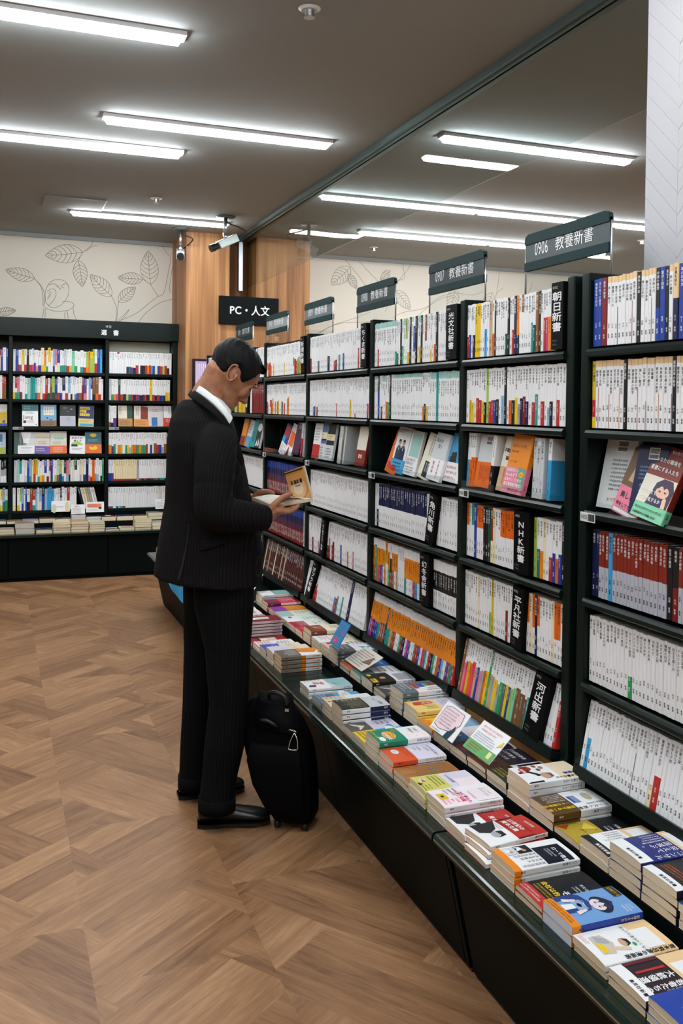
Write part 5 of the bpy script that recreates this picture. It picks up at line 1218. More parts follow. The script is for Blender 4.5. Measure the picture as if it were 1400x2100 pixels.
lay('F', 6.56, 3, .014, dict(base='w', band=(.4, 'r'), spine='w', title='終わり', ops=[('L', .2, .5, .9, .9, 4, 'k')]), 'white and red cover at far end', dx=0.02)

# cardboard tray behind the rear row
tag(boxo('cardboard_tray', 1.4662, 1.4735, 2.14, 2.72, BZ - 0.0005, 0.478, mat('cardboard', hx('#a9793f'), 0.8), bw=0.001), 'long strip of brown cardboard standing behind the rear books', 'cardboard tray')

# ---- hand written cards on clear stands
def pop_card(y, x, z, w, h, lean, roll, ops, label, foot=True, paper='w', t=0.0015, yaw=0.0):
    """card facing the aisle; x, z of its lower edge; y of its left edge"""
    th = thing('promo_card', label, 'promotion card', (x, y, z), 'hand lettered cards')
    a = radians(lean)
    Bm = np.array([[0.0, sin(a), -cos(a)], [-1.0, 0.0, 0.0], [0.0, cos(a), sin(a)]])
    R = rotz(radians(yaw)) @ Bm @ rotz(radians(roll))
    cov, pag, bnd = MB(), MB(), MB()
    c, p_, b_ = flat_book(dict(base=paper, back=paper, ops=ops), t, w, h)
    cov.extend(c, TM((0, 0, 0), R))
    cov.build('card', [M_CARD], th)
    fl = (BZ if x > 1.2 else TZ) - z + 0.001
    if foot:
        s = MB()
        cx = TM((0, 0, 0), R)[:3, :3] @ np.array([w / 2, h * 0.25, -0.002])
        s.box(cx[0], cx[0] + 0.002, cx[1] - 0.018, cx[1] + 0.018, fl, cx[2])
        s.box(cx[0] - 0.02, cx[0] + 0.03, cx[1] - 0.02, cx[1] + 0.02, fl, fl + 0.002)
        s.build('clear_stand', M_ACRYL, th)
    return th
pop_card(2.55, 1.275, 0.474, 0.148, 0.098, 40, 0, [('p', [(.06, .18), (.10, .85), (.3, .93), (.85, .90), (.92, .55), (.70, .22), (.3, .12)], 'k'), ('p', [(.075, .2), (.115, .84), (.3, .915), (.84, .885), (.905, .55), (.69, .235), (.3, .135)], '#f0d6df'), ('L', .14, .25, .80, .85, 6, 'gs'), ('p', [(.60, .0), (.80, .0), (.86, .35), (.80, .48), (.74, .30), (.64, .2)], '#17414a'), ('L', .05, .02, .5, .1, 1, 'k')], 'white card with pink speech bubble and dark cat shape, on the rear row')
pop_card(2.362, 1.29, 0.478, 0.150, 0.098, 46, 0, [('r', 0, 0, 1, .34, '#69a866'), ('L', .12, .70, .9, .94, 2, 'pk'), ('L', .06, .38, .85, .66, 4, '#4a5d8a'), ('L', .08, .06, .6, .30, 3, '#a35a3a'), ('r', .78, .1, .9, .3, '#e7e39a'), ('p', [(.84, .5), (.98, .62), (.95, .78)], '#e7d23a')], 'white card with green lower third and pink lettering, on the rear row')
pop_card(3.46, 1.275, 0.512, 0.098, 0.105, 30, 0, [('r', .05, .05, .95, .95, '#3f8fc9'), ('L', .15, .4, .85, .9, 5, '#5a4a9a'), ('e', .4, .2, .22, .12, 'hp'), ('L', .28, .14, .52, .24, 2, 'w'), ('r', .6, .5, .75, .6, 'hp')], 'bright blue card with pink oval on a clear stand', paper='#2f7fc0')
pop_card(3.355, 1.30, 0.47, 0.175, 0.10, 64, 0, [('L', .05, .08, .95, .9, 7, 'gs'), ('p', [(.6, .3), (.95, .4), (.8, .8)], 'bn')], 'grey striped card tipped far back next to the portrait cover', paper='#cfc9bd')
pop_card(4.72, 1.26, 0.50, 0.14, 0.105, 32, 0, [('L', .1, .70, .8, .9, 1, 'k'), ('L', .1, .1, .9, .62, 6, 'gs')], "small white lettered card next to the man's jacket")
# blue leaflet hanging from the table edge
lf = MB()
V = [(1.036, 5.86, 0.388), (1.030, 5.15, 0.418), (1.030, 5.10, 0.388), (1.034, 5.33, 0.338), (1.036, 5.62, 0.350)]
gv = []; 
rngl = random.Random(2)
for i in range(13):
    u = i / 12
    yy = 5.88 - u * 0.74
    top = 0.390 + 0.012 * sin(u * 9); bot = top - 0.02 - 0.055 * min(1, u * 1.6) + 0.008 * sin(u * 14)
    gv += [(1.034 + 0.008 * sin(u * 11), yy, top), (1.030 - 0.006 * sin(u * 8), yy, bot)]
lf.faces(gv, [(2 * i, 2 * i + 2, 2 * i + 3, 2 * i + 1) for i in range(12)], '#2f9fd8')
o = lf.build('leaflet', M_CARD)
so = o.modifiers.new('thickness', 'SOLIDIFY'); so.thickness = 0.001
tag(o, 'crumpled bright blue leaflet hanging from the table edge behind the man', 'leaflet')

# ================================================================== THE WALL CASE ON THE BACK WALL
WY = 8.20
WZ = [1.731, 1.495, 1.262, 1.027, 0.790, 0.548]
wc = thing('wall_bookcase', 'tall dark green wall bookcase with header board under the leaf drawing', 'bookcase', (0, 0, 0))
for x0, x1 in ((-1.50, -1.47), (-0.69, -0.66), (0.118, 0.150), (0.910, 0.940), (1.500, 1.536)):
    boxo('side_post', x0, x1, WY, BACK - 0.001, 0.40, 2.05, M_STEEL, wc, 0.003)
hb = MB(); hb.box(-1.52, 1.538, WY - 0.05, BACK - 0.001, 2.027, 2.181)
hb = hb.build('header_board', M_STEEL, wc); bevel(hb, 0.004)
tx = MB()
put_text(tx, '1413', 0.030, '#c9cfcf', lambda P: np.stack([P[:, 0] + 0.90, np.full(len(P), WY - 0.0508), P[:, 1] + 2.122], 1), res=2)
put_text(tx, '選\u3000書', 0.050, '#dfe3e3', lambda P: np.stack([P[:, 0] + 0.865, np.full(len(P), WY - 0.0508), P[:, 1] + 2.062], 1), res=2, bold=0.025)
tx.build('header_lettering', M_ATTR, wc)
for a, b in ((-1.47, -0.69), (-0.66, 0.118), (0.150, 0.910), (0.940, 1.500)):
    for z in WZ:
        boxo('shelf', a + 0.0005, b - 0.0005, WY + 0.002, BACK - 0.03, z - 0.026, z, M_STEEL, wc, 0.003)
    boxo('back_panel', a, b, BACK - 0.025, BACK - 0.005, 0.40, 2.05, M_STEEL, wc)
boxo('pale_backing', 0.945, 1.495, 8.36, 8.37, 1.735, 2.02, mat('pale_board', hx('#c9c8ba'), 0.8), wc)
wp = thing('wall_plinth', 'dark low plinth along the foot of the wall bookcase holding flat books', 'display table', (0, 0, 0))
boxo('tabletop', -1.52, 1.536, 7.86, WY + 0.002, 0.365, 0.390, M_TOP, wp, 0.004)
for a, b in ((-1.52, -0.70), (-0.695, 0.115), (0.12, 0.905), (0.91, 1.53)):
    boxo('front_panel', a + 0.002, b - 0.002, 7.90, 7.92, 0.03, 0.362, M_PANEL, wp, 0.002)
boxo('carcass', -1.51, 1.53, 7.921, BACK - 0.001, 0.0, 0.362, M_PANEL, wp)
boxo('riser', -1.51, 1.53, 8.065, WY, 0.3905, 0.455, M_PANEL, wp)
boxo('lower_backboard', -1.51, 1.53, WY + 0.003, WY + 0.02, 0.395, 0.52, M_PANEL, wp)

PAL_A = 'w w w lgy w/te30 w/r35 w/y32 w/b35 sky lb te dt pk o y cr w/g30 g dg w/nv30 nv br r lgy/gr25 w/dr25 iv iv/o30 w/pu30 mt/w30 lg'.split()
def wall_row(x0, x1, z, toks, t0, seed, h, dh, where, d=0.13, y=None, lean_last=0):
    rng = random.Random(seed); x = x0; i = 0; k = 0
    toks = expand(toks if isinstance(toks, str) else ' '.join(toks))
    while True:
        tok = toks[i % len(toks)] if toks else rng.choice(PAL_A)
        i += 1; m = 1.0
        if tok.startswith('GAP'):
            x += float(tok.split(':')[1]); continue
        if ':' in tok:
            tok, m = tok.split(':'); m = float(m)
        t = t0 * m * rng.uniform(0.72, 1.32)
        if x + t > x1:
            break
        hh = min(h + rng.uniform(-dh, dh), 0.212); k += 1
        T = TM((x + t / 2, (y or WY + 0.012) + rng.uniform(0, 0.006), z + 0.0008), rotz(pi / 2) @ rotx(rng.uniform(-0.006, 0.006)))
        put_upright('hardcover_book', tok, t, hh, d, rng, T, '%s, %s from left, %s' % (describe(tok).replace('paperback', 'book').replace(' white lower half and', ' white half and').replace('lower half', 'half'), ORD[k], where), 'book', 'books on the ' + where, 1)
        x += t + 0.0004

MIDB = 'of middle wall bay'
wall_row(0.153, 0.905, WZ[0], 'w b w/r30 y/w30 w/r30 k w/r30 w/hp30 w/b40 w/pk25 w/b30 cr/y28 o/y28 w/g25 y60-w w lb/nv25 pk/w30 b60-cr w/te30 w/g32 lgy/te30 w/r28 w/dy28 mt w/g30 w w/te25 w/r25 lg/o25 o y30-lg lg w/r40 b sky w/po30 te sky/y20 w lv lv w w w/dt30'.split(), 0.0195, 101, 0.192, 0.014, 'top shelf ' + MIDB)
wall_row(0.153, 0.905, WZ[1], 'w/y30 r50-w/te30 pk/g30 w/dr30 w w/te25 tq te^2 tq/dt30 w/po30 iv/w25 w/r25 r/dr25 w/dg30 bn lg/dg30 b/bn25 w/r30 w/b30 nv60-w w/r28 lb/w30 w/k25 w w/te25 w/pu30 w/br30 dr pu/pk30 w lb b50-w br/k25 br/po28 w/r25 w w/lgy25 dt/w25 w/y30 w40-pm/cr25 w/o30 lb/r28 b/cr30'.split(), 0.0195, 102, 0.188, 0.014, 'second shelf, middle wall bay')
wall_row(0.165, 0.905, WZ[4], 'lgy tq te60-w w w/lgy30 b lb/te25 cr o/r35 dy/w30 w/te25 w/y30 w/o30 b60-w w/dr25 r50-iv b w w/lg30 lgy/br30 lg/b35 w/te25 dg60-w pk/lb30 mt/k30 w iv dg50-w w iv/gr30 cr w/b30 nv w/pk25 w/r20 po w/o35 w/lb30 w w/k25 g w/r35 tn60-y w w w w'.split(), 0.0170, 103, 0.186, 0.012, 'fifth shelf ' + MIDB)
wall_row(0.156, 0.575, WZ[5], 'w/cr25 GAP:0.012 w/y25 lg60-w lb/b30 w b w/k40 br60-r r50-w/te25 lb w lb60-cr k40-b lb sky^3 w^3 k40-gr w w w'.split(), 0.0180, 104, 0.186, 0.012, 'bottom shelf, middle wall bay')
wall_row(0.560, 0.68, WZ[5], 'w w r60-o w'.split(), 0.0190, 114, 0.186, 0.008, 'bottom shelf of middle wall bay past gap')
for i, (tok, x) in enumerate(zip('k iv cr tn gr w iv'.split(), (0.735, 0.757, 0.777, 0.797, 0.817, 0.837, 0.857))):
    put_upright('hardcover_book', tok, 0.017, 0.188, 0.13, random.Random(i), TM((x, WY + 0.012, WZ[5] + 0.003), rotz(pi / 2) @ rotx(-0.24)), WORD[tok] + ' book, number %s of the slanting group at the right of the bottom middle shelf' % ORD[i + 1], 'book', 'slanting books on the bottom shelf of middle wall bay', 1)
RB = 'of right wall bay'
wall_row(0.944, 1.495, WZ[0], 'w^3 r8-w w^3 w/pm32 w/dt32 w/pu30 w/nv28 w/r40 w w/nv40 w/k40 w/r40 w/o40 w/r42 w/sky40 w/b40 w/cr40 w/b40 w/r38 w/lg38 w/r42 w/mh30'.split(), 0.0195, 111, 0.188, 0.002, 'top shelf ' + RB)
wall_row(0.944, 1.495, WZ[1], 'lgy w/g28 w/o28 w/hp30 dg w/r28 w/nv30 w/lg28 w/dt28 w/r28 w/nv28 w/r28 w/pu28 w/nv26 w/pm28 w/r28 w/k28 y40-dy w/r28 w/nv26 w/r28 w/nv26 w/b26 w/nv26 w/dy40 w/y40 w/g28'.split(), 0.0195, 112, 0.186, 0.002, 'second shelf ' + RB)
wall_row(0.944, 1.020, WZ[2], 'w/br22 w/nv20 w/pu42'.split(), 0.0215, 113, 0.186, 0.003, 'third shelf ' + RB)
wall_row(0.944, 1.495, WZ[3], 'w/o42 w/pu36 w/g45 w w/o42 w/dy42 w w/g40 w/y40 w/lb30 w/o42 w/po42 w/g42 w/o42 w/g40^2 w/r45 w w/b42 w w/br48 w/r42 w/b42 w/lb30 w/br45 k w/po42'.split(), 0.0195, 115, 0.184, 0.002, 'fourth shelf ' + RB)
wall_row(0.944, 1.495, WZ[4], 'w/b36 w/pu36 cr/r8^10 gr w/r9 w/nv9 w/r9 w/k9 w/pm9 w/dg9 w/r9 w/te9 w/pm9 w/te9^2 w/k9 w/nv9^3'.split(), 0.0195, 116, 0.184, 0.002, 'fifth shelf ' + RB)
wall_row(0.944, 1.495, WZ[5], 'w/r9 w/dt9 w w/b9 w/lb9 w/te9 w/r9 w^14 iv60-dt iv'.split(), 0.0200, 117, 0.184, 0.002, 'bottom shelf ' + RB)
LB = 'of left wall bay'
for r, tk in ((0, 'r30-cr b w b'), (1, 'w/g25 w r60-br r40-br'), (4, 'lgy k40-gr-w k40-gr-w'), (5, 'w/lg30 y50-w/y25 lb60-dt w50-g')):
    wall_row(0.035, 0.117, WZ[r], tk.split(), 0.0195, 120 + r, 0.190, 0.012, ['top', 'second', '', '', 'fifth', 'bottom'][r] + ' shelf, left wall bay')

def wall_face(dz, x, z, label, w=0.128, h=0.188, t=0.014, lean=14, tilt=0.0, seed=0):
    a = radians(lean)
    B = np.array([[1.0, 0, 0], [0, sin(a), -cos(a)], [0, cos(a), sin(a)]])
    return put_flat('book', dz, t, w, h, TM((x, WY + 0.022, z + 0.002), B @ rotz(tilt)), label, 'book', 'books facing out on the wall bookcase', rng=random.Random(seed))
z3, z4 = WZ[2], WZ[3]
wall_face(dict(base='w', ops=[('r', 0, .70, 1, 1, 'dt'), ('L', .1, .78, .6, .95, 2, 'tq'), ('t', 'Jung', .06, .34, .046, 'k', 'h'), ('L', .25, .56, .8, .68, 2, 'k'), ('e', .16, .2, .10, .10, 'k'), ('r', .3, .14, .75, .28, '#e9d3d8'), ('e', .88, .08, .05, .04, 'te')], spine='w'), 0.228, z3, 'white and teal cover lettered Jung')
wall_face(dict(base='#6fa9cf', band=(.27, '#8a6446'), ops=[('r', .18, .52, .84, .90, 'iv'), ('V', .22, .54, .8, .88, 4, 'k'), ('e', .42, .38, .06, .045, 'nv'), ('e', .64, .30, .05, .035, 'nv'), ('L', .1, .05, .9, .22, 2, 'k')], spine='#6fa9cf'), 0.378, z3, 'sky blue cover with ivory title plate and brown band')
wall_face(dict(base='k', band=(.48, 'lgr'), ops=[('e', .33, .85, .16, .08, 'gs'), ('e', .75, .80, .08, .05, 'gr'), ('e', .5, .70, .03, .02, 'w'), ('V', .4, .2, .65, .42, 3, 'gs')], spine='iv'), 0.535, z3, 'black and grey cover with faint white flowers')
wall_face(dict(base='#15245c', band=(.38, '#d8cf86'), ops=[('r', .08, .80, .72, .92, 'y'), ('t', 'ADHDの', .10, .82, .018, 'k', 'hb'), ('r', .08, .66, .5, .77, 'y'), ('t', '自分', .10, .675, .018, 'k', 'hb'), ('r', .08, .50, .72, .62, 'y'), ('t', 'トリセツ', .10, .515, .018, 'k', 'hb'), ('L', .1, .2, .9, .34, 2, 'r'), ('r', .1, .03, .95, .14, 'sky')], spine='w'), 0.685, z3, 'navy cover with yellow title bars lettered ADHD', tilt=-0.05)
wall_face(dict(base='dg', ops=[], spine='dt'), 0.163, z4, 'dark green cover peeping out at the left of the fourth wall shelf', w=0.10)
wall_face(dict(base='lgy', band=(.38, 'w'), ops=[('p', [(.2, 1), (.8, 1), (.65, .5), (.35, .5)], 'w'), ('L', .3, .55, .7, .9, 4, 'gr'), ('e', .5, .28, .38, .07, '#c9cdd6'), ('L', .1, .05, .9, .2, 2, 'gr')], spine='w'), 0.195, z4, 'silver grey patterned cover with white band', w=0.135)
wall_face(dict(base='#d8cdbf', band=(.36, '#6a4fa8'), ops=[('t', 'セラトロジア', .06, .72, .017, 'gs'), ('L', .25, .45, .8, .62, 2, 'gs'), ('L', .1, .12, .8, .30, 2, 'w')], spine='iv'), 0.326, z4, 'beige cover with violet band', tilt=-0.03)
wall_face(dict(base='#d5d2c6', band=(.36, 'po'), ops=[('t', '子どもの', .3, .82, .017, 'mt'), ('t', '発達障害', .28, .64, .019, 'mt', 'hb'), ('L', .2, .42, .7, .56, 2, 'gs'), ('L', .2, .06, .9, .3, 3, 'w')], spine='iv'), 0.452, z4, 'pale grey cover with bright orange band', w=0.14, h=0.196)
wall_face(dict(base='w', ops=[('t', 'ポストが', .1, .82, .022, 'k', 'hb'), ('t', '怖くて', .25, .66, .022, 'k', 'hb'), ('p', [(.1, .45), (.9, .5), (.6, .68), (.15, .62)], 'lg'), ('r', .1, .40, .5, .52, 'k'), ('L', .15, .2, .9, .34, 2, 'k')], spine='w'), 0.615, z4, 'white cover with black and lime hand lettering', h=0.158, tilt=-0.04)
wall_face(dict(base='#1b5f6b', band=(.42, 'po'), ops=[('e', .5, .84, .20, .12, 'dy'), ('L', .2, .55, .85, .68, 2, 'tq'), ('e', .5, .26, .26, .14, 'y'), ('e', .44, .33, .12, .06, 'po')], spine='dt'), 0.745, z4, 'teal and orange cover with yellow sun disc', h=0.192, tilt=-0.01, w=0.138)
wall_face(dict(base='iv', band=(.38, '#b98a4d'), ops=[('p', [(.62, .38), (1, .38), (1, 1), (.62, 1)], 'dg'), ('V', .05, .5, .25, .95, 2, 'k'), ('L', .1, .08, .9, .3, 3, 'k')], spine='iv'), 1.026, z3, 'ivory and dark green cover with tan band', w=0.122)
wall_face(dict(base='iv', band=(.36, '#e29a4a'), ops=[('p', [(.45, .36), (.95, .36), (.95, .96), (.45, 1)], 'mr'), ('V', .1, .5, .35, .95, 2, 'k'), ('L', .1, .08, .9, .3, 3, 'bn')], spine='iv'), 1.160, z3, 'ivory and brick red cover with orange band', tilt=-0.03)
wall_face(dict(base='#d6d2d2', ops=[('r', .2, .02, .6, .44, '#2d7fc4'), ('V', .22, .04, .58, .42, 5, 'b'), ('L', .25, .7, .75, .88, 2, 'k'), ('L', .25, .55, .5, .62, 1, 'r')], spine='iv'), 1.290, z3, 'pale grey cover with blue square')
wall_face(dict(base='w', band=(.42, '#c84038'), ops=[('V', .6, .5, .9, .95, 2, 'k'), ('V', .2, .1, .8, .38, 3, 'w')], spine='w'), 1.424, z3, "white and red cover next to the man's shoulder", w=0.07)
wall_face(dict(base='#d9dad8', band=(.66, 'dy'), ops=[('V', .3, .15, .9, .6, 6, 'bn'), ('e', .8, .2, .1, .1, 'b'), ('r', .3, 0, 1, .12, 'b')], spine='w'), -0.02, z3, 'grey and yellow cover at the left edge of the third wall shelf')
wall_face(dict(base='#b9c4ca', band=(.30, '#9aa83a'), ops=[('r', .3, .55, .8, .9, '#2d5a9a'), ('L', .2, .4, .9, .5, 1, 'k')], spine='w'), -0.03, z4, 'grey blue cover with olive band at the left edge of the fourth wall shelf')
for i, (x, txt) in enumerate(((0.153, '1413'), (0.944, '1412'))):
    mb = MB(); mb.box(x, x + 0.085, WY - 0.0015, WY + 0.0015, WZ[2] - 0.024, WZ[2] - 0.002, '#aeb4b4')
    rr = random.Random(i)
    put_text(mb, txt, 0.016, 'k', lambda P: np.stack([P[:, 0] + x + 0.005, np.full(len(P), WY - 0.002), P[:, 1] + WZ[2] - 0.019], 1))
    q = x + 0.046
    while q < x + 0.08:
        wv_ = rr.choice((0.001, 0.0018)); mb.box(q, q + wv_, WY - 0.0021, WY - 0.001, WZ[2] - 0.021, WZ[2] - 0.005, 'k'); q += wv_ + 0.0014
    tag(mb.build('shelf_tag', M_CARD), 'grey barcode tag on the third wall shelf, %s wall bay' % ('middle', 'right')[i], 'shelf tag', 'barcode shelf tags')

# ---- books lying on the wall plinth
PG = '#ecdcbc'
def wall_lay(x, w, n, t, dz, desc, y=7.915, z=0.3905, h=0.15):
    rng = random.Random(int(x * 1000) + int(y * 100))
    for i in range(n):
        tt = t * rng.uniform(0.9, 1.1); d = dict(dz); d.setdefault('pages', PG)
        if i < n - 1: d['ops'] = ()
        put_flat('book', d, tt, w - 0.003, h, TM((x + rng.uniform(-0.002, 0.002), y + rng.uniform(-0.003, 0.003), z), rotz(rng.uniform(-0.02, 0.02))), '%s, %s on the wall plinth' % (desc, 'single' if n == 1 else ('topmost' if i == n - 1 else ORD[i + 1] + ' from below')), 'book', 'books laid flat on the wall plinth', 0.002, rng)
        z += tt + 0.0005
FR = [(0.04, .127, 2, .020, dict(base='#cbb4ae', spine='w', ops=[('L', .1, .1, .9, .8, 5, 'k')]), 'dusty rose cover'), (0.172, .150, 2, .040, dict(base='#b09a82', pages='#cfcac2', spine='w', ops=[('L', .1, .1, .9, .8, 5, 'k')]), 'thick tan cover'), (0.335, .130, 1, .030, dict(base='#3d5068', spine='w', ops=[('r', .3, .2, .7, .8, 'nv'), ('L', .1, .1, .9, .2, 1, 'w')]), 'slate blue cover'),
      (0.470, .140, 4, .022, dict(base='#e7d9b5', spine='w', ops=[]), 'plain cream cover'), (0.612, .142, 4, .023, dict(base='#b98f63', spine='w', ops=[]), 'brown bowed cover'), (0.756, .130, 4, .019, dict(base='#c9c4b0', spine='w', ops=[]), 'grey green bowed cover'), (0.888, .118, 1, .016, dict(base='#22262c', spine='w', ops=[('r', .1, .3, .9, .7, 'w'), ('L', .15, .35, .85, .65, 2, 'k')]), 'black and white striped cover'),
      (1.010, .122, 1, .022, dict(base='#e8e0d2', spine='w', ops=[('r', .1, .1, .9, .5, 'pk'), ('L', .1, .5, .9, .9, 3, 'k')]), 'cream and pink cover'), (1.136, .140, 4, .021, dict(base='#c7c096', spine='w', ops=[]), 'olive cream cover'), (1.280, .130, 2, .030, dict(base='#93a09f', spine='w', ops=[]), 'grey bowed cover near the man'), (1.412, .110, 2, .022, dict(base='#d5cdb8', spine='w', ops=[]), 'sand cover hidden by the man')]
for a in FR:
    wall_lay(a[0], a[1], a[2], a[3], a[4], a[5] + ', front line')
RR_ = [(0.02, .085, 1, .028, dict(base='#5d6a72', spine='w'), 'grey blue cover'), (0.108, .124, 1, .024, dict(base='#8a7466', spine='w'), 'brown grey cover'), (0.234, .128, 1, .026, dict(base='#a9a2c0', spine='w'), 'lilac cover'), (0.365, .130, 1, .036, dict(base='#6a4a3a', spine='w'), 'chestnut cover'), (0.498, .125, 1, .032, dict(base='#7d8074', spine='w'), 'grey cover under the flowered card'), (0.626, .118, 3, .020, dict(base='#c9cccc', pages='#dcdcd8', spine='w'), 'white grey cover'),
       (0.748, .124, 2, .022, dict(base='#1f2b3c', pages='#dcdcd8', spine='w'), 'midnight blue cover'), (0.876, .122, 1, .034, dict(base='#4a2f2a', spine='w', ops=[('r', .3, .4, .7, .8, 'w'), ('r', .6, .1, .95, .4, 'r')]), 'dark brown cover with white square'), (1.002, .140, 1, .036, dict(base='#223a6a', spine='w'), 'ink blue cover'), (1.146, .120, 1, .036, dict(base='#51443a', spine='w'), 'umber cover'), (1.270, .150, 2, .030, dict(base='#7a8a80', spine='w'), 'sage cover under the pale card')]
for a in RR_:
    wall_lay(a[0], a[1], a[2], a[3], a[4], a[5] + ', rear line', y=8.07, z=0.4555, h=0.125)
def wall_card(x, z, w, h, ops, label, y=8.09, zt=0.46):
    th = thing('promo_card', label, 'promotion card', (x, y, z), 'hand lettered cards')
    a = radians(12); Bm = np.array([[1.0, 0, 0], [0, sin(a), -cos(a)], [0, cos(a), sin(a)]])
    c, p_, b_ = flat_book(dict(base='w', back='w', ops=ops), 0.0015, w, h)
    m = MB().extend(c, TM((0, 0, 0), Bm)); m.build('card', [M_CARD], th)
    s = MB(); s.box(w / 2 - 0.015, w / 2 + 0.015, 0.004, 0.006, zt - z, 0.03); s.box(w / 2 - 0.02, w / 2 + 0.02, -0.01, 0.03, zt - z, zt - z + 0.002)
    s.build('clear_stand', M_ACRYL, th)
wall_card(0.462, 0.545, 0.150, 0.092, [('e', .15, .3, .12, .25, '#cfd0b0'), ('e', .85, .45, .12, .3, '#d6cfa8'), ('L', .25, .4, .75, .55, 1, 'gs')], 'white card with pale flowers standing on the wall plinth', zt=0.492)
wall_card(0.622, 0.525, 0.112, 0.078, [('L', .25, .72, .75, .92, 1, 'k'), ('L', .08, .12, .92, .66, 4, 'gs')], 'small white card with lines of lettering in the middle of the wall plinth', y=8.075, zt=0.52)
wall_card(0.745, 0.534, 0.148, 0.088, [('r', .06, .45, .86, .82, '#e58a6c'), ('L', .08, .5, .84, .8, 2, 'r'), ('r', .70, .3, .86, .48, 'k'), ('L', .1, .08, .9, .3, 2, 'gs')], 'white card with salmon panel on the wall plinth', y=8.08, zt=0.503)
wall_card(1.335, 0.545, 0.10, 0.088, [('L', .5, .8, .9, .92, 1, 'k'), ('L', .1, .1, .9, .7, 5, 'dt')], "pale green lettered card at the man's back", zt=0.518)
STUFF_O = STUFF.build('paperbacks_further_along', [M_PRINT, M_PAGE])
STUFF_O['kind'] = 'stuff'
STUFF_O['label'] = 'rows of white, orange and maroon paperbacks further along the long bookcase'
STUFF_O['category'] = 'books'

# ================================================================== THE MAN READING
U_ = np.array([cos(YAW), -sin(YAW), 0.0])     # across the body as it stands (front to back of the torso)
V_ = np.array([sin(YAW), cos(YAW), 0.0])
Z_ = np.array([0, 0, 1.0])

def loft(rings, n=28, cap=(True, True)):
    """rings: (centre, axis_u, axis_v, ru, rv, exponent, tilt) -> V, F"""
    V = []; F = []
    for c, u, v, ru, rv, e, tilt in rings:
        for k in range(n):
            a = 2 * pi * k / n; ca, sa = cos(a), sin(a)
            x = math.copysign(abs(ca) ** (2 / e), ca) * ru; y = math.copysign(abs(sa) ** (2 / e), sa) * rv
            V.append(np.array(c) + u * x + v * y + Z_ * (tilt * x / max(ru, 1e-6) / 2))
    m = len(rings)
    for i in range(m - 1):
        for k in range(n):
            F.append((i * n + k, i * n + (k + 1) % n, (i + 1) * n + (k + 1) % n, (i + 1) * n + k))
    if cap[0]: F.append(tuple(range(n - 1, -1, -1)))
    if cap[1]: F.append(tuple((m - 1) * n + k for k in range(n)))
    return V, F

def limb(mb, pts, radii, n=16, k=5, flat=False):
    P = smooth_path(pts, k); R = [radii[min(int(i / k), len(radii) - 1)] + (radii[min(int(i / k) + 1, len(radii) - 1)] - radii[min(int(i / k), len(radii) - 1)]) * ((i % k) / k) for i in range(len(P))]
    # rounded ends
    d0 = P[0] - P[1]; d0 /= np.linalg.norm(d0) + 1e-9; d1 = P[-1] - P[-2]; d1 /= np.linalg.norm(d1) + 1e-9
    P = [P[0] + d0 * R[0] * 0.75, P[0] + d0 * R[0] * 0.45] + P + [P[-1] + d1 * R[-1] * 0.45, P[-1] + d1 * R[-1] * 0.75]
    R = [R[0] * 0.5, R[0] * 0.85] + R + [R[-1] * 0.85, R[-1] * 0.5]
    if flat:
        P = P[:-2] + [P[-3] + d1 * 0.004]; R = R[:-2] + [R[-3] * 0.97]
    V, F = tube(P, R, n)
    mb.faces(V, F)

def remesh(o, vox, it=4, fac=0.5):
    m = o.modifiers.new('union', 'REMESH'); m.mode = 'VOXEL'; m.voxel_size = vox; m.use_smooth_shade = True
    s = o.modifiers.new('relax', 'SMOOTH'); s.iterations = it; s.factor = fac
    return o

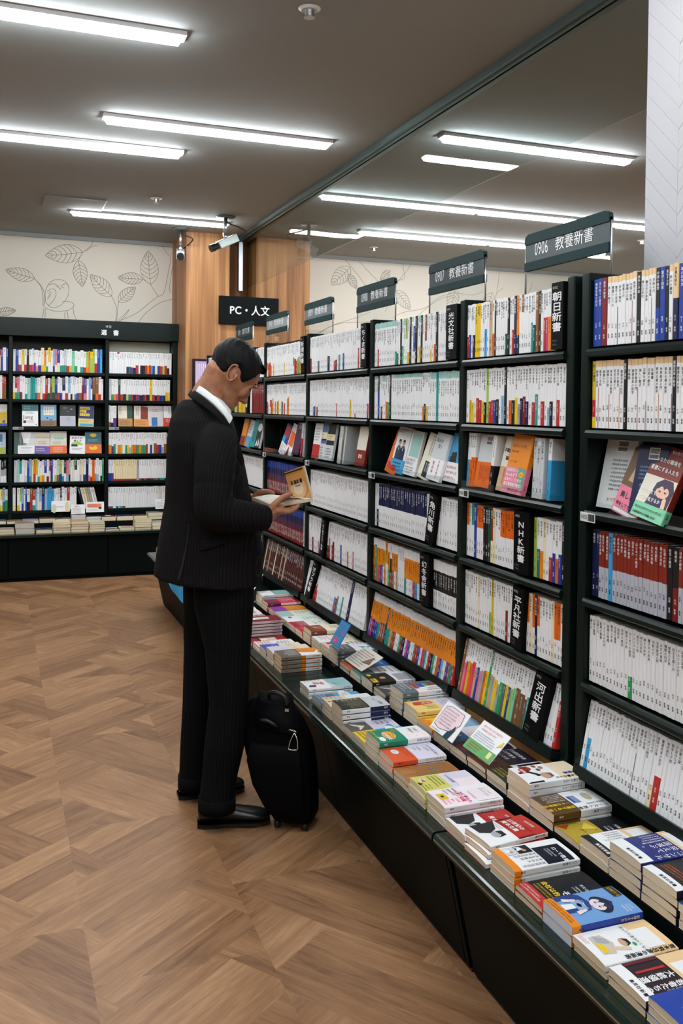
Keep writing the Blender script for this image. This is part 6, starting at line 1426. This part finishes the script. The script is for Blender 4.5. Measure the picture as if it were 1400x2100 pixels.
def fabric(name, col, stripe=False, rough=0.85):
    m = mat(name, col, rough, 0.06)
    n, l, p = nodes_of(m)
    tc = n.new('ShaderNodeTexCoord')
    no = n.new('ShaderNodeTexNoise'); no.inputs['Scale'].default_value = 500; no.inputs['Detail'].default_value = 2
    l.new(tc.outputs['Object'], no.inputs['Vector'])
    bp = n.new('ShaderNodeBump'); bp.inputs['Strength'].default_value = 0.25; bp.inputs['Distance'].default_value = 0.0006
    l.new(no.outputs['Fac'], bp.inputs['Height']); 
    # soft folds
    mp = n.new('ShaderNodeMapping'); mp.inputs['Scale'].default_value = (9, 9, 3.2)
    n2 = n.new('ShaderNodeTexNoise'); n2.inputs['Scale'].default_value = 1.0; n2.inputs['Detail'].default_value = 2
    l.new(tc.outputs['Object'], mp.inputs[0]); l.new(mp.outputs[0], n2.inputs['Vector'])
    b2 = n.new('ShaderNodeBump'); b2.inputs['Strength'].default_value = 0.55; b2.inputs['Distance'].default_value = 0.022
    l.new(n2.outputs['Fac'], b2.inputs['Height']); l.new(b2.outputs[0], bp.inputs['Normal']); l.new(bp.outputs[0], p.inputs['Normal'])
    if stripe:
        sp = n.new('ShaderNodeSeparateXYZ'); l.new(tc.outputs['Object'], sp.inputs[0])
        def mth(op, a, b=0.0):
            k = n.new('ShaderNodeMath'); k.operation = op
            for i, q in enumerate((a, b)):
                if isinstance(q, float): k.inputs[i].default_value = q
                else: l.new(q, k.inputs[i])
            return k.outputs[0]
        d = mth('ADD', mth('MULTIPLY', sp.outputs['X'], 78.0), mth('MULTIPLY', sp.outputs['Y'], -50.0))
        f = mth('FRACT', d); w = mth('LESS_THAN', f, 0.10)
        k2 = n.new('ShaderNodeTexNoise'); k2.inputs['Scale'].default_value = 25
        l.new(tc.outputs['Object'], k2.inputs['Vector'])
        w = mth('MULTIPLY', w, k2.outputs['Fac'])
        mx = n.new('ShaderNodeMixRGB'); mx.inputs[1].default_value = col; mx.inputs[2].default_value = tuple(min(1, c * 3.0 + 0.006) for c in col[:3]) + (1,)
        l.new(w, mx.inputs[0]); l.new(mx.outputs[0], p.inputs['Base Color'])
    return m

M_SUIT = fabric('charcoal_suit', (0.0075, 0.0070, 0.0074, 1), True)
M_TROU = fabric('charcoal_trousers', (0.0036, 0.0042, 0.0048, 1), True)
M_SHIRT = mat('white_shirt', hx('#e9edef'), 0.7, 0.2)
M_HAIR = mat('black_hair', (0.0035, 0.0038, 0.0048, 1), 0.55, 0.15)
M_SHOE = mat('black_leather', (0.008, 0.008, 0.009, 1), 0.3, 0.5)
def skin_material():
    m = mat('tanned_skin', hx('#9c6a4c'), 0.5, 0.35)
    n, l, p = nodes_of(m)
    p.inputs['Subsurface Weight'].default_value = 0.10
    p.inputs['Subsurface Radius'].default_value = (0.012, 0.004, 0.002)
    p.inputs['Subsurface Scale'].default_value = 0.4
    tc = n.new('ShaderNodeTexCoord'); no = n.new('ShaderNodeTexNoise'); no.inputs['Scale'].default_value = 38; no.inputs['Detail'].default_value = 4
    r = n.new('ShaderNodeValToRGB'); r.color_ramp.elements[0].position = 0.3; r.color_ramp.elements[0].color = hx('#8d5a40'); r.color_ramp.elements[1].position = 0.75; r.color_ramp.elements[1].color = hx('#a97657')
    l.new(tc.outputs['Object'], no.inputs['Vector']); l.new(no.outputs['Fac'], r.inputs[0]); l.new(r.outputs[0], p.inputs['Base Color'])
    return m
M_SKIN = skin_material()

man = thing('person', 'man in charcoal suit and white shirt reading an open book, head bowed', 'person')

# ---- head frame: x forward, y to his left, z up; bowed
HC = np.array([0.808, 3.280, 1.600]); HP, HY = radians(43.0), radians(-2.0)
HR = rotz(HY) @ roty(HP)
def head(p):
    return HR @ np.array(p, float) + HC
HEAD = [(-.106, .100, .050, .016), (-.100, .110, .030, .030), (-.086, .107, .000, .044), (-.068, .105, -.022, .053), (-.045, .104, -.042, .061), (-.022, .102, -.060, .067), (-.004, .101, -.072, .071), (.012, .112, -.079, .073), (.026, .111, -.083, .0745),
        (.045, .104, -.083, .0745), (.062, .094, -.078, .071), (.077, .079, -.068, .064), (.089, .058, -.052, .052), (.097, .032, -.030, .034), (.100, .012, -.010, .014)]
def head_loft(grow=0.0, n=40):
    V = []; F = []
    for z, xf, xb, hw in HEAD:
        cx = (xf + xb) / 2; rx = (xf - xb) / 2 + grow; ry = hw + grow
        for k in range(n):
            a = 2 * pi * k / n; ca, sa = cos(a), sin(a); e = 2.25
            x = math.copysign(abs(ca) ** (2 / e), ca) * rx; y = math.copysign(abs(sa) ** (2 / e), sa) * ry
            if ca > 0: y *= 1 - 0.12 * ca          # the face narrows forwards
            V.append((cx + x, y, z * (1 + grow * 1.2 / 0.1 * (1 if z > 0.05 else 0))))
    m = len(HEAD)
    for i in range(m - 1):
        for k in range(n):
            F.append((i * n + k, i * n + (k + 1) % n, (i + 1) * n + (k + 1) % n, (i + 1) * n + k))
    F.append(tuple(range(n - 1, -1, -1))); F.append(tuple((m - 1) * n + k for k in range(n)))
    return V, F
body = MB()
V, F = head_loft()
body.faces([head(v) for v in V], F)
def ell(c, r, R=None, n=14, m=10, mb=body, frame=head):
    Vv = []; Ff = []
    for i in range(m + 1):
        ph = -pi / 2 + pi * i / m
        for k in range(n):
            a = 2 * pi * k / n
            q = np.array((r[0] * cos(ph) * cos(a), r[1] * cos(ph) * sin(a), r[2] * sin(ph)))
            if R is not None: q = np.array(R) @ q
            Vv.append(frame(np.array(c) + q))
    for i in range(m):
        for k in range(n):
            Ff.append((i * n + k, i * n + (k + 1) % n, (i + 1) * n + (k + 1) % n, (i + 1) * n + k))
    mb.faces(Vv, Ff)
# nose, brow, lids, lips, chin, cheeks
ell((.106, 0, -.022), (.0125, .0075, .033), roty(-0.30))
ell((.119, 0, -.049), (.0125, .0115, .0115))
for s in (1, -1):
    ell((.107, s * .0115, -.054), (.0105, .0065, .008))
    ell((.104, s * .031, .013), (.010, .024, .0075), rotz(-s * 0.35))
    ell((.093, s * .031, -.003), (.011, .015, .0095))
    ell((.084, s * .036, -.032), (.020, .014, .026))
ell((.103, 0, -.078), (.0085, .021, .0045)); ell((.102, 0, -.086), (.0085, .018, .0045))
ell((.101, 0, -.101), (.013, .017, .011))
# ears
for s in (1, -1):
    ER = rotx(-s * 0.12) @ rotz(s * 0.38) @ roty(-0.35)
    c0 = np.array((.008, s * .0755, -.016))
    pts = []
    for k in range(15):
        a = pi * 0.30 + 2 * pi * 0.86 * k / 14
        rx, rz = .0175, .031
        pts.append(head(c0 + ER @ np.array((rx * cos(a), s * .009, rz * sin(a)))))
    V, F = tube(pts, [0.0042] * 15, 8); body.faces(V, F)
    ell(c0 - np.array((0, s * .004, 0)), (.0135, .0036, .025), ER)
    ell(c0 + ER @ np.array((.006, s * .004, -.026)), (.0075, .0045, .009), ER)
    ell(c0 + ER @ np.array((.011, s * .003, -.004)), (.0045, .005, .008), ER)
# neck, trunk, legs under the clothes
NB = [head((-.012, 0, -.030)), np.array((.757, 3.288, 1.545)), np.array((.727, 3.296, 1.487)), np.array((.715, 3.294, 1.40))]
limb(body, NB, [.062, .059, .063, .075], 20)
TRUNK = [((.712, 3.292, 1.40), .070, .11), ((.722, 3.288, 1.30), .10, .155), ((.735, 3.28, 1.15), .105, .15), ((.745, 3.27, 1.0), .10, .14), ((.758, 3.268, .90), .088, .13), ((.768, 3.268, .84), .065, .10)]
V, F = loft([(c, U_, V_, a, b, 2.2, 0) for c, a, b in TRUNK], 24); body.faces(V, F)
limb(body, [(.765, 3.19, .84), (.778, 3.154, .614), (.772, 3.125, .43), (.748, 3.11, .24), (.738, 3.105, .13)], [.068, .058, .05, .038, .030])
limb(body, [(.757, 3.352, .82), (.737, 3.361, .566), (.722, 3.362, .40), (.712, 3.364, .22), (.706, 3.364, .11)], [.066, .055, .048, .038, .030])
RA = [(.730, 3.150, 1.330), (.712, 3.086, 1.28), (.698, 3.037, 1.20), (.690, 3.010, 1.118), (.755, 3.018, 1.096), (.838, 3.040, 1.084), (.887, 3.056, 1.083)]
limb(body, RA, [.046, .048, .042, .040, .038, .032, .027])
LA = [(.77, 3.40, 1.330), (.82, 3.435, 1.26), (.848, 3.449, 1.20), (.848, 3.430, 1.112), (.872, 3.352, 1.108), (.895, 3.285, 1.116)]
limb(body, LA, [.046, .048, .042, .038, .032, .026])
# right hand: palm under the book, thumb across the page
def hand_blob(c, r, R): ell(c, r, R, 16, 10, body, lambda q: np.array(q))
hand_blob((.915, 3.066, 1.098), (.044, .030, .022), rotz(0.12) @ roty(-0.42))
hand_blob((.900, 3.060, 1.090), (.028, .024, .026), rotz(0.1) @ roty(-0.3))
limb(body, [(.893, 3.052, 1.100), (.914, 3.047, 1.126), (.938, 3.052, 1.145), (.960, 3.057, 1.154), (.977, 3.062, 1.159)], [.0145, .0125, .0105, .0098, .0082], 12)
for i, (dy, ln) in enumerate(((-.020, .062), (.000, .072), (.020, .070), (.038, .056))):
    b = np.array((.940, 3.064 + dy * 1.05, 1.106 - abs(dy) * 0.15)); d = np.array((cos(.15 + i * .10), sin(.15 + i * .10), 0.0))
    limb(body, [b - d * .02, b + d * ln * .40 + Z_ * -.004, b + d * ln * .75 + Z_ * .004, b + d * ln + Z_ * .016], [.0100, .0094, .0086, .0072], 12)
# left hand: flat under the far page, thumb on top
hand_blob((.915, 3.235, 1.118), (.036, .040, .017), rotz(-0.5))
limb(body, [(.902, 3.262, 1.130), (.916, 3.240, 1.148), (.934, 3.214, 1.154), (.952, 3.192, 1.150)], [.0140, .0120, .0100, .0080], 12)
for i, (dx, ln) in enumerate(((.028, .066), (.010, .072), (-.008, .068), (-.024, .054))):
    b = np.array((.922 + dx, 3.205 + abs(dx) * .3, 1.112)); d = np.array((.42, -.90, 0.0)) / np.linalg.norm((.42, -.90))
    limb(body, [b - d * .02, b + d * ln * .35, b + d * ln * .7 + Z_ * .002, b + d * ln + Z_ * .008], [.0098, .0092, .0084, .0070], 12)
bo = body.build('body', M_SKIN, man, True)
remesh(bo, 0.0029, 4, 0.5)

# ---- hair
HLINE = [(-.12, -.066), (-.059, -.064), (-.030, -.052), (-.0125, -.040), (-.013, -.018), (-.004, .010), (.012, .017), (.028, .010), (.036, -.003), (.050, -.012), (.060, -.010), (.068, .004), (.073, .020), (.0765, .051), (.088, .076), (.14, .088)]
def hline(x):
    for (a, za), (b, zb) in zip(HLINE, HLINE[1:]):
        if a <= x <= b:
            return za + (zb - za) * (x - a) / max(b - a, 1e-6)
    return 0.1
hv = []; hf = []; NA = 120; NZ = 70; rh = random.Random(4)
hp = {}
def hsurf(z, a, grow):
    for (z0, f0, b0, w0), (z1, f1, b1, w1) in zip(HEAD, HEAD[1:]):
        if z0 <= z <= z1 or z1 == HEAD[-1][0]:
            t = min(max((z - z0) / (z1 - z0), 0), 1); break
    xf = f0 + (f1 - f0) * t; xb = b0 + (b1 - b0) * t; hw = w0 + (w1 - w0) * t
    ca, sa = cos(a), sin(a); e = 2.25
    x = (xf + xb) / 2 + math.copysign(abs(ca) ** (2 / e), ca) * ((xf - xb) / 2 + grow); y = math.copysign(abs(sa) ** (2 / e), sa) * (hw + grow)
    if ca > 0: y *= 1 - 0.12 * ca
    return np.array((x, y, z))
for i in range(NZ + 1):
    z = -.070 + (.1005 + .070) * (i / NZ)
    for k in range(NA):
        a = 2 * pi * k / NA
        q = hsurf(z, a, 0.0)
        depth = z - hline(q[0])                     # height above the hairline
        g = max(-0.004, min(0.0095, depth * 0.55 + 0.0015)) if depth > -0.01 else -0.006
        if g > 0: g += 0.0016 * sin(a * 37 + z * 60) * sin(a * 19 - z * 90) * min(1, depth * 30) + rh.uniform(-0.0004, 0.0004)
        q = hsurf(z, a, g); up = max(0.0, (z - 0.05) / 0.05)
        q[2] += max(g, 0) * up * 1.15
        hp[(i, k)] = len(hv); hv.append(head(q))
for i in range(NZ):
    for k in range(NA):
        hf.append((hp[(i, k)], hp[(i, (k + 1) % NA)], hp[(i + 1, (k + 1) % NA)], hp[(i + 1, k)]))
hf.append(tuple(hp[(NZ, k)] for k in range(NA)))
hair = MB().faces(hv, hf).build('hair', M_HAIR, man, True)
n, l, p = nodes_of(M_HAIR)
tc = n.new('ShaderNodeTexCoord'); no = n.new('ShaderNodeTexNoise'); no.inputs['Scale'].default_value = 260; no.inputs['Detail'].default_value = 2
bp = n.new('ShaderNodeBump'); bp.inputs['Strength'].default_value = 0.6; bp.inputs['Distance'].default_value = 0.002
l.new(tc.outputs['Object'], no.inputs['Vector']); l.new(no.outputs['Fac'], bp.inputs['Height']); l.new(bp.outputs[0], p.inputs['Normal'])
# fringe over the forehead
fr = MB()
for i in range(9):
    y = -.045 + i * .0112
    V, F = tube(smooth_path([head((.066, y * 1.05, .084)), head((.092, y * 1.0, .084)), head((.104 - abs(y) * .12, y * .95, .072))], 3), [.0045, .0045, .0042, .0038, .0032, .0025, .0012], 6)
    fr.faces(V, F)
fr.build('fringe', M_HAIR, hair, True)
eb = MB()
for s in (1, -1):
    V, F = tube(smooth_path([head((.1130, s * .014, .0135)), head((.113, s * .030, .021)), head((.098, s * .050, .016))], 4), [.0020] * 3 + [.0030] * 3 + [.0026] * 3, 6); eb.faces(V, F)
    V, F = tube(smooth_path([head((.104, s * .020, -.0075)), head((.1055, s * .031, -.0105)), head((.096, s * .044, -.007))], 4), 0.0011, 6); eb.faces(V, F)
eb.build('eyebrow', M_HAIR, man, True)

# ---- jacket: trunk and sleeves in one skin
jk = MB()
JK = [((.694, 3.300, 1.487), .050, .070, 0), ((.701, 3.296, 1.462), .083, .105, 0), ((.708, 3.292, 1.412), .110, .162, 0), ((.714, 3.290, 1.342), .124, .198, 0), ((.724, 3.284, 1.246), .138, .20, 0), ((.733, 3.277, 1.123), .153, .195, 0),
      ((.740, 3.272, 1.001), .181, .206, 0), ((.739, 3.271, .902), .193, .216, 0), ((.733, 3.274, .842), .193, .220, -.04)]
V, F = loft([(c, U_, V_, a, b, 2.35, t) for c, a, b, t in JK], 48); jk.faces(V, F)
RS = [(.728, 3.142, 1.345), (.716, 3.090, 1.318), (.699, 3.040, 1.255), (.688, 3.008, 1.140), (.716, 3.008, 1.103), (.775, 3.022, 1.094), (.838, 3.043, 1.084), (.884, 3.057, 1.078)]
limb(jk, RS, [.070, .072, .070, .066, .063, .056, .049, .045], 24, 5, True)
LS = [(.77, 3.410, 1.345), (.815, 3.435, 1.28), (.845, 3.446, 1.20), (.845, 3.432, 1.118), (.868, 3.352, 1.110), (.888, 3.300, 1.115)]
limb(jk, LS, [.072, .066, .062, .058, .048, .043], 24, 5, True)
jo = jk.build('jacket', M_SUIT, man, True)
remesh(jo, 0.0065, 5, 0.5)
def ribbon(name, A, Bq, th, m, par=man, k=6):
    a = smooth_path(A, k); b = smooth_path(Bq, k)
    V = [q for pr in zip(a, b) for q in pr]
    F = [(2 * i, 2 * i + 1, 2 * i + 3, 2 * i + 2) for i in range(len(a) - 1)]
    o = MB().faces(V, F).build(name, m, par, True)
    s = o.modifiers.new('thickness', 'SOLIDIFY'); s.thickness = th; s.offset = 0.0
    ss = o.modifiers.new('round', 'SUBSURF'); ss.levels = 1; ss.render_levels = 1
    return o

SHU = [(0.694, 3.333, 1.538), (0.694, 3.247, 1.535), (0.727, 3.175, 1.500), (0.757, 3.130, 1.459), (0.783, 3.125, 1.424)]
SHL = [(0.681, 3.337, 1.521), (0.681, 3.251, 1.510), (0.714, 3.174, 1.476), (0.745, 3.129, 1.436), (0.768, 3.124, 1.398)]
ribbon('shirt_collar', SHU, SHL, 0.004, M_SHIRT)
ribbon('shirt_collar', [(0.694, 3.333, 1.538), (0.736, 3.392, 1.540), (0.788, 3.393, 1.508), (0.818, 3.350, 1.462), (0.822, 3.290, 1.424)], [(0.681, 3.337, 1.521), (0.722, 3.400, 1.515), (0.775, 3.400, 1.480), (0.810, 3.352, 1.440), (0.815, 3.292, 1.396)], 0.004, M_SHIRT)
sf = MB()
V, F = loft([((.722, 3.290, 1.50), U_, V_, .050, .070, 2.1, 0), ((.735, 3.280, 1.45), U_, V_, .075, .105, 2.1, 0), ((.745, 3.275, 1.37), U_, V_, .062, .08, 2.1, 0), ((.742, 3.275, 1.27), U_, V_, .050, .07, 2.1, 0)], 28)
sf.faces(V, F); sf.build('shirt', M_SHIRT, man, True)
LPU = [(0.687, 3.351, 1.529), (0.679, 3.236, 1.513), (0.712, 3.159, 1.476), (0.741, 3.118, 1.439), (0.768, 3.106, 1.400), (0.800, 3.107, 1.343), (0.823, 3.110, 1.266)]
LPL = [(0.667, 3.357, 1.503), (0.659, 3.231, 1.486), (0.690, 3.149, 1.455), (0.719, 3.110, 1.424), (0.744, 3.100, 1.386), (0.770, 3.100, 1.328), (0.809, 3.106, 1.255)]
ribbon('lapel', LPU, LPL, 0.006, M_SUIT)
ribbon('lapel', [(0.687, 3.351, 1.529), (0.742, 3.415, 1.520), (0.800, 3.410, 1.480), (0.832, 3.365, 1.420), (0.838, 3.320, 1.340)], [(0.667, 3.357, 1.503), (0.730, 3.428, 1.495), (0.792, 3.424, 1.452), (0.828, 3.380, 1.395), (0.838, 3.330, 1.320)], 0.006, M_SUIT)
BUTTONS = [(0.800, 3.0085, 1.058), (0.809, 3.006, 1.057), (0.818, 3.006, 1.056), (0.827, 3.007, 1.055)]

# cuff buttons, vent and pocket flap
bt = []
for i, q in enumerate(BUTTONS):
    o = MB(); ell(q, (.0055, .0045, .0055), None, 10, 6, o, lambda w: np.array(w)); o.build('cuff_button', M_BLACK, man, True)

def on_jacket(z, s, off=0.004):
    for (c0, a0, b0, t0), (c1, a1, b1, t1) in zip(JK, JK[1:]):
        if c1[2] <= z <= c0[2]:
            t = (c0[2] - z) / (c0[2] - c1[2]); c = np.array(c0) * (1 - t) + np.array(c1) * t; a = a0 + (a1 - a0) * t; b = b0 + (b1 - b0) * t
            return c + U_ * s * a - V_ * (b * (1 - abs(s) ** 2.35) ** (1 / 2.35) + off)
VT = [on_jacket(z, s, .002) for z, s in ((1.06, -.26), (1.0, -.30), (.93, -.36), (.875, -.42))]
VT2 = [on_jacket(z, s, .005) for z, s in ((1.06, -.25), (1.0, -.27), (.93, -.31), (.865, -.35))]
ribbon('back_vent', VT, VT2, 0.003, M_BLACK)
ribbon('pocket_flap', [on_jacket(1.005 + .025 * t, -.02 + .5 * t, .004) for t in (0, .33, .66, 1)], [on_jacket(.968 + .025 * t, -.03 + .5 * t, .007) for t in (0, .33, .66, 1)], 0.003, M_SUIT)

# ---- trousers
tr = MB()
def leg(L):
    V, F = loft([(c, U_, V_, a, b, 2.2, 0) for c, a, b in L], 32); tr.faces(V, F)
leg([((.755, 3.215, .92), .100, .075), ((.768, 3.180, .85), .108, .100), ((.767, 3.172, .76), .106, .098), ((.778, 3.154, .614), .081, .086), ((.778, 3.129, .424), .068, .076), ((.760, 3.111, .284), .070, .072), ((.742, 3.106, .175), .061, .066), ((.731, 3.098, .115), .060, .066), ((.731, 3.097, .076), .061, .068)])
leg([((.755, 3.335, .92), .100, .075), ((.757, 3.352, .85), .100, .100), ((.752, 3.356, .74), .092, .098), ((.737, 3.361, .566), .072, .085), ((.722, 3.362, .358), .060, .075), ((.711, 3.364, .202), .056, .070), ((.705, 3.364, .10), .053, .066), ((.705, 3.364, .05), .054, .068)])
to = tr.build('trousers', M_TROU, man, True)
remesh(to, 0.006, 4, 0.5)
for c, a, b in (((.731, 3.097, .0), .0645, .0715), ((.705, 3.364, -.022), .0575, .0715)):
    V, F = loft([((c[0], c[1], c[2] + z), U_, V_, a * k, b * k, 2.2, 0) for z, k in ((.070, .96), (.068, 1.0), (.090, 1.0), (.112, 1.0), (.115, .95))], 32)
    MB().faces(V, F).build('trouser_cuff', M_TROU, man, True)

# ---- shoes
def shoe(hx_, hy, yaw):
    T = TM((hx_, hy, 0.0), rotz(yaw))
    secs = [(0.0, .026, .055), (.02, .034, .062), (.06, .036, .066), (.10, .036, .062), (.14, .040, .052), (.19, .046, .043), (.222, .041, .037), (.243, .029, .031), (.253, .014, .022)]
    V = []; F = []; n = 14
    for x, w, h in secs:
        for k in range(n):
            a = 2 * pi * k / n
            V.append((x, cos(a) * w, 0.012 + max(0.0, (sin(a) * 0.5 + 0.5)) ** 0.8 * (h)))
    for i in range(len(secs) - 1):
        for k in range(n):
            F.append((i * n + k, (i + 1) * n + k, (i + 1) * n + (k + 1) % n, i * n + (k + 1) % n))
    F.append(tuple(range(n))); F.append(tuple((len(secs) - 1) * n + k for k in range(n - 1, -1, -1)))
    o = MB().faces(V, F, T=T).build('shoe', M_SHOE, man, True)
    s = o.modifiers.new('round', 'SUBSURF'); s.levels = 1; s.render_levels = 2
    so = MB()
    P = [(x, w * 1.03) for x, w, h in secs]
    out = [(x, w) for x, w in P] + [(x, -w) for x, w in reversed(P)]; k = len(out)
    for z0, z1, lim in ((0.008, 0.016, 9), (0.0, 0.016, .075)):
        q = [(min(x, lim), w) for x, w in out]
        Vv = [(x, w, z0) for x, w in q] + [(x, w, z1) for x, w in q]
        so.faces(Vv, [tuple(range(k - 1, -1, -1)), tuple(range(k, 2 * k))] + [(i, (i + 1) % k, k + (i + 1) % k, k + i) for i in range(k)], T=T)
    so.build('sole', M_BLACK, o)
shoe(.672, 3.137, radians(-13))
shoe(.650, 3.388, radians(-2))

# ---- the open book in his hands
ob = thing('open_book', 'open orange and white paperback held by the man in both hands', 'book')

def slab(name, A, B, C, D, th, m, col, par=ob, mi=0):
    A, B, C, D = [np.array(q, float) for q in (A, B, C, D)]
    nn = np.cross(B - A, D - A); nn /= np.linalg.norm(nn)
    V = [A, B, C, D] + [q + nn * th for q in (A, B, C, D)]
    return MB().faces(V, [(0, 3, 2, 1), (4, 5, 6, 7), (0, 1, 5, 4), (1, 2, 6, 5), (2, 3, 7, 6), (3, 0, 4, 7)], col, mi).build(name, m, par)
A_, B_, C_, D_ = (.880, 3.222, 1.124), (1.006, 3.150, 1.130), (1.044, 3.043, 1.134), (.922, 3.106, 1.106)
nb = np.cross(np.array(D_) - A_, np.array(B_) - A_); nb /= np.linalg.norm(nb)
if nb[2] < 0: nb = -nb
dn = lambda q, h: tuple(np.array(q) + nb * h)
slab('cover', dn(A_, -.002), dn(D_, -.002), dn(C_, -.002), dn(B_, -.002), .0012, M_PRINT, '#e0a94f')
slab('page_block', A_, D_, C_, B_, .011, M_PAGE, '#efe6d2')
# the leaves that bow up towards the fold
lv = MB(); AA, BB, CC, DD = [np.array(dn(q, .0112)) for q in (A_, B_, C_, D_)]; gv = []
for i in range(13):
    t = i / 12; b_ = 0.016 * sin(pi * min(1, t * 1.05)) ** 2
    gv += [AA + (BB - AA) * t + nb * b_ * .6, DD + (CC - DD) * t + nb * b_]
lv.faces(gv, [(2 * i, 2 * i + 1, 2 * i + 3, 2 * i + 2) for i in range(12)], '#f4efe2')
lo = lv.build('open_leaf', M_PAGE, ob, True); so_ = lo.modifiers.new('thickness', 'SOLIDIFY'); so_.thickness = .0008
TL, TR, BR, BL = [np.array(q) for q in ((.980, 3.154, 1.228), (1.018, 3.055, 1.258), (1.047, 3.042, 1.144), (1.006, 3.146, 1.136))]
slab('title_leaf', TL, TR, BR, BL, .0045, M_PRINT, '#e7a861')
nt = np.cross(TR - TL, BL - TL); nt /= np.linalg.norm(nt)
if nt @ (np.array((0, 0, EYE)) - TL) < 0: nt = -nt
tm = MB(); er = (TR - TL) / np.linalg.norm(TR - TL); ed = (BL - TL); H_ = np.linalg.norm(ed); ed = ed / H_
onp = lambda x0, y0: (lambda P: TL + nt * 0.0056 + np.outer(P[:, 0] + x0, er) - np.outer(P[:, 1], ed) + ed * y0)
rgl = np.array([(.046 * cos(a), .034 * sin(a)) for a in np.linspace(0, 2 * pi, 33)[:-1]])
tm.add(onp(.058, .072)(rgl) - nt * .0008, [32], list(range(32)), '#ecc492'); tm.add(onp(.058, .072)(rgl * .6) - nt * .0006, [32], list(range(32)), '#f1dcbc')
bar = np.array([(0, 0), (.108, 0), (.108, -.005), (0, -.005)]); tm.add(onp(.003, .004)(bar), [4], [0, 1, 2, 3], '#3a2a1c')
put_text(tm, '新潮新書', .0165, '#2a2018', onp(.024, .052), res=2, bold=.02, gap=1.02); put_text(tm, '編集部編', .007, '#2a2018', onp(.045, .063), res=1)
tm.build('title_print', M_PRINT, ob)
slab('fold_edge', TR + nt * .0005, TR + er * .006, BR + er * .006, BR + nt * .0005, .0035, M_PAGE, '#e9dcc2')


# ---- black wheeled bag
bag = thing('travel_bag', 'black upright travel bag standing between the man and the table', 'bag', (.992, 3.108, 0.0), None, radians(-34))
def rbox(name, x0, x1, y0, y1, z0, z1, m, r, par=bag):
    o = boxo(name, x0, x1, y0, y1, z0, z1, m, par)
    b = o.modifiers.new('bevel', 'BEVEL'); b.width = r; b.segments = 5; b.limit_method = 'ANGLE'
    for q in o.data.polygons: q.use_smooth = True
    return o
M_NYL = fabric('black_nylon', (0.0020, 0.0022, 0.0032, 1), False, 0.6)

bg = MB(); X_, Y_ = np.array([1.0, 0, 0]), np.array([0, 1.0, 0])
secs = [(.022, -.022, .112, -.115, .020), (.034, -.030, .118, -.122, .024), (.085, -.052, .118, -.124, .024), (.16, -.095, .115, -.124, .024), (.26, -.140, .108, -.122, .018), (.33, -.142, .086, -.118, .006), (.39, -.138, .050, -.112, -.004), (.430, -.126, .018, -.104, -.012), (.448, -.106, -.002, -.094, -.024)]
V, F = loft([(((a + b) / 2, (c + d) / 2, z), X_, Y_, (b - a) / 2, (d - c) / 2, 4.5, 0) for z, a, b, c, d in secs], 48)
o = bg.faces(V, F).build('bag_body', M_NYL, bag, True); ss = o.modifiers.new('round', 'SUBSURF'); ss.levels = 1; ss.render_levels = 1
pk = MB(); secs = [(.060, -.030, .090, -.140, -.11), (.085, -.045, .098, -.148, -.11), (.16, -.088, .096, -.152, -.11), (.24, -.110, .088, -.150, -.11), (.285, -.108, .078, -.138, -.11), (.30, -.098, .068, -.126, -.11)]
V, F = loft([(((a + b) / 2, (c + d) / 2, z), X_, Y_, (b - a) / 2, (d - c) / 2, 4.0, 0) for z, a, b, c, d in secs], 40)
pk.faces(V, F).build('front_pocket', M_NYL, bag, True)
fl = smooth_path([(-.10, -.030, .446), (-.092, -.085, .440), (-.085, -.122, .405), (-.080, -.130, .360)], 5); fr2 = smooth_path([(.020, -.030, .446), (.045, -.085, .430), (.072, -.124, .380), (.082, -.130, .335)], 5)
V = [q for pr in zip(fl, fr2) for q in pr]
o = MB().faces(V, [(2 * i, 2 * i + 1, 2 * i + 3, 2 * i + 2) for i in range(len(fl) - 1)]).build('top_flap', M_NYL, bag, True); s_ = o.modifiers.new('thickness', 'SOLIDIFY'); s_.thickness = .006
V, F = tube(smooth_path([(-.050, -.075, .440), (-.045, -.085, .462), (-.015, -.095, .470), (.015, -.100, .458), (.022, -.100, .432)], 6), .0075, 10)
MB().faces(V, F).build('carry_handle', M_BLACK, bag, True)
V, F = tube(smooth_path([(-.060, -.118, .372), (-.058, -.142, .386), (-.030, -.150, .388), (-.004, -.146, .374), (-.002, -.128, .360)], 6), .006, 10)
MB().faces(V, F).build('front_handle', M_BLACK, bag, True)
M_CHROME = mat('polished_metal', (0.75, 0.75, 0.74, 1), 0.15, metal=1.0)
V, F = tube(smooth_path([(.062, -.140, .352), (.052, -.150, .330), (.047, -.156, .304), (.055, -.158, .300), (.072, -.156, .300), (.078, -.154, .306), (.074, -.147, .332), (.062, -.140, .352)], 6), .0022, 8)
MB().faces(V, F).build('zip_ring', M_CHROME, bag, True)
V, F = tube([(.036, -.134, .360), (.050, -.137, .360), (.064, -.138, .357), (.070, -.136, .352)], .003, 8)
MB().faces(V, F).build('zip_slider', M_CHROME, bag, True)
o = MB(); o.box(.020, .034, -.116, -.108, .414, .424); o.build('buckle', M_CHROME, bag)
for x in (-.008, .092):
    for y in (-.095, .0):
        V, F = tube([(x - .009, y, .017), (x + .009, y, .017)], .017, 14)
        MB().faces(V, F).build('wheel', M_BLACK, bag, True)
